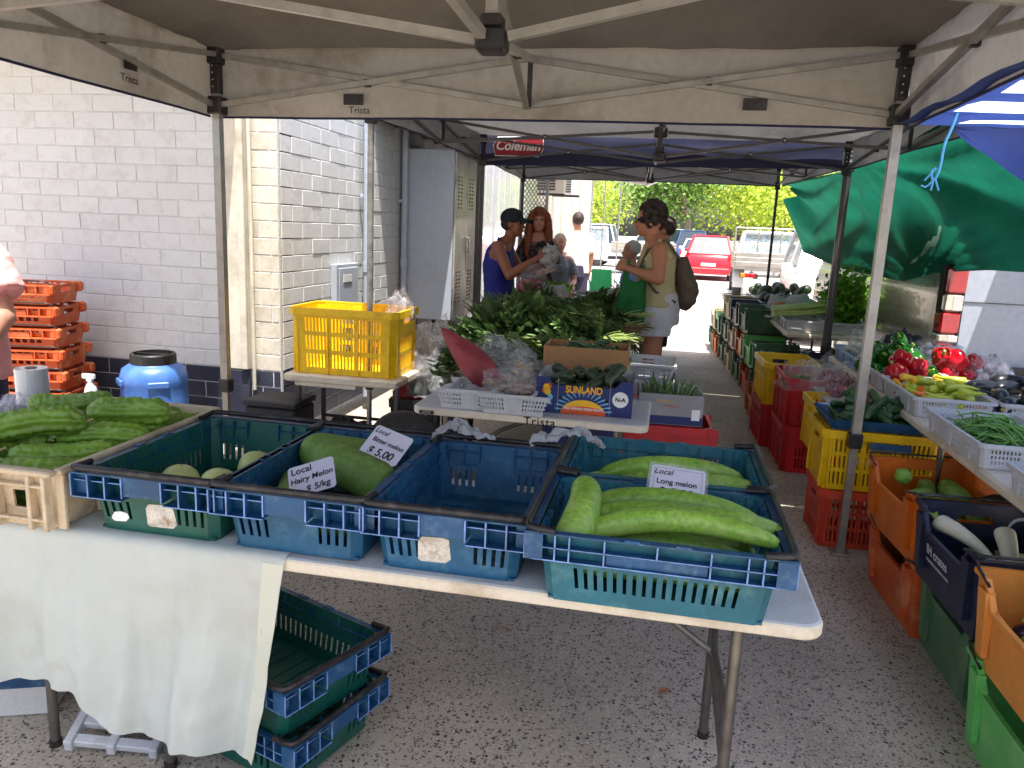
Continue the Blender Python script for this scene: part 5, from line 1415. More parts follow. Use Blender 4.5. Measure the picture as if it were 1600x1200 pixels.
# greens table
gt2 = folding_table('folding_table', 'long table under the heap of leafy greens', -1.30, -.22, 4.35, 8.6, TZ, (.46, -.46))
def greens_mesh(key, n, L, W, m, seed, stalk=.4, h=.14):
    rr = random.Random(seed); b = MB()
    for k in range(n):
        x0 = rr.uniform(-.5, .0) * L; y0 = rr.uniform(-W, W); z0 = rr.uniform(0, h) * (1 - (y0 / W) ** 2 * .6)
        a = rr.uniform(-.55, .55); ll = rr.uniform(.05, .11); w = rr.uniform(.006, .016); c = rr.uniform(-.7, .5); tw = rr.uniform(-1, 1)
        d = Vector((math.cos(a), math.sin(a), rr.uniform(-.1, .6))).normalized(); s = d.cross(Vector((0, tw, 1))).normalized(); up = s.cross(d)
        p0 = Vector((x0 + L * .55 * rr.random(), y0, z0))
        vs = []
        for i, (t, ww) in enumerate(((0, .12), (.3, .9), (.65, 1), (.9, .5), (1, .05))):
            p = p0 + d * ll * t + up * c * ll * .25 * t * t * -1
            vs += [tuple(p - s * w * ww + up * w * .35 * ww), tuple(p), tuple(p + s * w * ww + up * w * .35 * ww)]
        b.add(vs, [(i * 3 + j, i * 3 + j + 1, i * 3 + j + 4, i * 3 + j + 3) for i in range(4) for j in range(2)], 0 if rr.random() < .8 else 2, True)
    for k in range(int(n * stalk * .3)):
        y0 = rr.uniform(-W, W) * .6; z0 = rr.uniform(0, h * .6)
        b.tube([(-.5 * L, y0, z0), (-.1 * L, y0 * 1.2, z0 + .02), (.25 * L, y0 * 1.8, z0 + .03)], .0035, 5, mi=1)
    return b.mesh(key, [m, M['stalk'], M['leafm'] if m is not M['leafm'] else M['leafd']])
gm = [greens_mesh('leafy_bunch', 300, .42, .12, M['leafd'], s) for s in (1, 2)] + [greens_mesh('leafy_bunch', 300, .40, .12, M['leafm'], s) for s in (3, 4)]
GG = 'leafy bunches heaped on the long greens table'
idx = 0
for row in range(8):
    for col in range(4):
        for layer in range(3 if 0 < col < 3 else 2):
            y = 4.42 + row * .32 + U(-.06, .06); x = -1.08 + col * .235 + U(-.04, .04) + layer * .02 - .035 * row * (col < 2)
            if layer == 2 and row in (0,): continue
            z = TZ - .0 + layer * .068 + (.03 if 1 <= row <= 4 else -.02) + (.02 if col in (1, 2) else -.01)
            o = put('leafy_bunch', gm[(idx * 7 + row) % 4], 'leafy bunch in the %s layer, %s from the camera, %s' % (['bottom', 'middle', 'top'][layer], ['first row', 'second row', 'third row', 'fourth row', 'fifth row', 'sixth row', 'seventh row', 'last row'][row], ['leftmost', 'left of centre', 'right of centre', 'rightmost'][col]), 'leafy greens', (x, y, z), (R(U(-25, 25)), R(U(-20, 10)), R(U(200, 300))), GG, U(.9, 1.25)); idx += 1
# leafy pile hanging over the front right: root ends
for k in range(9):
    stem_bunch('root_bunch', 'bunch of greens with brownish root ends at the right of the leafy heap', 'leafy greens', (-.30 + U(-.05, .05), 4.55 + k * .22, TZ + .12 + U(0, .1)), 34, .16, .06, M['root'] if k % 2 else M['stalk'], 'root ends along the right of the leafy heap', r=.004, dirv=(.8, -.2, .1))
for k, (x, y, a) in enumerate(((-1.22, 5.6, 150), (-1.2, 5.9, 130), (-1.2, 5.3, 170), (-1.2, 6.2, 120), (-1.26, 5.8, 160))):
    stem_bunch('leek_bunch', 'bunch of long upright green blades at the back left of the leafy heap', 'leafy greens', (x, y, TZ + .1), 16, .36, .05, M['leafd'], 'long blade bunches left of the heap', r=.014, dirv=(-.35, .2, .8), flatleaf=True)
# white bags, papers and plate at the far end of the greens table
pt = thing('paper_stack', 'stack of white printed papers on the far end of the greens table', 'papers', (-.72, 7.9, TZ + .13), R(15))
for k in range(5):
    b = MB(); b.bbox(-.17, .17, -.12, .12, k * .02, k * .02 + .015, .003); b.build('paper_sheaf', M['paintw'] if k % 2 else M['cardgrey'], pt, None, (0, 0, R(k * 5)))
bx = thing('white_foam_box', 'white foam box at the far end of the greens table carrying papers', 'box', (-.78, 7.9, 0)); b = MB(); b.bbox(-.35, .35, -.3, .3, TZ + .001, TZ + .128, .01); b.build('box', M['paintw'], bx)
for k, (x, y) in enumerate(((-1.12, 7.3), (-1.0, 7.35), (-.45, 7.6), (-.35, 7.5))):
    crumple('plastic_bag', ['leftmost of the crumpled white bags behind the greens', 'white bag behind the greens next to the fresh herbs', 'white bag right of the paper stack', 'rightmost white bag behind the greens'][k], 'plastic bag', M['polyb'], (x, y, TZ + .12), .11, .1, .15, 30 + k, spike=.5)
stem_bunch('herb_bunch', 'bright green herb bunch behind the white bags', 'herbs', (-1.05, 7.75, TZ + .2), 60, .16, .1, M['leafl'], r=.014, flatleaf=True)
ORD = ['first', 'second', 'third', 'fourth', 'fifth', 'sixth', 'seventh', 'eighth', 'ninth', 'tenth', 'eleventh', 'twelfth']
# ------------------------------------------------------------------ right side: crates along the aisle
G = 'tall crates stacked along the right of the aisle'
stack_crate('red_crate', 'deep red crate, lower near one of the red stack on the aisle', 'crate', M['redc'], (1.075, 5.62, .001), R(91), G, sx=.58, sy=.44, h=.325)
stack_crate('red_crate', 'deep red crate, upper one, filled with bagged produce', 'crate', M['redc'], (1.07, 5.63, .328), R(91), G, sx=.58, sy=.44, h=.325)
stack_crate('red_crate', 'deep red crate, lower one behind, under the yellow crate', 'crate', M['redc'], (.99, 6.26, .001), R(92), G, sx=.58, sy=.42, h=.325)
stack_crate('yellow_crate', 'yellow crate behind the upper deep red crate', 'crate', M['yellow'], (.985, 6.27, .328), R(92), G, sx=.58, sy=.42, h=.325)
stack_crate('red_crate', 'faded orange-red crate at the bottom beside the silver tent leg', 'crate', M['redo'], (1.155, 4.23, .001), R(1), G, sx=.58, sy=.42, h=.31)
stack_crate('yellow_crate', 'yellow crate on the faded red one, carrying a blue tray of cucumbers', 'crate', M['yellow'], (1.135, 4.235, .313), R(1), G, sx=.58, sy=.42, h=.315)
stack_crate('yellow_crate', 'yellow crate half hidden between the red stack and the cucumbers', 'crate', M['yellow'], (1.20, 4.85, .32), R(1), G, sx=.58, sy=.42, h=.31)
stack_crate('orange_crate', 'orange crate under the table behind the yellow crate with cucumbers', 'crate', M['orange'], (1.50, 4.85, .001), R(1), G, sx=.5, sy=.5, h=.6) if False else None
bt_ = thing('blue_tray', 'bright blue shallow tray of cucumbers on the yellow crate', 'tray', (1.14, 4.235, .63), R(1))
b = MB(); walls(b, .50, .36, .56, .42, .055, .004, .03, [], []); b.build('tray_body', M['midblue'], bt_)
b = MB(); b.bbox(-.07, .13, -.2135, -.2105, -.085, -.05, .001); b.build('label_plate', M['midblue'], bt_)
cuc = [veg_mesh('cucumber_a', .22, .022, 'cyl', .008, [M['cuc'], M['stem']], 16, 12, stem=(.006, .003)), veg_mesh('cucumber_b', .19, .021, 'cyl', -.004, [M['cuc'], M['stem']], 16, 12, stem=(.006, .003))]
for k in range(34):
    la = k // 12
    put('cucumber', cuc[k % 2], 'dark green cucumber heaped in the bright blue tray', 'cucumber', (1.14 + U(-.19, .19) * (1 - .15 * la), 4.235 + U(-.12, .12), .66 + la * .038), (R(U(0, 360)), R(U(-14, 14) if la < 2 else U(-45, 20)), R(U(0, 360))), 'cucumbers in the blue tray')
for (x, y, z, sd, la) in ((1.0, 5.5, .58, 41, 'clear bags of green herbs filling the upper deep red crate'), (1.15, 5.65, .60, 43, 'clear bag of pink shallots on the upper deep red crate')):
    crumple('plastic_bag', la, 'plastic bag', M['clear'], (x, y, z), .17, .22, .13, sd, spike=.4)
stem_bunch('herb_bundle', 'green herbs in the bags of the upper deep red crate', 'herbs', (1.0, 5.5, .56), 120, .12, .13, M['leafm'], r=.012, flatleaf=True)
shm = mat('shallot_skin', S(140, 70, 92), .4, var=.35, scale=30)
for k in range(90):
    put('shallot', veg_mesh('shallot', .045, .016, 'oval', 0, [shm, M['stem']], 10, 10, stem=(.008, .003)), 'pink shallot in the clear bags between the red crate and the cucumbers', 'shallot', (1.20 + U(-.14, .14), 5.15 + U(-.3, .3), .63 + (k // 26) * .024), (U(0, 6), U(0, 6), U(0, 6)), 'pink shallots in clear bags', U(.9, 1.3))
bx = thing('shallot_tray', 'shallow tray under the bagged pink shallots behind the cucumbers', 'tray', (1.20, 5.15, .60)); b = MB(); b.bbox(-.18, .18, -.34, .34, 0, .015, .004); b.build('tray_body', M['greyt'], bx)
crumple('plastic_bag', 'clear bag of pink shallots slumped between the red crate and the cucumbers', 'plastic bag', M['clear'], (1.19, 5.15, .60), .22, .40, .16, 46, spike=.4)

G = 'dip-sided crates along the right of the aisle'
dip_crate('orange_crate', 'old orange crate at the bottom under the orange crate of chokos', 'crate', M['orange2'], (1.265, 3.42, .001), R(3), G, sx=.44, sy=.62, h=.31)
dip_crate('orange_crate', 'orange crate holding pale green chokos', 'crate', M['orange'], (1.235, 3.44, .30), R(4), G, sx=.44, sy=.60, h=.29)
dip_crate('green_crate', 'dull green crate at the bottom under the navy crate', 'crate', M['greenc'], (1.315, 2.85, .001), R(1), G, sx=.44, sy=.60, h=.33)
dip_crate('navy_crate', 'navy crate with white lettering holding white radishes', 'crate', M['navyc'], (1.26, 2.84, .30), R(2), G, sx=.44, sy=.60, h=.29)
for tx, sz, y, z in (('IH crates', .052, -.10, .15), ('keep it fresh', .019, -.10, .115)):
    pass
nv = [o for o in scene.objects if o.name.startswith('navy_crate')][-1]
text('IH crates', .052, M['greyt'], nv, (-.2105, .05, .150), (R(97), 0, R(-90)), bold=.0008)
text('returnable produce crates', .020, M['greyt'], nv, (-.2075, .04, .112), (R(97), 0, R(-90)))
dip_crate('green_crate', 'bright green crate at the bottom near corner, under the light orange crate', 'crate', M['greenl'], (1.265, 2.20, .001), R(1), G, sx=.44, sy=.62, h=.31)
dip_crate('orange_crate', 'light orange crate holding purple eggplants at the right frame edge', 'crate', M['orangel'], (1.25, 2.20, .29), R(1), G, sx=.44, sy=.62, h=.29)
ch = veg_mesh('choko', .115, .040, 'pear', 0, [M['choko']], 16, 20, lobes=5, lobeamp=.10)
for k in range(22):
    la = k // 10
    put('choko', ch, 'pale green ribbed choko in the orange crate', 'choko', (1.235 + U(-.15, .15), 3.44 + U(-.21, .21), .44 + la * .055), (R(U(0, 360)), R(U(-20, 20)), R(U(0, 360))), 'chokos in the orange crate')
dk = veg_mesh('radish', .30, .036, 'taper', .02, [M['daikon'], M['calyx']], 20, 16, stem=(.0, .001))
for (x, y, z, rz, ry, la) in ((1.16, 2.93, .50, -62, 12, 'white radish with green top leaning at the aisle side of the navy crate'), (1.24, 2.77, .49, -95, 40, 'white radish seen end-on in the navy crate'), (1.38, 2.80, .47, -20, 4, 'white radish lying to the right in the navy crate'),
                              (1.22, 2.74, .42, 10, 0, 'white radish at the bottom of the navy crate'), (1.3, 2.95, .42, 80, 0, 'white radish low at the back of the navy crate'), (1.18, 2.85, .42, 60, 0, 'white radish under the leaning one in the navy crate')):
    put('white_radish', dk, la, 'radish', (x, y, z), (0, R(ry), R(rz)), 'white radishes in the navy crate')
stem_bunch('radish_top', 'short green leaf stubs on the leaning white radish', 'leaves', (1.09, 3.06, .53), 8, .05, .015, M['calyx'], r=.006, dirv=(-.3, .6, .5))
ep = veg_mesh('purple_eggplant', .26, .030, 'club', .02, [M['eggp'], M['calyx']], 20, 16, stem=(.02, .006))
cal = MB(); cal.lathe([(.031, -.045), (.029, -.02), (.020, -.004), (.007, 0), (.006, .03)], 10); calm = cal.mesh('calyx_cap', M['calyx'])
for (x, y, z, rz, ry) in ((1.28, 2.40, .50, -155, -12), (1.22, 2.28, .47, -170, -8), (1.33, 2.20, .48, -140, -16), (1.2, 2.1, .45, -160, -5), (1.3, 2.02, .46, -150, 0), (1.22, 2.35, .40, -180, 0), (1.33, 2.3, .40, 170, 0), (1.25, 2.15, .39, -170, 0), (1.2, 2.0, .39, -150, 0)):
    o = put('purple_eggplant', ep, 'glossy purple eggplant with pale green cap in the light orange crate', 'eggplant', (x, y, z + .045), (0, R(ry), R(rz)), 'purple eggplants in the light orange crate')
    link('calyx_cap', calm, o, (.125, 0, 0), (0, R(90), 0))

# far stacks along the aisle
spec = [(1.03, 6.98, [('greenc', 'dull green'), ('navyc', 'black')]), (.80, 6.9, [('orange2', 'brownish orange')]), (1.30, 7.1, [('navyc', 'navy'), ('navyc', 'navy')]),
        (.90, 7.55, [('greenc', 'dull green'), ('greenc', 'green with dark content')]), (.86, 8.15, [('orange2', 'brown orange'), ('greenl', 'bright green')]),
        (.83, 8.75, [('greenc', 'green'), ('orange', 'orange'), ('greenc', 'green')]), (.79, 9.4, [('creamc', 'cream'), ('creamc', 'cream'), ('navyc', 'navy')]),
        (.76, 10.1, [('greenc', 'green'), ('greenc', 'green'), ('creamc', 'cream')]), (.72, 10.75, [('orange', 'orange'), ('greenc', 'dark green')]), (.70, 11.35, [('greenc', 'green'), ('creamc', 'pale')])]
for si, (x, y, cr) in enumerate(spec):
    for k, (mm, cn) in enumerate(cr):
        dip_crate('stacked_crate', '%s crate, %s of the %s aisle stack beyond the deep red crates' % (cn, ['bottom', 'second', 'third'][k], ['first', 'low', 'inner', 'second', 'third', 'fourth', 'fifth', 'sixth', 'seventh', 'farthest'][si]), 'crate', M[mm], (x + .21 + k * .012, y, .001 + k * .275), R(2 + k), 'crates stacked along the far aisle', sx=.42, sy=.58, h=.28)

# ------------------------------------------------------------------ right side tables and trays
rt = folding_table('folding_table', 'long white table under the grey vegetable trays on the right', 1.24, 2.00, 2.0, 6.05, TZ - .012, (.3, -.3)) if False else None
def long_table(label, x0, x1, y0, y1, z):
    t = thing('folding_table', label, 'table', ((x0 + x1) / 2, (y0 + y1) / 2, 0))
    X, Y = (x1 - x0) / 2, (y1 - y0) / 2
    b = MB(); b.bbox(-X, X, -Y, Y, z - .045, z, .012); b.build('tabletop', M['tableedge'], t)
    for yy in (-Y + .2, -.3, .3, Y - .2):
        for xx in (-X + .07, X - .07):
            l = MB(); l.tube([(xx, yy, .001), (xx, yy, z - .046)], .0145, 10); l.build('leg', M['tleg'], t)
    return t
RZ = TZ - .002
long_table('long white table under the near grey vegetable trays on the right', 1.235, 1.97, 2.05, 6.02, RZ)
long_table('long table under the far trays of celery on the right', 1.12, 1.85, 7.3, 11.4, RZ)
GT = 'slotted grey vegetable trays on the right tables'
def rtray(x, y, la, m='greyt', h=.10, sx=.38, sy=.62, rz=0): return tray('vegetable_tray', la, 'tray', M[m], (x, y, RZ + .002), R(rz), GT, sx=sx, sy=sy, h=h)
rtray(1.40, 2.56, 'grey tray with brown root vegetables at the right frame edge')
rtray(1.40, 3.42, 'grey tray heaped with long green beans', sx=.38, sy=.66)
rtray(1.79, 3.45, 'grey tray beside the green beans, partly out of sight')
rtray(1.42, 4.28, 'grey tray of yellow and green peppers')
rtray(1.81, 4.28, 'grey tray of dark eggplants')
rtray(1.42, 4.93, 'grey tray of green and red capsicums', rz=0)
rtray(1.81, 4.93, 'grey tray of red capsicums in front of the garlic')
rtray(1.42, 5.58, 'faded blue-grey tray holding bagged mushrooms, at the far end of the near table', m='bluet')
rtray(1.81, 5.58, 'navy lined tray behind the garlic bags', m='navyc')
for k, (y, la) in enumerate(((7.75, 'near end grey tray of the far table'), (8.4, 'second grey tray of the far table, under the celery'), (9.05, 'third grey tray of the far table'), (9.7, 'fourth grey tray of the far table, with dark pumpkins'), (10.35, 'fifth grey tray of the far table, with dark pumpkins'), (11.0, 'farthest grey tray of the far table'))):
    rtray(1.31, y, la, h=.10); rtray(1.68, y, la.replace('grey', 'outer grey'), h=.10)
# beans
bb = MB()
bnm = []
for k in range(3):
    c = MB(); L = .19 + .02 * k; be = (.03, -.02, .045)[k]
    c.tube([(-L / 2, 0, 0), (-L / 4, 0, be * .6), (0, be * .3, be), (L / 4, be * .3, be * .7), (L / 2, 0, 0), (L / 2 + .008, 0, -.004)], [.0018, .0042, .0046, .0042, .003, .001], 6); bnm.append(c.mesh('green_bean', M['bean']))
for k in range(150):
    la = k // 38
    put('green_bean', bnm[k % 3], 'long green bean heaped in the grey tray', 'green bean', (1.40 + U(-.085, .085) * (1 - la * .12), 3.42 + U(-.21, .2) * (1 - la * .1), RZ + .03 + la * .022), (R(U(-60, 60)), R(U(-12, 12)), R(90 + U(-62, 62))), 'green beans heaped in the grey tray')
yam = [veg_mesh('yam', .30, .075, 'club', 0, [M['yam']], 18, 16, ribs=5, ribamp=.06, warts=.1)]
for (x, y, z, rz, la) in ((1.42, 2.70, .085, 80, 'large brown root vegetable at the right frame edge'), (1.36, 2.46, .08, 100, 'brown root vegetable nearest the camera in the grey tray'), (1.5, 2.5, .09, 60, 'brown root vegetable at the back of the grey tray')):
    put('root_vegetable', yam[0], la, 'root vegetable', (x, y, RZ + z), (0, 0, R(rz)), 'brown root vegetables')
# capsicums
def cap_mesh(key, m):
    b = MB(); rings = []
    for i in range(15):
        t = i / 14; z = .09 * t
        r = .040 * math.sin(PI * min(1, .12 + t * .95)) ** .45 * (1.0 if t < .85 else 1 - (t - .85) * 2.2)
        if t > .9: z = .083 - (t - .9) * .12; r = .028 * (1 - (t - .9) * 9) + .004
        rings.append([(r * (1 + .30 * abs(math.cos(2 * a)) ** .7 - .16) * math.cos(a), r * (1 + .30 * abs(math.cos(2 * a)) ** .7 - .16) * math.sin(a), z) for a in [2 * PI * k / 24 for k in range(24)]])
    b.loft(rings, True, True, 0, True)
    b.tube([(0, 0, .07), (.001, 0, .082), (.005, 0, .093)], [.010, .005, .005], 8, mi=1)
    return b.mesh(key, [m, M['calyx']])
cg, crd = cap_mesh('capsicum_green', M['capg']), cap_mesh('capsicum_red', M['capr'])
for k in range(24):
    la = k // 11
    put('green_capsicum', cg, 'green capsicum heaped behind the silver tent leg', 'capsicum', (1.41 + U(-.12, .13), 5.02 + U(-.22, .22), RZ + .05 + la * .07), (R(U(-100, 100)), R(U(-60, 60)), R(U(0, 360))), 'green capsicums in the grey tray', U(1.15, 1.4))
for k in range(12):
    put('red_capsicum', crd, 'red capsicum %s' % ['left of the green ones, lowest', 'left of the green ones, second', 'left of the green ones, third', 'left of the green ones, topmost', 'by the garlic, front and low', 'by the garlic, behind the front one', 'by the garlic, topmost of the first three', 'by the garlic, at the middle of the heap', 'by the garlic, low behind the eggplants', 'by the garlic, high at the back', 'by the garlic, rightmost low one', 'by the garlic, rightmost upper one'][k], 'capsicum', ((1.40 if k < 4 else 1.74) + U(-.1, .12), (4.66 if k < 4 else 4.86) + U(-.06, .16), RZ + .06 + (k % 3) * .05), (R(U(-100, 100)), R(U(-60, 60)), R(U(0, 360))), 'red capsicums beside the garlic', U(1.35, 1.55))
pp = {c: veg_mesh('pepper_' + c, .14, .021, 'taper', .012, [M[c], M['calyx']], 16, 12, stem=(.0, .001)) for c in ('chil', 'chily', 'chilo')}
cn = {'chil': 'pale green', 'chily': 'yellow', 'chilo': 'orange'}
for k in range(60):
    c = 'chily' if k % 5 == 1 else ('chilo' if k in (12, 37, 30) else 'chil')
    la = k // 17
    o = put('long_pepper', pp[c], cn[c] + ' long pepper in the grey pepper tray', 'pepper', (1.42 + U(-.13, .14), 4.28 + U(-.25, .25), RZ + .035 + la * .03), (R(U(0, 360)), R(U(-15, 15)), R(U(0, 360))), cn[c] + ' long peppers', U(.95, 1.2))
    b = None
egm = [veg_mesh('dark_eggplant', .21, .043, 'club', .012, [M['egg'], M['stem']], 18, 18, stem=(.02, .008), seed=s) for s in (0, 1)]
egc = MB(); egc.lathe([(.034, -.03), (.028, -.008), (.012, 0), (.008, .02)], 10); egcm = egc.mesh('calyx_cap', M['stem'])
for k, (x, y, z, rz, ry) in enumerate(((1.70, 4.42, .12, 200, 0), (1.83, 4.45, .12, 215, 0), (1.72, 4.25, .11, 250, 0), (1.62, 4.30, .09, 180, 0), (1.86, 4.22, .13, 260, 5), (1.95, 4.35, .15, 230, 10), (1.80, 4.10, .12, 255, 0), (1.92, 4.12, .13, 250, 0), (1.70, 4.08, .10, 235, 0), (2.0, 4.5, .17, 200, 20), (1.88, 4.55, .14, 190, 0), (2.02, 4.2, .16, 240, 0))):
    o = put('dark_eggplant', egm[0], ['blackish eggplant touching the peppers at the back', 'second eggplant from the peppers in the back row', 'eggplant pointing at the camera beside the peppers', 'eggplant lying across, nearest the pale green peppers', 'eggplant upright against its neighbour in the middle', 'eggplant at the right frame edge, tilted up', 'front middle eggplant with its cap towards the camera', 'front right eggplant by the bean tray', 'front left eggplant by the green beans', 'highest eggplant at the back right', 'eggplant in the back row, just right of the red capsicums', 'eggplant on top at the far right'][k], 'eggplant', (x, y, RZ + z - .03), (0, R(ry), R(rz)), 'dark eggplants next to the peppers')
    link('calyx_cap', egcm, o, (.102, 0, 0), (0, R(90), 0))
# garlic net bags
gb_ = MB(); gb_.lathe([(.004, -.021), (.016, -.019), (.024, -.008), (.026, .002), (.021, .014), (.010, .021), (.005, .030), (.003, .034)], 12); gbm = gb_.mesh('garlic_bulb', M['garlic'])
for (x, y, z, n, rx, ry, sd, la) in ((1.50, 5.30, .09, 26, .13, .11, 51, 'leftmost net bag of garlic bulbs, against the blue-grey tray'), (1.74, 5.32, .13, 46, .18, .15, 52, 'largest net bag of garlic bulbs, piled highest in the middle'), (1.92, 5.05, .08, 30, .16, .12, 53, 'net bag of garlic bulbs at the right, behind the red capsicums'), (1.68, 5.08, .05, 24, .15, .08, 54, 'lower net bag of garlic bulbs behind the capsicums')):
    t = thing('garlic_bag', la, 'garlic bag', (x, y, RZ + z))
    for k in range(n):
        d = Vector((U(-1, 1), U(-1, 1), U(-.4, 1))).normalized() * U(.5, .95)
        link('garlic_bulb', gbm, t, (d.x * rx, d.y * ry, d.z * .085), (U(0, 3), U(0, 3), U(0, 3)))
    b = MB()
    def nf_(i, j):
        a = 2 * PI * i; p = PI * j; d = Vector((math.sin(p) * math.cos(a), math.sin(p) * math.sin(a), math.cos(p)))
        r = 1.12 + .10 * noise.noise(d * 5 + Vector((sd, 0, 0)))
        return (d.x * rx * r, d.y * ry * r, max(d.z * .10 * r, -.045))
    b.grid(26, 14, nf_, cu=True); b.build('net', M['clear'], t)
crumple('plastic_bag', 'clear bag of brownish mushrooms in the faded blue-grey tray', 'plastic bag', M['clear'], (1.40, 5.70, RZ + .04), .15, .2, .15, 61, spike=.4)
for k in range(30):
    put('mushroom', veg_mesh('mushroom', .05, .025, 'oval', 0, [M['daikon']], 10, 10), 'beige mushroom in the clear bag on the faded blue-grey tray', 'mushroom', (1.40 + U(-.1, .1), 5.72 + U(-.13, .13), RZ + .05 + (k // 12) * .035), (U(0, 6), U(0, 6), U(0, 6)), 'mushrooms in the clear bag')
crumple('plastic_bag', 'black and clear plastic bag in the tray behind the garlic', 'plastic bag', M['navybox'], (1.62, 5.62, RZ + .04), .14, .16, .15, 63, spike=.5)
crumple('plastic_bag', 'white plastic bag hanging loose at the right behind the garlic', 'plastic bag', M['polyb'], (2.02, 5.25, RZ + .0), .12, .12, .12, 64, spike=.5)
# far table produce
pk = veg_mesh('pumpkin', .15, .06, 'oval', 0, [M['zuc'], M['stem']], 14, 16, lobes=8, lobeamp=.05)
for k in range(44):
    la = k // 18
    put('dark_pumpkin', pk, 'small dark green pumpkin heaped at the far end of the right table', 'pumpkin', (1.48 + U(-.3, .3), 10.1 + U(-.95, 1.0), RZ + .07 + la * .07), (R(U(0, 360)), R(U(-90, 90)), R(U(0, 360))), 'dark pumpkins on the far right table', U(.8, 1.15))
ce = thing('celery_bunch', 'large celery bunch with pale stalks and bright leafy top lying on the far table', 'celery', (1.40, 8.02, RZ + .14), R(4))
b = MB(); rr = random.Random(5)
for k in range(18):
    y = rr.uniform(-.11, .11); z = rr.uniform(-.03, .07)
    b.tube([(-.33, y * .8, z * .8), (0, y, z), (.28, y * 1.2, z + .02)], [.022, .018, .012], 7)
b.build('stalks', M['stalk'], ce, None, (0, R(-6), 0))
b = MB()
for k in range(2600):
    p = Vector((rr.gauss(.36, .10), rr.gauss(0, .11), rr.gauss(.12, .12))); s = rr.uniform(.014, .036)
    d = Vector((rr.uniform(-1, 1), rr.uniform(-1, 1), rr.uniform(-.4, 1))).normalized(); e = d.orthogonal().normalized(); f = d.cross(e)
    b.add([tuple(p), tuple(p + e * s + d * s * .4), tuple(p + d * s * 1.7), tuple(p - e * s + d * s * .4)], [(0, 1, 2, 3)], 0, False)
for k in range(40):
    b.tube([(.2, rr.uniform(-.1, .1), .02), (rr.gauss(.38, .08), rr.gauss(0, .1), rr.gauss(.1, .1))], .004, 4, mi=1)
b.build('leafy_top', [M['leafl'], M['stalk']], ce)
crumple('plastic_bag', 'white plastic wrapped cabbage beside the celery', 'plastic bag', M['polyb'], (1.42, 8.75, RZ + .09), .19, .12, .12, 71)
put('pumpkin_piece', veg_mesh('orange_pumpkin', .16, .07, 'oval', 0, [mat('orange_pumpkin_flesh', S(176, 92, 44), .6, var=.25, scale=20)], 12, 14), 'cut orange pumpkin piece wrapped beside the celery', 'pumpkin', (1.20, 8.45, RZ + .12), (0, 0, 1), None)
crumple('plastic_bag', 'white bag tied beside the orange pumpkin piece', 'plastic bag', M['polyb'], (1.20, 8.72, RZ + .09), .10, .10, .12, 73)
wc = thing('white_carton_flap', 'torn white carton flap at the far corner of the far right table', 'carton', (1.10, 11.5, RZ + .0)); b = MB(); b.box(-.02, .22, -.01, .0, 0, .16); b.box(-.025, -.018, -.25, .0, -.05, .15); b.build('carton', M['cardwhite'], wc)
b = MB(); b.box(.22, .75, -.012, -.002, -.0, .16); b.build('brown_side', M['card'], wc)
# dark things below the tables
for (x, y, sx, sy, h, m, la) in ((1.62, 3.6, .3, .5, .42, 'navybox', 'dark printed bag of goods under the near table'), (1.66, 4.3, .34, .5, .52, 'orange', 'orange tub under the pepper trays'), (1.62, 2.9, .2, .4, .4, 'root', 'bulging sack under the near table'), (1.55, 9, .5, 1.4, .3, 'blackp', 'dark boxes under the far table')):
    bx = thing('stored_box', la, 'box', (x, y, 0)); b = MB(); b.bbox(-sx / 2, sx / 2, -sy / 2, sy / 2, .001, h, .02); b.build('box', M[m], bx)
pb = thing('drinks_pack', 'black printed pack with a barcode label and white carry handle behind the navy crate', 'drinks pack', (1.52, 3.28, 0))
b = MB(); b.bbox(-.15, .15, -.14, .14, .001, .56, .02); b.build('pack', M['dark'], pb)
b = MB(); b.box(.02, .12, -.1425, -.1405, .50, .545); lb = b.build('barcode_label', M['inkwhite'], pb)
b = MB()
for k in range(14): b.box(.028 + k * .006, .028 + k * .006 + (.002 if k % 3 else .004), -.1435, -.1427, .51, .54)
b.build('barcode_bars', M['ink'], lb)
b = MB(); b.tube([(-.1 + .05 * math.cos(a), -.15, .50 + .05 * math.sin(a)) for a in [PI * k / 10 for k in range(11)]], .008, 8); b.build('carry_handle', M['inkwhite'], pb)
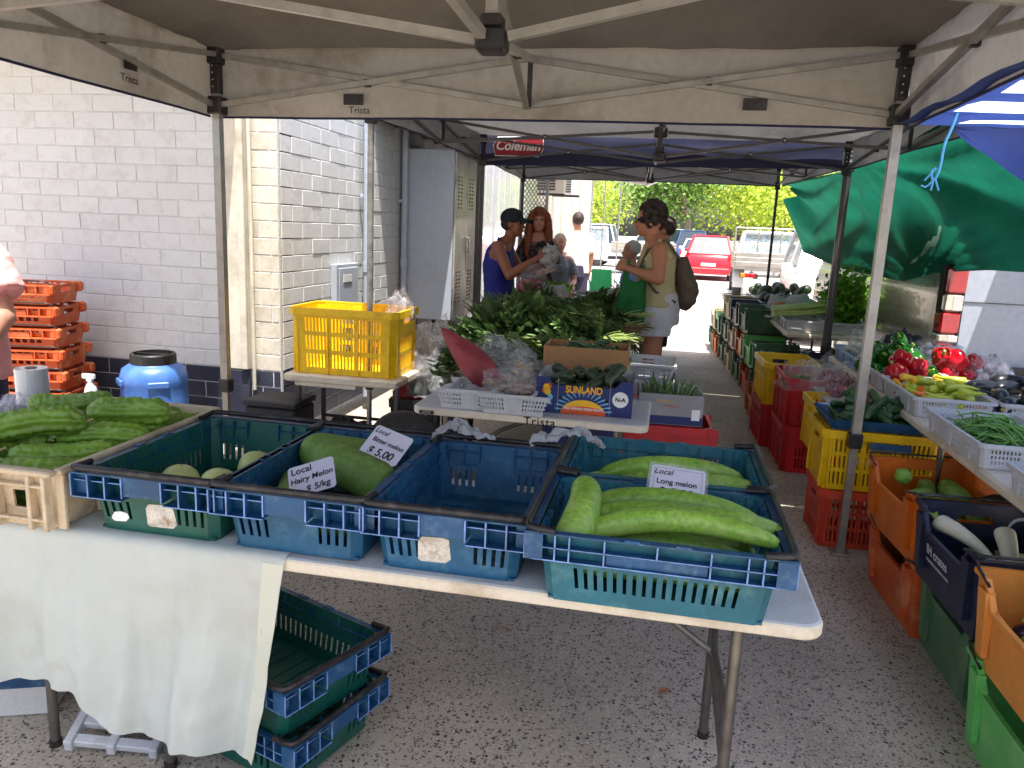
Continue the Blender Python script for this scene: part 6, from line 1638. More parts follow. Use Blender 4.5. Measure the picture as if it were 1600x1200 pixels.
# ------------------------------------------------------------------ people
_figs = []
class Fig:
    """closed overlapping limbs, fused by a voxel remesh into one continuous surface"""
    def __init__(s): s.b = MB()
    def cap(s, p, q, r1, r2=None, n=14, flat=0.):
        r2 = r1 if r2 is None else r2
        p, q = Vector(p), Vector(q); d = (q - p).normalized()
        pts, rs = [], []
        for k in range(5):
            a = PI / 2 * (1 - k / 4) if k < 4 else 0
            pts.append(p - d * r1 * math.sin(PI / 2 * (1 - k / 4))); rs.append(max(r1 * math.cos(PI / 2 * (1 - k / 4)), r1 * .05))
        for k in range(5):
            pts.append(q + d * r2 * math.sin(PI / 2 * k / 4)); rs.append(max(r2 * math.cos(PI / 2 * k / 4), r2 * .05))
        s.b.tube(pts, rs, n)
    def cone(s, pts, rs, n=18, sc=(1, 1)):
        """flat-ended sleeve/skirt along pts; sc squashes it (x,y) about its axis"""
        rings = []
        for p, r in zip(pts, rs):
            p = Vector(p); rx, ry = r if isinstance(r, tuple) else (r * sc[0], r * sc[1])
            rings.append([(p.x + rx * math.cos(2 * PI * k / n), p.y + ry * math.sin(2 * PI * k / n), p.z) for k in range(n)])
        s.b.loft(rings, True, True)
    def tub(s, pts, rs, n=16): s.b.tube(pts, rs, n)
    def ell(s, c, r, rz=0., n=16):
        c = Vector(c); rings = []
        co, si = math.cos(rz), math.sin(rz)
        for i in range(n + 1):
            a = PI * i / n; rr = max(math.sin(a), .02)
            rings.append([(c.x + co * r[0] * rr * math.cos(t) - si * r[1] * rr * math.sin(t), c.y + si * r[0] * rr * math.cos(t) + co * r[1] * rr * math.sin(t), c.z - r[2] * math.cos(a)) for t in [2 * PI * k / n for k in range(n)]])
        s.b.loft(rings, True, True)
    def done(s, name, m, parent, vox=.008, smooth=4, bumpy=0., bs=20.):
        me = s.b.mesh(name, m)
        o = bpy.data.objects.new(name, me); scene.collection.objects.link(o)
        r = o.modifiers.new('r', 'REMESH'); r.mode = 'VOXEL'; r.voxel_size = vox; r.use_smooth_shade = True
        sm = o.modifiers.new('s', 'SMOOTH'); sm.iterations = smooth; sm.factor = .6
        o.parent = parent
        _figs.append((o, bumpy, bs))
        return o
    def head(s, c, yaw, k=1., tilt=0.):
        """c = centre of the skull; faces direction yaw"""
        f = Vector((math.cos(yaw), math.sin(yaw), 0)); l = Vector((-f.y, f.x, 0)); c = Vector(c); u = Vector((0, 0, 1))
        P = lambda a, b, z: c + f * a * k + l * b * k + u * z * k
        s.ell(P(-.012, 0, .018), (.098 * k, .076 * k, .098 * k), yaw)
        s.ell(P(.022, 0, -.050), (.070 * k, .060 * k, .068 * k), yaw)
        s.ell(P(.052, 0, -.090), (.030 * k, .034 * k, .026 * k), yaw)          # chin
        s.cap(P(.078, 0, .0), P(.104, 0, -.032), .008 * k, .013 * k, 10)       # nose
        for q in (-1, 1):
            s.ell(P(.060, q * .036, -.035), (.026 * k, .022 * k, .024 * k), yaw)   # cheek
            s.ell(P(-.008, q * .078, -.018), (.018 * k, .008 * k, .030 * k), yaw)  # ear
            s.cap(P(.078, q * .014, .018), P(.070, q * .046, .016), .009 * k, .008 * k, 8)  # brow
        s.cap(P(.080, -.022, -.060), P(.080, .022, -.060), .0085 * k, .0085 * k, 8)       # lips
        s.cap(P(-.02, 0, -.05), P(-.035, 0, -.17), .050 * k, .056 * k)
        return P
    def hand(s, w, d, side, curl=.5, k=1.):
        """w wrist, d direction of the palm, side = thumb direction"""
        w = Vector(w); d = Vector(d).normalized(); sd = Vector(side); sd = (sd - d * sd.dot(d)).normalized(); nn = d.cross(sd)
        if nn.z > 0: nn = -nn
        s.cap(w, w + d * .045 * k, .024 * k, .030 * k)
        for q in (-.5, .5): s.cap(w + d * .02 * k + sd * q * .03 * k, w + d * .07 * k + sd * q * .045 * k, .016 * k, .015 * k, 10)
        for i, (off, ln) in enumerate(((.033, .062), (.011, .072), (-.011, .068), (-.032, .052))):
            b0 = w + d * .080 * k + sd * off * k
            a1 = (d + nn * curl * .5).normalized(); a2 = (d * (1 - curl) + nn * curl * 1.6).normalized(); a3 = (-d * curl * .8 + nn).normalized() if curl > .6 else (d * .5 + nn).normalized()
            p1 = b0 + a1 * ln * .42 * k; p2 = p1 + a2 * ln * .33 * k; p3 = p2 + a3 * ln * .25 * k
            s.cap(b0 - d * .012, p1, .0090 * k, .0085 * k, 8); s.cap(p1, p2, .0085 * k, .008 * k, 8); s.cap(p2, p3, .008 * k, .007 * k, 8)
        t0 = w + d * .025 * k + sd * .028 * k; t1 = t0 + (d * .6 + sd * .8).normalized() * .036 * k; t2 = t1 + (d + nn * .4).normalized() * .028 * k
        s.cap(t0, t1, .012 * k, .010 * k, 8); s.cap(t1, t2, .010 * k, .008 * k, 8)
def person(label, loc=(0, 0, 0)): return thing('person', label, 'person', loc)
def face_bits(p, P, k=1., glasses=False, lip=M['inkred']):
    e = MB()
    for q in (-1, 1):
        c = P(.079, q * .031, .002)
        e.add(*_sph(c, .0095 * k))
    e.build('eye', M['dark'], p)
    l = MB(); l.tube([P(.086, -.02, -.058), P(.0905, 0, -.058), P(.086, .02, -.058)], .0035 * k, 6); l.build('lips', mat('lip', S(150, 70, 66), .5), p)
    if glasses:
        g = MB()
        for q in (-1, 1):
            pts = [P(.098 - .012 * abs(math.sin(a)) * 0, q * .033 + .026 * math.cos(a), .0 + .02 * math.sin(a)) for a in [2 * PI * t / 14 for t in range(15)]]
            g.tube(pts, .003, 5); g.tube([P(.096, q * .058, .006), P(.0, q * .083, .0)], .0028, 5)
        g.tube([P(.1, -.008, 0), P(.1, .008, 0)], .0026, 5)
        g.build('glasses', M['dark'], p)
def _sph(c, r, n=8):
    vs = []; fs = []
    for i in range(n + 1):
        for k in range(n): vs.append((c[0] + r * math.sin(PI * i / n) * math.cos(2 * PI * k / n), c[1] + r * math.sin(PI * i / n) * math.sin(2 * PI * k / n), c[2] + r * math.cos(PI * i / n)))
    for i in range(n):
        for k in range(n): fs.append((i * n + k, (i + 1) * n + k, (i + 1) * n + (k + 1) % n, i * n + (k + 1) % n))
    return vs, fs

# --- man in royal blue singlet and cap, facing right
p = person('man in a royal blue singlet and black cap weighing bags behind the greens table')
x0, y0 = -1.41, 6.78
B = Fig(); H = B.head((x0 + .065, y0, 1.605), R(-12), 1.0)
B.cone([(x0 - .02, y0, .92), (x0 - .04, y0, 1.05), (x0 - .05, y0, 1.22), (x0 - .04, y0, 1.36), (x0 - .01, y0, 1.44), (x0 + .01, y0, 1.49)], [(.125, .165), (.115, .15), (.12, .17), (.11, .19), (.08, .13), (.05, .06)])
B.cap((x0 - .03, y0 - .17, 1.395), (x0 - .03, y0 + .17, 1.395), .062)
for sgn, el, hd in ((-1, (x0 + .10, y0 - .26, 1.165), (x0 + .33, y0 - .20, 1.32)), (1, (x0 + .12, y0 + .22, 1.16), (x0 + .34, y0 + .06, 1.26))):
    B.cap((x0 - .025, y0 + sgn * .185, 1.385), el, .056, .042); B.cap(el, Vector(el).lerp(Vector(hd), .45), .043, .042); B.cap(Vector(el).lerp(Vector(hd), .4), hd, .042, .026)
    d = (Vector(hd) - Vector(el)).normalized(); B.hand(hd, d, (0, -sgn * .3, 1), .7)
for sgn in (-1, 1):
    B.cap((x0 - .02, y0 + sgn * .09, .90), (x0 - .01, y0 + sgn * .10, .50), .085, .055); B.cap((x0 - .01, y0 + sgn * .10, .50), (x0 - .03, y0 + sgn * .10, .09), .052, .036)
    B.cap((x0 - .03, y0 + sgn * .10, .045), (x0 + .15, y0 + sgn * .11, .035), .042, .034)
B.done('body', M['skinb'], p)
C_ = Fig(); C_.cone([(x0 - .015, y0, .80), (x0 - .03, y0, .95), (x0 - .05, y0, 1.10), (x0 - .055, y0, 1.24), (x0 - .045, y0, 1.36), (x0 - .02, y0, 1.445)], [(.155, .19), (.145, .18), (.135, .172), (.14, .182), (.122, .168), (.085, .105)])
for sgn in (-1, 1): C_.tub([(x0 - .055, y0 + sgn * .115, 1.30), (x0 - .03, y0 + sgn * .125, 1.47), (x0 + .03, y0 + sgn * .10, 1.33)], [.04, .032, .04], 10)
C_.done('singlet', M['bluetank'], p, bumpy=.008, bs=9)
C_ = Fig(); C_.cone([(x0 - .015, y0, .95), (x0 - .01, y0, .78)], [(.14, .18), (.15, .19)])
for sgn in (-1, 1): C_.cone([(x0 - .01, y0 + sgn * .095, .84), (x0, y0 + sgn * .10, .48)], [(.115, .10), (.10, .09)])
C_.done('shorts', M['cap'], p, vox=.01, bumpy=.006)
C_ = Fig(); C_.ell(H(-.018, 0, .045), (.108, .090, .088), R(-12)); cp = C_.done('cap_crown', M['cap'], p, vox=.007)
b = MB(); b.grid(10, 10, lambda i, j: tuple(H(.075 + .105 * i * math.cos((j - .5) * 1.5), (j - .5) * .15, .052 - .018 * i - .03 * (2 * j - 1) ** 2))); b.grid(10, 10, lambda i, j: tuple(H(.075 + .105 * i * math.cos((j - .5) * 1.5), (j - .5) * .15, .046 - .018 * i - .03 * (2 * j - 1) ** 2))); b.build('visor', M['cap'], cp)
C_ = Fig(); C_.ell(H(-.035, 0, .0), (.085, .081, .075), R(-12)); C_.done('hair', M['hairb'], p, vox=.007, bumpy=.004, bs=50)
face_bits(p, H)
pbg = thing('carry_bag', 'clear bag of pink fruit with a white bag, held by the man in the singlet', 'carry bag', (0, 0, 0))
b = MB()
def sack(cx, cyy, zt, zb, rx, ry, seed):
    def fn(i, j):
        a = 2 * PI * i; t = j; r = (.25 + .9 * math.sin(PI * min(1, .12 + t * .80)) ** .8) * (1 + .16 * noise.noise(Vector((math.cos(a) * 2, math.sin(a) * 2, t * 4 + seed))))
        if t > .96: r *= .3
        return (cx + rx * r * math.cos(a), cyy + ry * r * math.sin(a), lerp(zt, zb, t))
    return fn
b.grid(28, 18, sack(-1.13, 6.60, 1.27, .98, .12, .10, 3), cu=True); b.build('clear_bag', M['clear'], pbg)
b = MB(); b.grid(24, 14, sack(-1.14, 6.60, 1.14, .99, .10, .085, 5), cu=True); b.build('pink_fruit', mat('pink_fruit', S(172, 44, 84), .45, var=.3, scale=25, bump=.5), pbg)
b = MB(); sk = sack(-.98, 6.62, 1.43, 1.25, .06, .05, 8); b.grid(30, 18, lambda i, j: tuple(Vector(sk(i, j)) + Vector((.05 * fold(i * 9, j * 7, 1), .03 * fold(i * 7, j * 9, 2), .05 * fold(i * 8, j * 6, 3)))), cu=True); b.build('white_bag', M['polyb'], pbg)

# --- red haired woman, facing the camera
p = person('woman with long auburn hair and black floral dress facing the camera behind the greens')
x0, y0 = -1.37, 8.3
B = Fig(); H = B.head((x0 + .0, y0, 1.665), R(-80), 1.03)
B.cone([(x0, y0, .95), (x0, y0, 1.15), (x0, y0, 1.35), (x0, y0, 1.46), (x0, y0, 1.53)], [(.16, .12), (.13, .10), (.15, .11), (.11, .08), (.055, .055)])
B.cap((x0 - .14, y0, 1.43), (x0 + .14, y0, 1.43), .055)
for sgn, el, hd in ((-1, (x0 - .19, y0 - .04, 1.17), (x0 - .05, y0 - .26, 1.12)), (1, (x0 + .19, y0 - .04, 1.17), (x0 + .13, y0 - .26, 1.13))):
    B.cap((x0 + sgn * .165, y0, 1.42), el, .048, .036); B.cap(el, hd, .037, .025); B.hand(hd, (Vector(hd) - Vector(el)), (0, 0, 1), .6)
for sgn in (-1, 1):
    B.cap((x0 + sgn * .085, y0, .92), (x0 + sgn * .085, y0, .5), .085, .052); B.cap((x0 + sgn * .085, y0, .5), (x0 + sgn * .085, y0, .08), .05, .034); B.cap((x0 + sgn * .085, y0 + .02, .04), (x0 + sgn * .09, y0 - .13, .03), .036, .03)
B.done('body', M['skin'], p, vox=.009)
C_ = Fig(); C_.cone([(x0, y0, .45), (x0, y0, .8), (x0, y0, 1.0), (x0, y0, 1.16), (x0, y0, 1.34), (x0, y0, 1.44)], [(.27, .22), (.21, .17), (.18, .14), (.145, .115), (.165, .13), (.12, .095)])
for sgn in (-1, 1): C_.tub([(x0 + sgn * .12, y0, 1.45), (x0 + sgn * .185, y0 - .01, 1.32), (x0 + sgn * .20, y0 - .03, 1.20)], [.065, .062, .062], 14)
C_.done('dress', M['floral'], p, vox=.01, bumpy=.012, bs=9)
C_ = Fig(); C_.ell(H(-.025, 0, .035), (.115, .098, .105), R(-80))
for sgn in (-1, 1):
    C_.tub([H(.02, sgn * .06, .08), H(.02, sgn * .092, .0), H(.02, sgn * .105, -.15), H(.06, sgn * .10, -.32), H(.07, sgn * .09, -.42)], [.035, .042, .05, .045, .015], 12)
    C_.tub([H(-.05, sgn * .04, .05), H(-.07, sgn * .06, -.15), H(-.08, sgn * .06, -.40)], [.06, .065, .03], 12)
C_.done('hair', M['hairr'], p, vox=.008, bumpy=.006, bs=28)
face_bits(p, H)

# --- woman with curly hair, beige top, facing left with green bag
p = person('woman with curly dark hair, beige sleeveless top and white shorts holding a green bag')
x0, y0 = -.07, 6.12
B = Fig(); H = B.head((x0 - .085, y0, 1.665), R(184), 1.05)
B.cone([(x0 + .0, y0, 1.0), (x0 + .0, y0, 1.14), (x0 - .0, y0, 1.28), (x0 + .0, y0, 1.42), (x0 - .01, y0, 1.50), (x0 - .03, y0, 1.56)], [(.14, .17), (.12, .15), (.13, .165), (.12, .18), (.085, .12), (.055, .055)])
B.cap((x0 + .01, y0 - .165, 1.455), (x0 + .01, y0 + .165, 1.455), .056)
for sgn, el, hd in ((-1, (x0 + .02, y0 - .25, 1.235), (x0 - .20, y0 - .19, 1.295)), (1, (x0 + .0, y0 + .24, 1.23), (x0 - .22, y0 + .08, 1.30))):
    B.cap((x0 + .015, y0 + sgn * .19, 1.44), el, .060, .046); B.cap(el, Vector(el).lerp(Vector(hd), .45), .047, .044); B.cap(Vector(el).lerp(Vector(hd), .4), hd, .044, .027)
    B.hand(hd, (Vector(hd) - Vector(el)), (0, -sgn * .2, 1), .75)
for sgn in (-1, 1):
    B.cap((x0 + .02, y0 + sgn * .095, 1.0), (x0 + .0, y0 + sgn * .10, .54), .100, .066); B.cap((x0 + .0, y0 + sgn * .10, .54), (x0 + .02, y0 + sgn * .10, .10), .060, .040)
    B.cap((x0 + .03, y0 + sgn * .10, .045), (x0 - .14, y0 + sgn * .11, .035), .040, .033)
B.done('body', M['skint'], p)
C_ = Fig(); C_.cone([(x0 + .02, y0, 1.02), (x0 + .015, y0, 1.12), (x0 + .0, y0, 1.19), (x0 - .005, y0, 1.30), (x0 + .0, y0, 1.42), (x0 + .0, y0, 1.50)], [(.175, .205), (.16, .19), (.15, .175), (.155, .185), (.135, .165), (.10, .12)])
for sgn in (-1, 1): C_.tub([(x0 - .075, y0 + sgn * .11, 1.36), (x0 + .01, y0 + sgn * .125, 1.518), (x0 + .085, y0 + sgn * .11, 1.38)], [.045, .035, .045], 10)
C_.done('top', M['beigetop'], p, bumpy=.009, bs=9)
C_ = Fig(); C_.cone([(x0 + .02, y0, 1.13), (x0 + .025, y0, 1.0), (x0 + .03, y0, .88)], [(.155, .185), (.18, .205), (.17, .20)])
for sgn in (-1, 1): C_.cone([(x0 + .02, y0 + sgn * .095, .98), (x0 + .005, y0 + sgn * .108, .80)], [(.15, .118), (.135, .112)])
C_.done('shorts', M['whiteshort'], p, vox=.009, bumpy=.007, bs=11)
C_ = Fig(); rr = random.Random(4)
for k in range(95):
    d = Vector((rr.gauss(0, 1), rr.gauss(0, 1), rr.gauss(.35, 1))).normalized()
    q = H(-.025 + d.x * .092 * -1, d.y * .088, .035 + d.z * .105)
    fx = (Vector(q) - Vector(H(0, 0, 0))).dot(Vector((-1, 0, 0)))
    if fx > .055 and q[2] < H(0, 0, .05)[2]: continue
    if q[2] < H(0, 0, -.09)[2]: continue
    C_.ell(q, (.026, .026, .024), 0, 8)
C_.ell(H(-.03, 0, .04), (.095, .085, .095), R(184))
C_.done('curly_hair', M['hairb'], p, vox=.007, smooth=2, bumpy=.005, bs=60)
face_bits(p, H, glasses=True)
gb2 = thing('shopping_bag', 'bright green shopping bag hanging from the curly haired woman\'s forearm', 'shopping bag')
b = MB(); cx, cyy = -.225, 5.93
def bgf(i, j):
    a = 2 * PI * i; t = j
    rx = lerp(.085, .125, t) * (1 + .07 * fold(math.cos(a) * 3, t * 4, math.sin(a) * 3)); ry = lerp(.02, .075, math.sin(PI * min(t * .9 + .1, 1)) if t < .6 else 1) * (1 + .2 * fold(math.cos(a) * 4, t * 2, 3))
    zt = 1.245 - .045 * math.cos(2 * a) * (1 - t) * -1
    return (cx + rx * math.cos(a) - .03 * t, cyy + ry * math.sin(a), lerp(zt, .885 + .02 * math.cos(a), t))
b.grid(40, 24, bgf, cu=True)
b.grid(12, 8, lambda i, j: (cx - .03 + .12 * (2 * i - 1), cyy + .07 * (2 * j - 1) * math.sqrt(max(0, 1 - (2 * i - 1) ** 2)), .886 + .02 * (2 * i - 1)))
b.build('bag_body', M['bagg'], gb2)
for s in (-1, 1):
    b = MB()
    b.grid(10, 3, lambda i, j: (cx + s * .070 + (j - .5) * .045 * (1 - .5 * i) - s * .015 * i, 5.93 - .02 + .02 * i, lerp(1.20, 1.365 if s < 0 else 1.33, i))); b.build('handle', M['bagg'], gb2)
bp = thing('backpack', 'brown leather backpack on the back of the curly haired woman', 'backpack')
F_ = Fig(); F_.tub([(x0 + .185, y0, 1.40), (x0 + .20, y0, 1.30), (x0 + .235, y0, 1.18), (x0 + .24, y0, 1.06), (x0 + .215, y0, 1.0)], [.045, .07, .085, .08, .04], 14); F_.done('bag_body', M['pack'], bp, vox=.01, bumpy=.006)
F_ = Fig(); F_.tub([(x0 + .285, y0, 1.22), (x0 + .295, y0, 1.14), (x0 + .285, y0, 1.08)], [.03, .042, .03], 12); F_.done('front_pocket', M['pack'], bp, vox=.01)
for s in (-1, 1):
    b = MB(); b.tube([(x0 + .17, y0 + s * .1, 1.38), (x0 + .05, y0 + s * .135, 1.525), (x0 - .08, y0 + s * .14, 1.44), (x0 - .13, y0 + s * .14, 1.30), (x0 + .0, y0 + s * .19, 1.14), (x0 + .16, y0 + s * .12, 1.06)], .011, 6); b.build('strap', M['pack'], bp)

# --- simple standing / sitting people further back
def stander(label, x0, y0, h, yaw, skin, hair, top, bottom, sleeve=True, long_hair=False, shorts=True):
    p = person(label); k = h / 1.75
    f = Vector((math.cos(yaw), math.sin(yaw), 0)); l = Vector((-f.y, f.x, 0)); o = Vector((x0, y0, 0))
    P = lambda a, b, z: o + f * a * k + l * b * k + Vector((0, 0, z * k))
    B = Fig(); H = B.head(P(.03, 0, 1.62), yaw, k)
    B.cap(P(0, 0, 1.0), P(0, 0, 1.35), .13 * k, .12 * k); B.cap(P(0, -.15, 1.41), P(0, .15, 1.41), .058 * k)
    for s in (-1, 1):
        B.cap(P(0, s * .18, 1.40), P(-.02, s * .23, 1.12), .052 * k, .04 * k); B.cap(P(-.02, s * .23, 1.12), P(.05, s * .24, .88), .04 * k, .027 * k); B.hand(P(.05, s * .24, .88), f * .3 + Vector((0, 0, -1)), f, .3, k)
        B.cap(P(0, s * .09, .92), P(0, s * .1, .5), .085 * k, .056 * k); B.cap(P(0, s * .1, .5), P(-.01, s * .1, .09), .054 * k, .036 * k); B.cap(P(-.02, s * .1, .045), P(.15, s * .11, .035), .04 * k, .033 * k)
    B.done('body', skin, p, vox=.014)
    C_ = Fig()
    def ring(z, rx, ry): return (P(0, 0, z), rx * k, ry * k)
    n = 18; rings = []
    for z, rx, ry in ((.86, .135, .22), (1.05, .135, .205), (1.25, .135, .20), (1.38, .12, .185), (1.47, .08, .11)):
        rings.append([tuple(P(rx * math.cos(2 * PI * q / n), ry * math.sin(2 * PI * q / n), z)) for q in range(n)])
    C_.b.loft(rings, True, True)
    for s in (-1, 1): C_.tub([P(0, s * .13, 1.42), P(-.01, s * .20, 1.34), P(-.02, s * .235, 1.16)], [.065 * k, .07 * k, .072 * k], 12)
    C_.done('shirt', top, p, vox=.014, bumpy=.01, bs=7)
    C_ = Fig()
    C_.tub([P(0, 0, .98), P(0, 0, .80)], [.15 * k, .155 * k], 14)
    for s in (-1, 1): C_.tub([P(0, s * .09, .86), P(0, s * .105, .52 if shorts else .12)], [.105 * k, .095 * k if shorts else .06 * k], 12)
    C_.done('shorts' if shorts else 'trousers', bottom, p, vox=.014)
    C_ = Fig(); C_.ell(H(-.03, 0, .03), (.10 * k, .086 * k, .10 * k), yaw)
    if long_hair: C_.tub([H(-.08, 0, .02), H(-.12, 0, -.1), H(-.12, 0, -.3)], [.06, .06, .02], 12)
    C_.done('hair', hair, p, vox=.012, bumpy=.005, bs=40)
    return p
stander('man in a loose beige t-shirt and navy shorts seen from behind near the far wall', -1.40, 12.2, 1.86, R(115), M['skint'], M['hairb'], M['whiteshirt'], M['navyshort'])
stander('dark haired person mostly hidden behind the curly haired woman', -.03, 7.5, 1.74, R(182), M['skint'], M['hairb'], M['cap'], M['cap'], long_hair=False)
def sitter(label, x0, y0, zs, yaw, skin, hair, top, bottom, k=1., capm=None):
    p = person(label)
    f = Vector((math.cos(yaw), math.sin(yaw), 0)); l = Vector((-f.y, f.x, 0)); o = Vector((x0, y0, zs))
    P = lambda a, b, z: o + f * a * k + l * b * k + Vector((0, 0, z * k))
    B = Fig(); H = B.head(P(.06, 0, .74), yaw, k)
    B.cap(P(0, 0, .12), P(.0, 0, .45), .12 * k, .12 * k); B.cap(P(0, -.14, .52), P(0, .14, .52), .056 * k)
    for s in (-1, 1):
        B.cap(P(0, s * .17, .50), P(.08, s * .21, .24), .05 * k, .038 * k); B.cap(P(.08, s * .21, .24), P(.30, s * .12, .18), .037 * k, .026 * k); B.hand(P(.30, s * .12, .18), f, l * -s, .5, k)
        B.cap(P(0, s * .09, .08), P(.42, s * .10, .09), .085 * k, .058 * k); B.cap(P(.42, s * .10, .09), P(.40, s * .1, -(zs - .09) / k), .055 * k, .036 * k); B.cap(P(.40, s * .1, -(zs - .045) / k), P(.55, s * .1, -(zs - .035) / k), .04 * k, .032 * k)
    B.done('body', skin, p, vox=.013)
    C_ = Fig(); C_.tub([P(0, 0, .04), P(0, 0, .25), P(0, 0, .44), P(.01, 0, .57)], [.165 * k, .155 * k, .16 * k, .09 * k], 16)
    for s in (-1, 1): C_.tub([P(0, s * .12, .52), P(.03, s * .19, .42), P(.06, s * .205, .32)], [.06 * k, .066 * k, .064 * k], 12)
    C_.done('shirt', top, p, vox=.013, bumpy=.008)
    C_ = Fig()
    for s in (-1, 1): C_.tub([P(-.08, s * .08, .08), P(.34, s * .10, .09)], [.11 * k, .09 * k], 12)
    C_.done('shorts', bottom, p, vox=.013)
    C_ = Fig(); C_.ell(H(-.03, 0, .035), (.10 * k, .085 * k, .095 * k), yaw); C_.done('hair' if not capm else 'cap', capm or hair, p, vox=.012, bumpy=.005, bs=40)
    return p
sitter('grey haired person in a grey shirt seated beyond the red haired woman', -1.42, 10.35, .66, R(-70), M['skin'], M['hairg'], M['greyshirt'], M['navyshort'])
sitter('pale haired older person seated partly behind the red haired woman', -1.68, 10.9, .72, R(-60), M['skin'], M['hairg'], M['cardwhite'], M['navyshort'], .95)
sitter('person in a pale blue shirt and light cap seated behind the green bag', -.37, 9.3, .62, R(200), M['skin'], M['hairg'], M['pblue'], M['pblue'], 1., M['cardwhite'])
for (x, y, h_, la) in ((-1.42, 10.33, .63, 'low dark stool under the seated grey haired person'), (-1.70, 10.92, .69, 'dark stool under the pale haired seated person'), (-.36, 9.3, .59, 'stool under the person in the pale blue shirt')):
    s = thing('stool', la, 'stool', (x, y, 0))
    b = MB(); b.bbox(-.17, .17, -.17, .17, h_ - .05, h_, .01); b.build('seat', M['steeld'], s)
    for q in (-1, 1):
        for w in (-1, 1): b = MB(); b.tube([(q * .14, w * .14, .001), (q * .12, w * .12, h_ - .05)], .012, 6); b.build('leg', M['steeld'], s)
# --- person in pink at the left frame edge
p = person('person in a pink t-shirt at the left frame edge, only a sleeve and forearm showing')
x0, y0 = -3.06, 2.86
B = Fig(); H = B.head((x0 + .0, y0, 1.66), R(-30), 1.0)
B.cap((x0, y0, .95), (x0, y0, 1.3), .15, .14); B.cap((x0, y0 - .15, 1.42), (x0 + .12, y0 + .05, 1.42), .06)
B.cap((x0 + .15, y0 + .0, 1.38), (x0 + .30, y0 - .06, 1.10), .055, .046); B.cap((x0 + .30, y0 - .06, 1.10), (x0 + .22, y0 - .18, .88), .046, .030); B.hand((x0 + .22, y0 - .18, .88), (-.2, -.4, -.7), (1, 0, 0), .4)
for s in (-1, 1): B.cap((x0, y0 + s * .1, .95), (x0, y0 + s * .1, .5), .09, .06); B.cap((x0, y0 + s * .1, .5), (x0, y0 + s * .1, .08), .055, .04)
for s in (-1, 1): B.cap((x0, y0 + s * .1, .04), (x0 + .14, y0 + s * .1, .035), .04, .034)
B.done('body', M['skin'], p, vox=.01)
C_ = Fig(); C_.tub([(x0, y0, .80), (x0, y0, 1.1), (x0, y0, 1.38), (x0, y0, 1.48)], [.19, .18, .19, .09], 18); C_.tub([(x0 + .08, y0, 1.40), (x0 + .20, y0 - .02, 1.33), (x0 + .295, y0 - .05, 1.19)], [.09, .09, .088], 16)
C_.done('tshirt', M['pink'], p, vox=.01, bumpy=.007)
C_ = Fig(); C_.tub([(x0, y0, .95), (x0, y0, .5), (x0, y0, .12)], [.17, .16, .14], 14); C_.done('trousers', M['navyshort'], p, vox=.012)
C_ = Fig(); C_.ell(H(-.03, 0, .03), (.10, .088, .10), R(-30)); C_.done('hair', M['hairb'], p, vox=.01)
# ------------------------------------------------------------------ chairs and vehicles
def plastic_chair(label, x, y, rz):
    t = thing('plastic_chair', label, 'chair', (x, y, 0), rz, 'green plastic chairs by the far stall')
    b = MB(); b.grid(8, 8, lambda i, j: (lerp(-.22, .22, i), lerp(-.2, .22, j), .44 + .015 * (2 * i - 1) ** 2)); b.grid(8, 8, lambda i, j: (lerp(-.22, .22, i), lerp(-.2, .22, j), .43 + .015 * (2 * i - 1) ** 2)); b.build('seat', M['greenpl'], t)
    b = MB(); b.grid(8, 10, lambda i, j: (lerp(-.21, .21, i) * (1 - .1 * j), .22 + .08 * j - .03 * (2 * i - 1) ** 2, .45 + .42 * j)); b.grid(8, 10, lambda i, j: (lerp(-.21, .21, i) * (1 - .1 * j), .235 + .08 * j - .03 * (2 * i - 1) ** 2, .45 + .42 * j)); b.build('backrest', M['greenpl'], t)
    for s in (-1, 1):
        for q in (-.19, .22):
            l = MB(); l.tube([(s * .21, q, .44), (s * .25, q * 1.15, .001)], [.022, .016], 6); l.build('leg', M['greenpl'], t)
        a = MB(); a.tube([(s * .24, -.18, .44), (s * .25, -.18, .65), (s * .24, .25, .67)], .016, 6); a.build('armrest', M['greenpl'], t)
plastic_chair('nearest green plastic chair beyond the standing man in beige', -1.15, 14.6, R(10))
plastic_chair('green plastic chair next to the seated person in pale blue', -.55, 14.9, R(-20))
plastic_chair('green plastic chair behind the seated grey haired person', -2.05, 13.2, R(30))

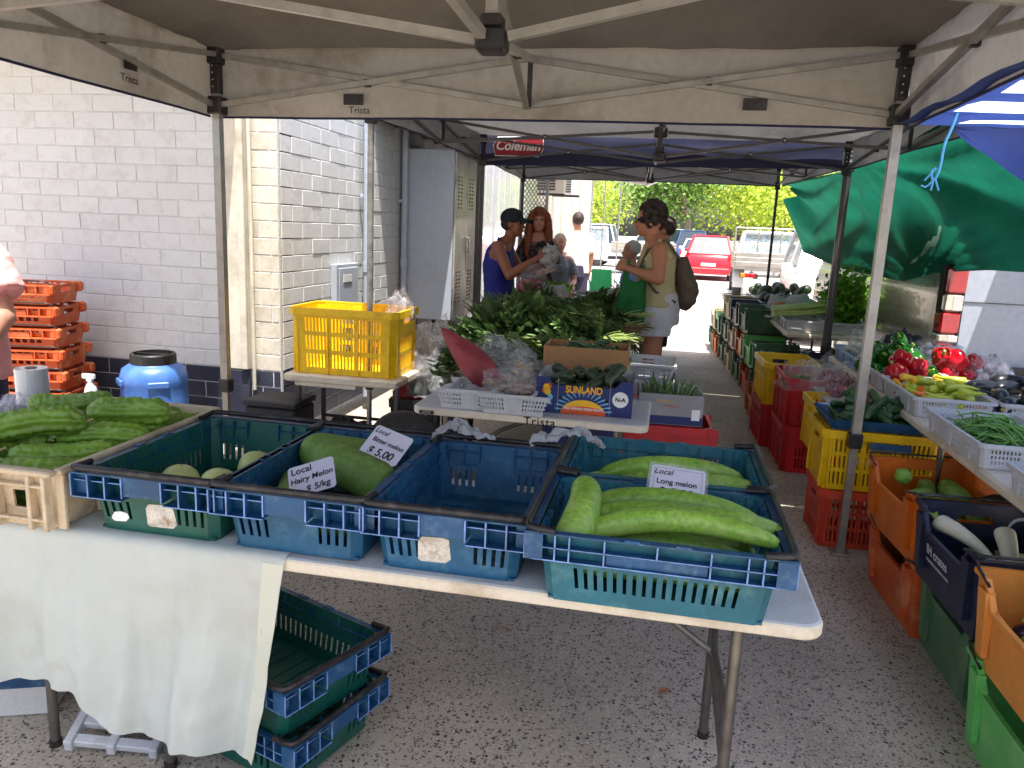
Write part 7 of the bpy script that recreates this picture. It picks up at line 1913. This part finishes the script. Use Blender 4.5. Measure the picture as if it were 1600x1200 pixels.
def wheel(t, x, y, r, w=.20, rim=None):
    side = 1 if x > 0 else -1
    b = MB(); b.lathe([(r * .62, -w / 2), (r * .93, -w / 2), (r, -w / 2 + .03), (r, w / 2 - .03), (r * .93, w / 2), (r * .62, w / 2)], 28); wo = b.build('wheel', M['rubber'], t, (x, y, r), (0, R(90), 0))
    b = MB(); b.lathe([(0, -w * .42), (r * .6, -w * .36), (r * .63, -w * .45), (r * .63, w * .45), (r * .6, w * .36), (0, w * .42)], 20, sm=False)
    for k in range(5):
        a = 2 * PI * k / 5; b.box(r * .3 * math.cos(a) - .03, r * .3 * math.cos(a) + .03, r * .3 * math.sin(a) - .03, r * .3 * math.sin(a) + .03, -w * .46, w * .46)
    b.build('rim', rim or M['alu'], wo)
def car(label, name, x, y, rz, L, W, H_, paint, kind='hatch', cat='car'):
    """car with its rear at -y: lofted body, glass house, lights, wheels"""
    t = thing(name, label, cat, (x, y, 0), rz)
    hw = W / 2
    st = {'hatch': [(-.5, .36, .60), (-.49, .24, .84), (-.46, .22, .98), (-.3, .20, 1.0), (.1, .20, .98), (.22, .20, .94), (.38, .22, .84), (.47, .26, .70), (.5, .34, .58)],
          'sedan': [(-.5, .36, .62), (-.49, .24, .88), (-.46, .22, .95), (-.3, .20, .97), (.1, .20, .96), (.22, .20, .92), (.38, .22, .84), (.47, .26, .70), (.5, .34, .58)],
          'wagon': [(-.5, .42, .70), (-.49, .28, 1.0), (-.46, .26, 1.10), (-.3, .24, 1.12), (.1, .24, 1.1), (.22, .24, 1.06), (.40, .26, 1.0), (.48, .3, .82), (.5, .4, .66)]}[kind]
    b = MB(); rings = []
    for (q, z0, z1) in st:
        k = 1 - .10 * (abs(q) * 2) ** 6
        yy = q * L; w = hw * k
        rings.append([(-w * .93, yy, z0), (w * .93, yy, z0), (w, yy, z0 + .08), (w * 1.0, yy, (z0 + z1) / 2), (w * .97, yy, z1 - .06), (w * .88, yy, z1), (-w * .88, yy, z1), (-w * .97, yy, z1 - .06), (-w * 1.0, yy, (z0 + z1) / 2), (-w, yy, z0 + .08)])
    b.loft(rings, True, True, 0, True); b.build('body', paint, t)
    rf = {'hatch': (-.47, -.34, .06, .27), 'sedan': (-.36, -.2, .08, .27), 'wagon': (-.475, -.42, .12, .26)}[kind]
    zb = {'hatch': .96, 'sedan': .93, 'wagon': 1.08}[kind]
    a, c, d, e = [q * L for q in rf]
    lo = hw * .88; hi = hw * .68
    P = [(-lo, a, zb), (lo, a, zb), (lo, e, zb - .03), (-lo, e, zb - .03), (-hi, c, H_ - .03), (hi, c, H_ - .03), (hi, d, H_ - .03), (-hi, d, H_ - .03)]
    g = MB(); g.hexa(P); g.build('window_glass', M['glassd'], t)
    r = MB(); r.hexa([(-hi - .01, c - .04, H_ - .04), (hi + .01, c - .04, H_ - .04), (hi + .01, d + .03, H_ - .045), (-hi - .01, d + .03, H_ - .045), (-hi + .05, c + .05, H_), (hi - .05, c + .05, H_), (hi - .05, d - .06, H_), (-hi + .05, d - .06, H_)]); r.build('roof', paint, t)
    for s in (-1, 1):
        for p0, p1 in ((P[0 if s < 0 else 1], P[4 if s < 0 else 5]), (P[3 if s < 0 else 2], P[7 if s < 0 else 6]), (Vector(P[0 if s < 0 else 1]).lerp(Vector(P[3 if s < 0 else 2]), .5), Vector(P[4 if s < 0 else 5]).lerp(Vector(P[7 if s < 0 else 6]), .6))):
            q = MB(); q.tube([p0, p1], .035, sq=True); q.build('roof_pillar', paint, t)
        lz = zb - .22
        q = MB(); q.hexa([(s * hw * .90 - .10, -L / 2 - .015, lz), (s * hw * .90 + .03, -L / 2 + .06, lz), (s * hw * .90 + .03, -L / 2 + .16, lz), (s * hw * .90 - .10, -L / 2 + .1, lz), (s * hw * .86 - .08, -L / 2 + .0, lz + .2), (s * hw * .90 + .02, -L / 2 + .06, lz + .22), (s * hw * .9 + .02, -L / 2 + .16, lz + .22), (s * hw * .86 - .08, -L / 2 + .1, lz + .2)]); q.build('tail_light', M['lampr'], t)
        q = MB(); q.bbox(s * (hw + .07) - .08, s * (hw + .07) + .08, e - .25, e - .12, zb, zb + .12, .02); q.build('side_mirror', paint, t)
        q = MB(); q.bbox(s * hw * .7 - .14, s * hw * .7 + .14, L / 2 - .10, L / 2 - .0, .58, .70, .02); q.build('headlight', M['lampc'], t)
    q = MB(); q.bbox(-.26, .26, -L / 2 - .03, -L / 2 + .02, .52, .63, .004); q.build('number_plate', M['inkwhite'], t)
    q = MB(); q.bbox(-hw * .9, hw * .9, -L / 2 - .05, -L / 2 + .1, .26, .46, .03); q.build('bumper', paint, t)
    for yy in (-L * .30, L * .31):
        for s in (-1, 1): wheel(t, s * (hw - .08), yy, .32 if kind != 'wagon' else .36)
    return t
car('red hatchback parked between the white ute and the white car', 'red_car', 1.62, 31.0, R(-4), 4.0, 1.75, 1.62, M['paintr'], 'hatch')
car('white sedan parked left behind the red hatchback', 'white_car', 1.55, 39.5, R(-3), 4.5, 1.78, 1.45, M['paintw'], 'sedan')
car('dark blue four wheel drive parked behind the white sedan', 'four_wheel_drive', 1.4, 47.5, R(-2), 4.8, 1.9, 1.9, M['paintd'], 'wagon')
car('white van parked far back left of the tree trunk', 'white_van', -1.0, 56.0, R(80), 4.8, 1.9, 2.0, M['paintw'], 'wagon', 'van')
car('white four wheel drive parked across the far side, behind the beige t-shirt man', 'four_wheel_drive', -4.6, 37.5, R(86), 4.7, 1.9, 1.95, M['paintw'], 'wagon')
# white utes
def ute(label, x, y, rz, rack=True, boards=M['alu']):
    t = thing('white_ute', label, 'ute', (x, y, 0), rz)
    b = MB(); b.bbox(-.80, .80, .55, 1.95, .50, 1.15, .08); b.bbox(-.82, .82, 1.9, 3.1, .50, 1.05, .10); b.build('cab_body', M['paintw'], t)
    g = MB(); g.hexa([(-.76, .60, 1.14), (.76, .60, 1.14), (.76, 2.0, 1.12), (-.76, 2.0, 1.12), (-.66, .66, 1.68), (.66, .66, 1.68), (.66, 1.55, 1.68), (-.66, 1.55, 1.68)]); g.build('window_glass', M['glassc'], t)
    b = MB(); b.bbox(-.70, .70, .60, 1.60, 1.68, 1.78, .04)
    for s in (-1, 1):
        b.tube([(s * .77, .60, 1.12), (s * .67, .66, 1.70)], .045, sq=True); b.tube([(s * .77, 1.98, 1.10), (s * .67, 1.55, 1.70)], .035, sq=True)
    b.build('roof', M['paintw'], t)
    tr = MB(); tr.box(-.95, .95, -2.0, .40, .80, .88); tr.build('tray_floor', M['alu'], t)
    for (x0_, x1_, y0_, y1_) in ((-.98, -.93, -2.0, .4), (.93, .98, -2.0, .4), (-.93, .93, -2.04, -1.99)):
        for z in (.885, 1.00, 1.115):
            q = MB(); q.bbox(x0_, x1_, y0_, y1_, z, z + .105, .004); q.build('side_board', boards, t)
    if rack:
        q = MB()
        for a, c in (((-.93, .38, .9), (-.93, .38, 1.85)), ((.93, .38, .9), (.93, .38, 1.85)), ((-.93, .38, 1.85), (.93, .38, 1.85)), ((-.93, .38, 1.4), (.93, .38, 1.4)), ((-.3, .38, .9), (-.3, .38, 1.85)), ((.3, .38, .9), (.3, .38, 1.85)), ((-.93, .38, 1.85), (-.93, -.3, 1.85)), ((-.93, -.3, 1.85), (-.93, -.3, 1.2))): q.tube([a, c], .022, 6)
        q.build('rack_frame', M['alu'], t)
    for s in (-1, 1):
        q = MB(); q.bbox(s * .60 - .20, s * .60 + .20, -2.06, -2.0, .60, .72, .01); lo = q.build('light_bar', M['blackp'], t)
        for k, m in ((-.12, 'lampo'), (0, 'lampr'), (.12, 'lampr')):
            q = MB(); q.bbox(s * .60 + k - .055, s * .60 + k + .055, -2.085, -2.055, .615, .705, .01); q.build('tail_lamp', M[m], lo)
        q = MB()
        for k in range(10):
            a = PI * (k + .3) / 10; a2 = PI * (k + 1.3) / 10
            q.hexa([(s * .80 - .14, -1.05 + .42 * math.cos(a), .36 + .42 * math.sin(a)), (s * .80 + .14, -1.05 + .42 * math.cos(a), .36 + .42 * math.sin(a)), (s * .80 + .14, -1.05 + .42 * math.cos(a2), .36 + .42 * math.sin(a2)), (s * .80 - .14, -1.05 + .42 * math.cos(a2), .36 + .42 * math.sin(a2)),
                    (s * .80 - .14, -1.05 + .44 * math.cos(a), .36 + .44 * math.sin(a)), (s * .80 + .14, -1.05 + .44 * math.cos(a), .36 + .44 * math.sin(a)), (s * .80 + .14, -1.05 + .44 * math.cos(a2), .36 + .44 * math.sin(a2)), (s * .80 - .14, -1.05 + .44 * math.cos(a2), .36 + .44 * math.sin(a2))])
        q.build('mudguard', M['paintw'], t)
    q = MB(); q.tube([(-.4, -1.9, .62), (-.4, 3, .55)], .05, sq=True); q.tube([(.4, -1.9, .62), (.4, 3, .55)], .05, sq=True); q.build('chassis', M['blackp'], t)
    for yy in (-1.05, 2.45):
        for s in (-1, 1): wheel(t, s * .80, yy, .36, .22, M['paintw'])
    return t
ute('white flat tray ute with rack frame parked beyond the far right table', 2.72, 22.2, R(-3))
ute('white flat tray ute parked sideways behind the beige t-shirt man', -1.8, 31.5, R(96), rack=False)
# silver van on the right
vn = thing('silver_van', 'large silver van standing beside the trays with tall red and clear tail lights', 'van', (1.985, 6.02, 0))
L, W = 4.9, 1.85
b = MB(); ny, nz = 28, 14
prof = [(0, .35), (-.0, .45), (-.02, .62), (-.035, .8), (-.03, .98), (-.015, 1.10), (.0, 1.2), (.03, 1.28), (.035, 1.34), (.06, 1.6), (.12, 1.85), (.2, 2.0), (.4, 2.08)]
def vside(i, j, off=0):
    q = j * (len(prof) - 1); k = min(int(q), len(prof) - 2); fr = q - k
    px = lerp(prof[k][0], prof[k + 1][0], fr); pz = lerp(prof[k][1], prof[k + 1][1], fr)
    yy = i * L
    return (px + off + .05 * math.exp(-yy * 9), yy, pz)
arch = []
vs_ = []
b = MB(); NI, NJ = 98, 36
b.grid(NI, NJ, lambda i, j: vside(i, j))
nf = []
for f, mi, sm in zip(b.f, b.mi, b.sm):
    c = [sum(b.v[k][q] for k in f) / 4 for q in range(3)]
    if (c[1] - 1.15) ** 2 + (c[2] - .36) ** 2 < .41 ** 2 or (c[1] - 3.95) ** 2 + (c[2] - .36) ** 2 < .41 ** 2: continue
    nf.append((f, mi, sm))
b.f = [q[0] for q in nf]; b.mi = [q[1] for q in nf]; b.sm = [q[2] for q in nf]
b.grid(10, 2, lambda i, j: (lerp(.4, W - .4, i), j * L, 2.08))
b.grid(4, 14, lambda i, j: (W - vside(0, j)[0] + .05, i * L, vside(0, j)[2]))
b.build('body_side', M['paints'], vn)
b = MB(); b.bbox(.05, W - .05, .015, .06, .42, 2.05, .02); b.build('rear_door', M['whitemetal'], vn)
for z in (1.18,):
    q = MB(); q.box(.12, W - .12, .008, .0145, z, z + .006); q.build('door_crease', M['steeld'], vn)
q = MB(); q.box(.095, .10, .009, .0145, .5, 2.0); q.build('door_gap', M['dark'], vn)
q = MB(); q.bbox(-.01, W - .0, -.13, .05, .45, .70, .03); q.build('bumper', M['paints'], vn)
q = MB(); q.box(.05, W - .05, -.125, .0, .705, .74); q.build('bumper_step', M['blackp'], vn)
q = MB(); q.box(.06, W - .06, .07, L - .1, .3, .4); q.build('underbody', M['dark'], vn)
tl = MB(); 
segs = [(.86, .885, 0, 'lampr'), (.885, .95, 1, 'lampc'), (.95, 1.105, 2, 'lampr'), (1.11, 1.235, 3, 'lampc'), (1.24, 1.42, 4, 'lampr')]
q = MB(); q.bbox(-.030, .118, -.008, .13, .84, 1.44, .02); hs = q.build('lamp_housing', M['dark'], vn)
for z0, z1, k, m in segs:
    q = MB(); q.bbox(-.045 + .006 * k, .085 + .006 * k, -.035, .11, z0, z1, .014); q.build('tail_lamp', M[m], hs)
    if m == 'lampc':
        q = MB(); q.bbox(.03, .095, -.037, -.034, z0 + .01, z1 - .01, .001); q.build('reflector', M['chrome'], hs)
for y in (1.9, 2.9):
    q = MB(); q.box(-.040, -.036, y, y + .006, .5, 1.1); q.build('panel_gap', M['dark'], vn)
for yc_ in (1.15, 3.95):
    q = MB(); q.tube([(-.035, yc_ + .425 * math.cos(a), .36 + .425 * math.sin(a)) for a in [PI * (k - 1) / 18 for k in range(21)]], .018, 8); q.build('arch_trim', M['paintw'], vn)
    q = MB(); q.tube([(.3, yc_ - .4, .36), (.3, yc_ + .4, .36)], .3, 8); 
    wheel(vn, .16, yc_, .335, .22)
q = MB(); q.box(.25, .4, .2, L - .2, .3, 1.3); q.build('inner_panel', M['dark'], vn)
q = MB(); q.grid(20, 2, lambda i, j: (vside(.25 + .55 * i, .62)[0] - .012, (.25 + .7 * i) * L, 1.28 + .03 * j)); q.build('waist_trim', M['alu'], vn)
# ------------------------------------------------------------------ white vehicle in the sun beyond the van
car('white car nose to tail beyond the silver van in full sun', 'white_car', 3.0, 14.4, R(176), 4.6, 1.85, 1.9, M['paintw'], 'wagon')

# ------------------------------------------------------------------ trees
def tree(label, x, y, h, rad, m, seed, kind='tree', nleaf=4600, ls=.22, trunk=.22, base=2.0):
    rr = random.Random(seed)
    t = thing(kind, label, 'tree', (x, y, 0))
    tips = []
    def limb(p, d, l, r, dep):
        pts = [p]; rs = [r]
        q = Vector(p); dd = Vector(d)
        for k in range(4):
            dd = (dd + Vector((rr.uniform(-.25, .25), rr.uniform(-.25, .25), rr.uniform(-.16, .10)))).normalized()
            q = q + dd * l / 4; pts.append(tuple(q)); rs.append(r * (1 - .14 * (k + 1)))
        tb.tube(pts, rs, 8 if dep == 0 else 5)
        if dep >= 3: tips.append(q); return
        if dep >= 1: tips.append(q)
        for k in range(3 + (dep == 0)):
            a = rr.uniform(0, 2 * PI); e = rr.uniform(.35, .95)
            nd = (dd * math.cos(e) + Vector((math.cos(a), math.sin(a), .1)) * math.sin(e)).normalized()
            limb(tuple(q), nd, l * rr.uniform(.6, .8), rs[-1] * .72, dep + 1)
    tb = MB()
    limb((0, 0, 0), (rr.uniform(-.1, .1), 0, 1), h * .27, trunk, 0)
    tb.build('trunk', M['bark'], t)
    b = MB()
    sel = tips
    for k in range(nleaf):
        c = rr.choice(sel)
        g = Vector((rr.gauss(0, 1), rr.gauss(0, 1), rr.gauss(-.25, .8))) * rad * .25
        p = Vector(c) + g
        s = ls * rr.uniform(.6, 1.4)
        d = Vector((rr.uniform(-1, 1), rr.uniform(-1, 1), rr.uniform(-.7, .5))).normalized(); e = d.orthogonal().normalized()
        b.add([tuple(p), tuple(p + e * s * .5 + d * s * .5), tuple(p + d * s * 1.1), tuple(p - e * s * .5 + d * s * .5)], [(0, 1, 2, 3)], 0, False)
    b.build('crown', m, t)
    return t
tree('broad bright green tree straight behind the parked red hatchback', 4.6, 52, 9.5, 5.0, M['tree1'], 11)
tree('darker green tree with a pale forked trunk left of the bright one', 1.2, 50, 9.5, 4.6, M['tree2'], 12, trunk=.34)
tree('bright yellow green tree far back above the white utes', -5.4, 66, 9, 5, M['tree1'], 13)
tree('light green tree filling the gap by the green shade sheet', 8.5, 56, 9.5, 5, M['tree1'], 14)
tree('dark green tree at the far right behind the ute', 12.5, 60, 10, 5, M['tree2'], 15)
tree('hazy green tree at the far left beyond the parked utes', -11, 75, 8, 6, M['tree2'], 17)
# boundary fence far behind
fn_ = thing('far_fence', 'low cream wall at the back of the car park under the trees', 'fence', (0, 62, 0))
b = MB(); b.box(-20, 30, -.1, .1, 0, .9); b.build('wall', M['concw'], fn_)
for k in range(12):
    b = MB(); b.bbox(-.15, .15, -.2, .2, 0, 1.1, .03); b.build('post', M['concw'], fn_, (-18 + k * 4, 0, 0))
# ------------------------------------------------------------------ turn remeshed figures and lettering into plain meshes (one evaluation)
_fonts = [o for o in scene.objects if o.type == 'FONT']
bpy.context.view_layer.update()
_dg = bpy.context.evaluated_depsgraph_get()
_new = [(o, bpy.data.meshes.new_from_object(o.evaluated_get(_dg)), a, b_) for o, a, b_ in _figs] + [(o, bpy.data.meshes.new_from_object(o.evaluated_get(_dg)), 0, 0) for o in _fonts]
for o, me, bumpy, bs in _new:
    if bumpy:
        n = len(me.vertices)
        co = [0.0] * (3 * n); no = [0.0] * (3 * n)
        me.vertices.foreach_get('co', co); me.vertex_normals.foreach_get('vector', no)
        for i in range(0, 3 * n, 3):
            v = Vector(co[i:i + 3]); d = bumpy * (noise.noise(v * bs) + .5 * noise.noise(v * bs * 2.3))
            co[i] += no[i] * d; co[i + 1] += no[i + 1] * d; co[i + 2] += no[i + 2] * d
        me.vertices.foreach_set('co', co); me.update()
    if o.type == 'MESH':
        o.modifiers.clear(); o.data = me
    else:
        nm = o.name; par = o.parent; mw = o.location.copy(), o.rotation_euler.copy(), o.scale.copy()
        bpy.data.objects.remove(o)
        q = link('lettering', me, par, mw[0], mw[1]); q.scale = mw[2]
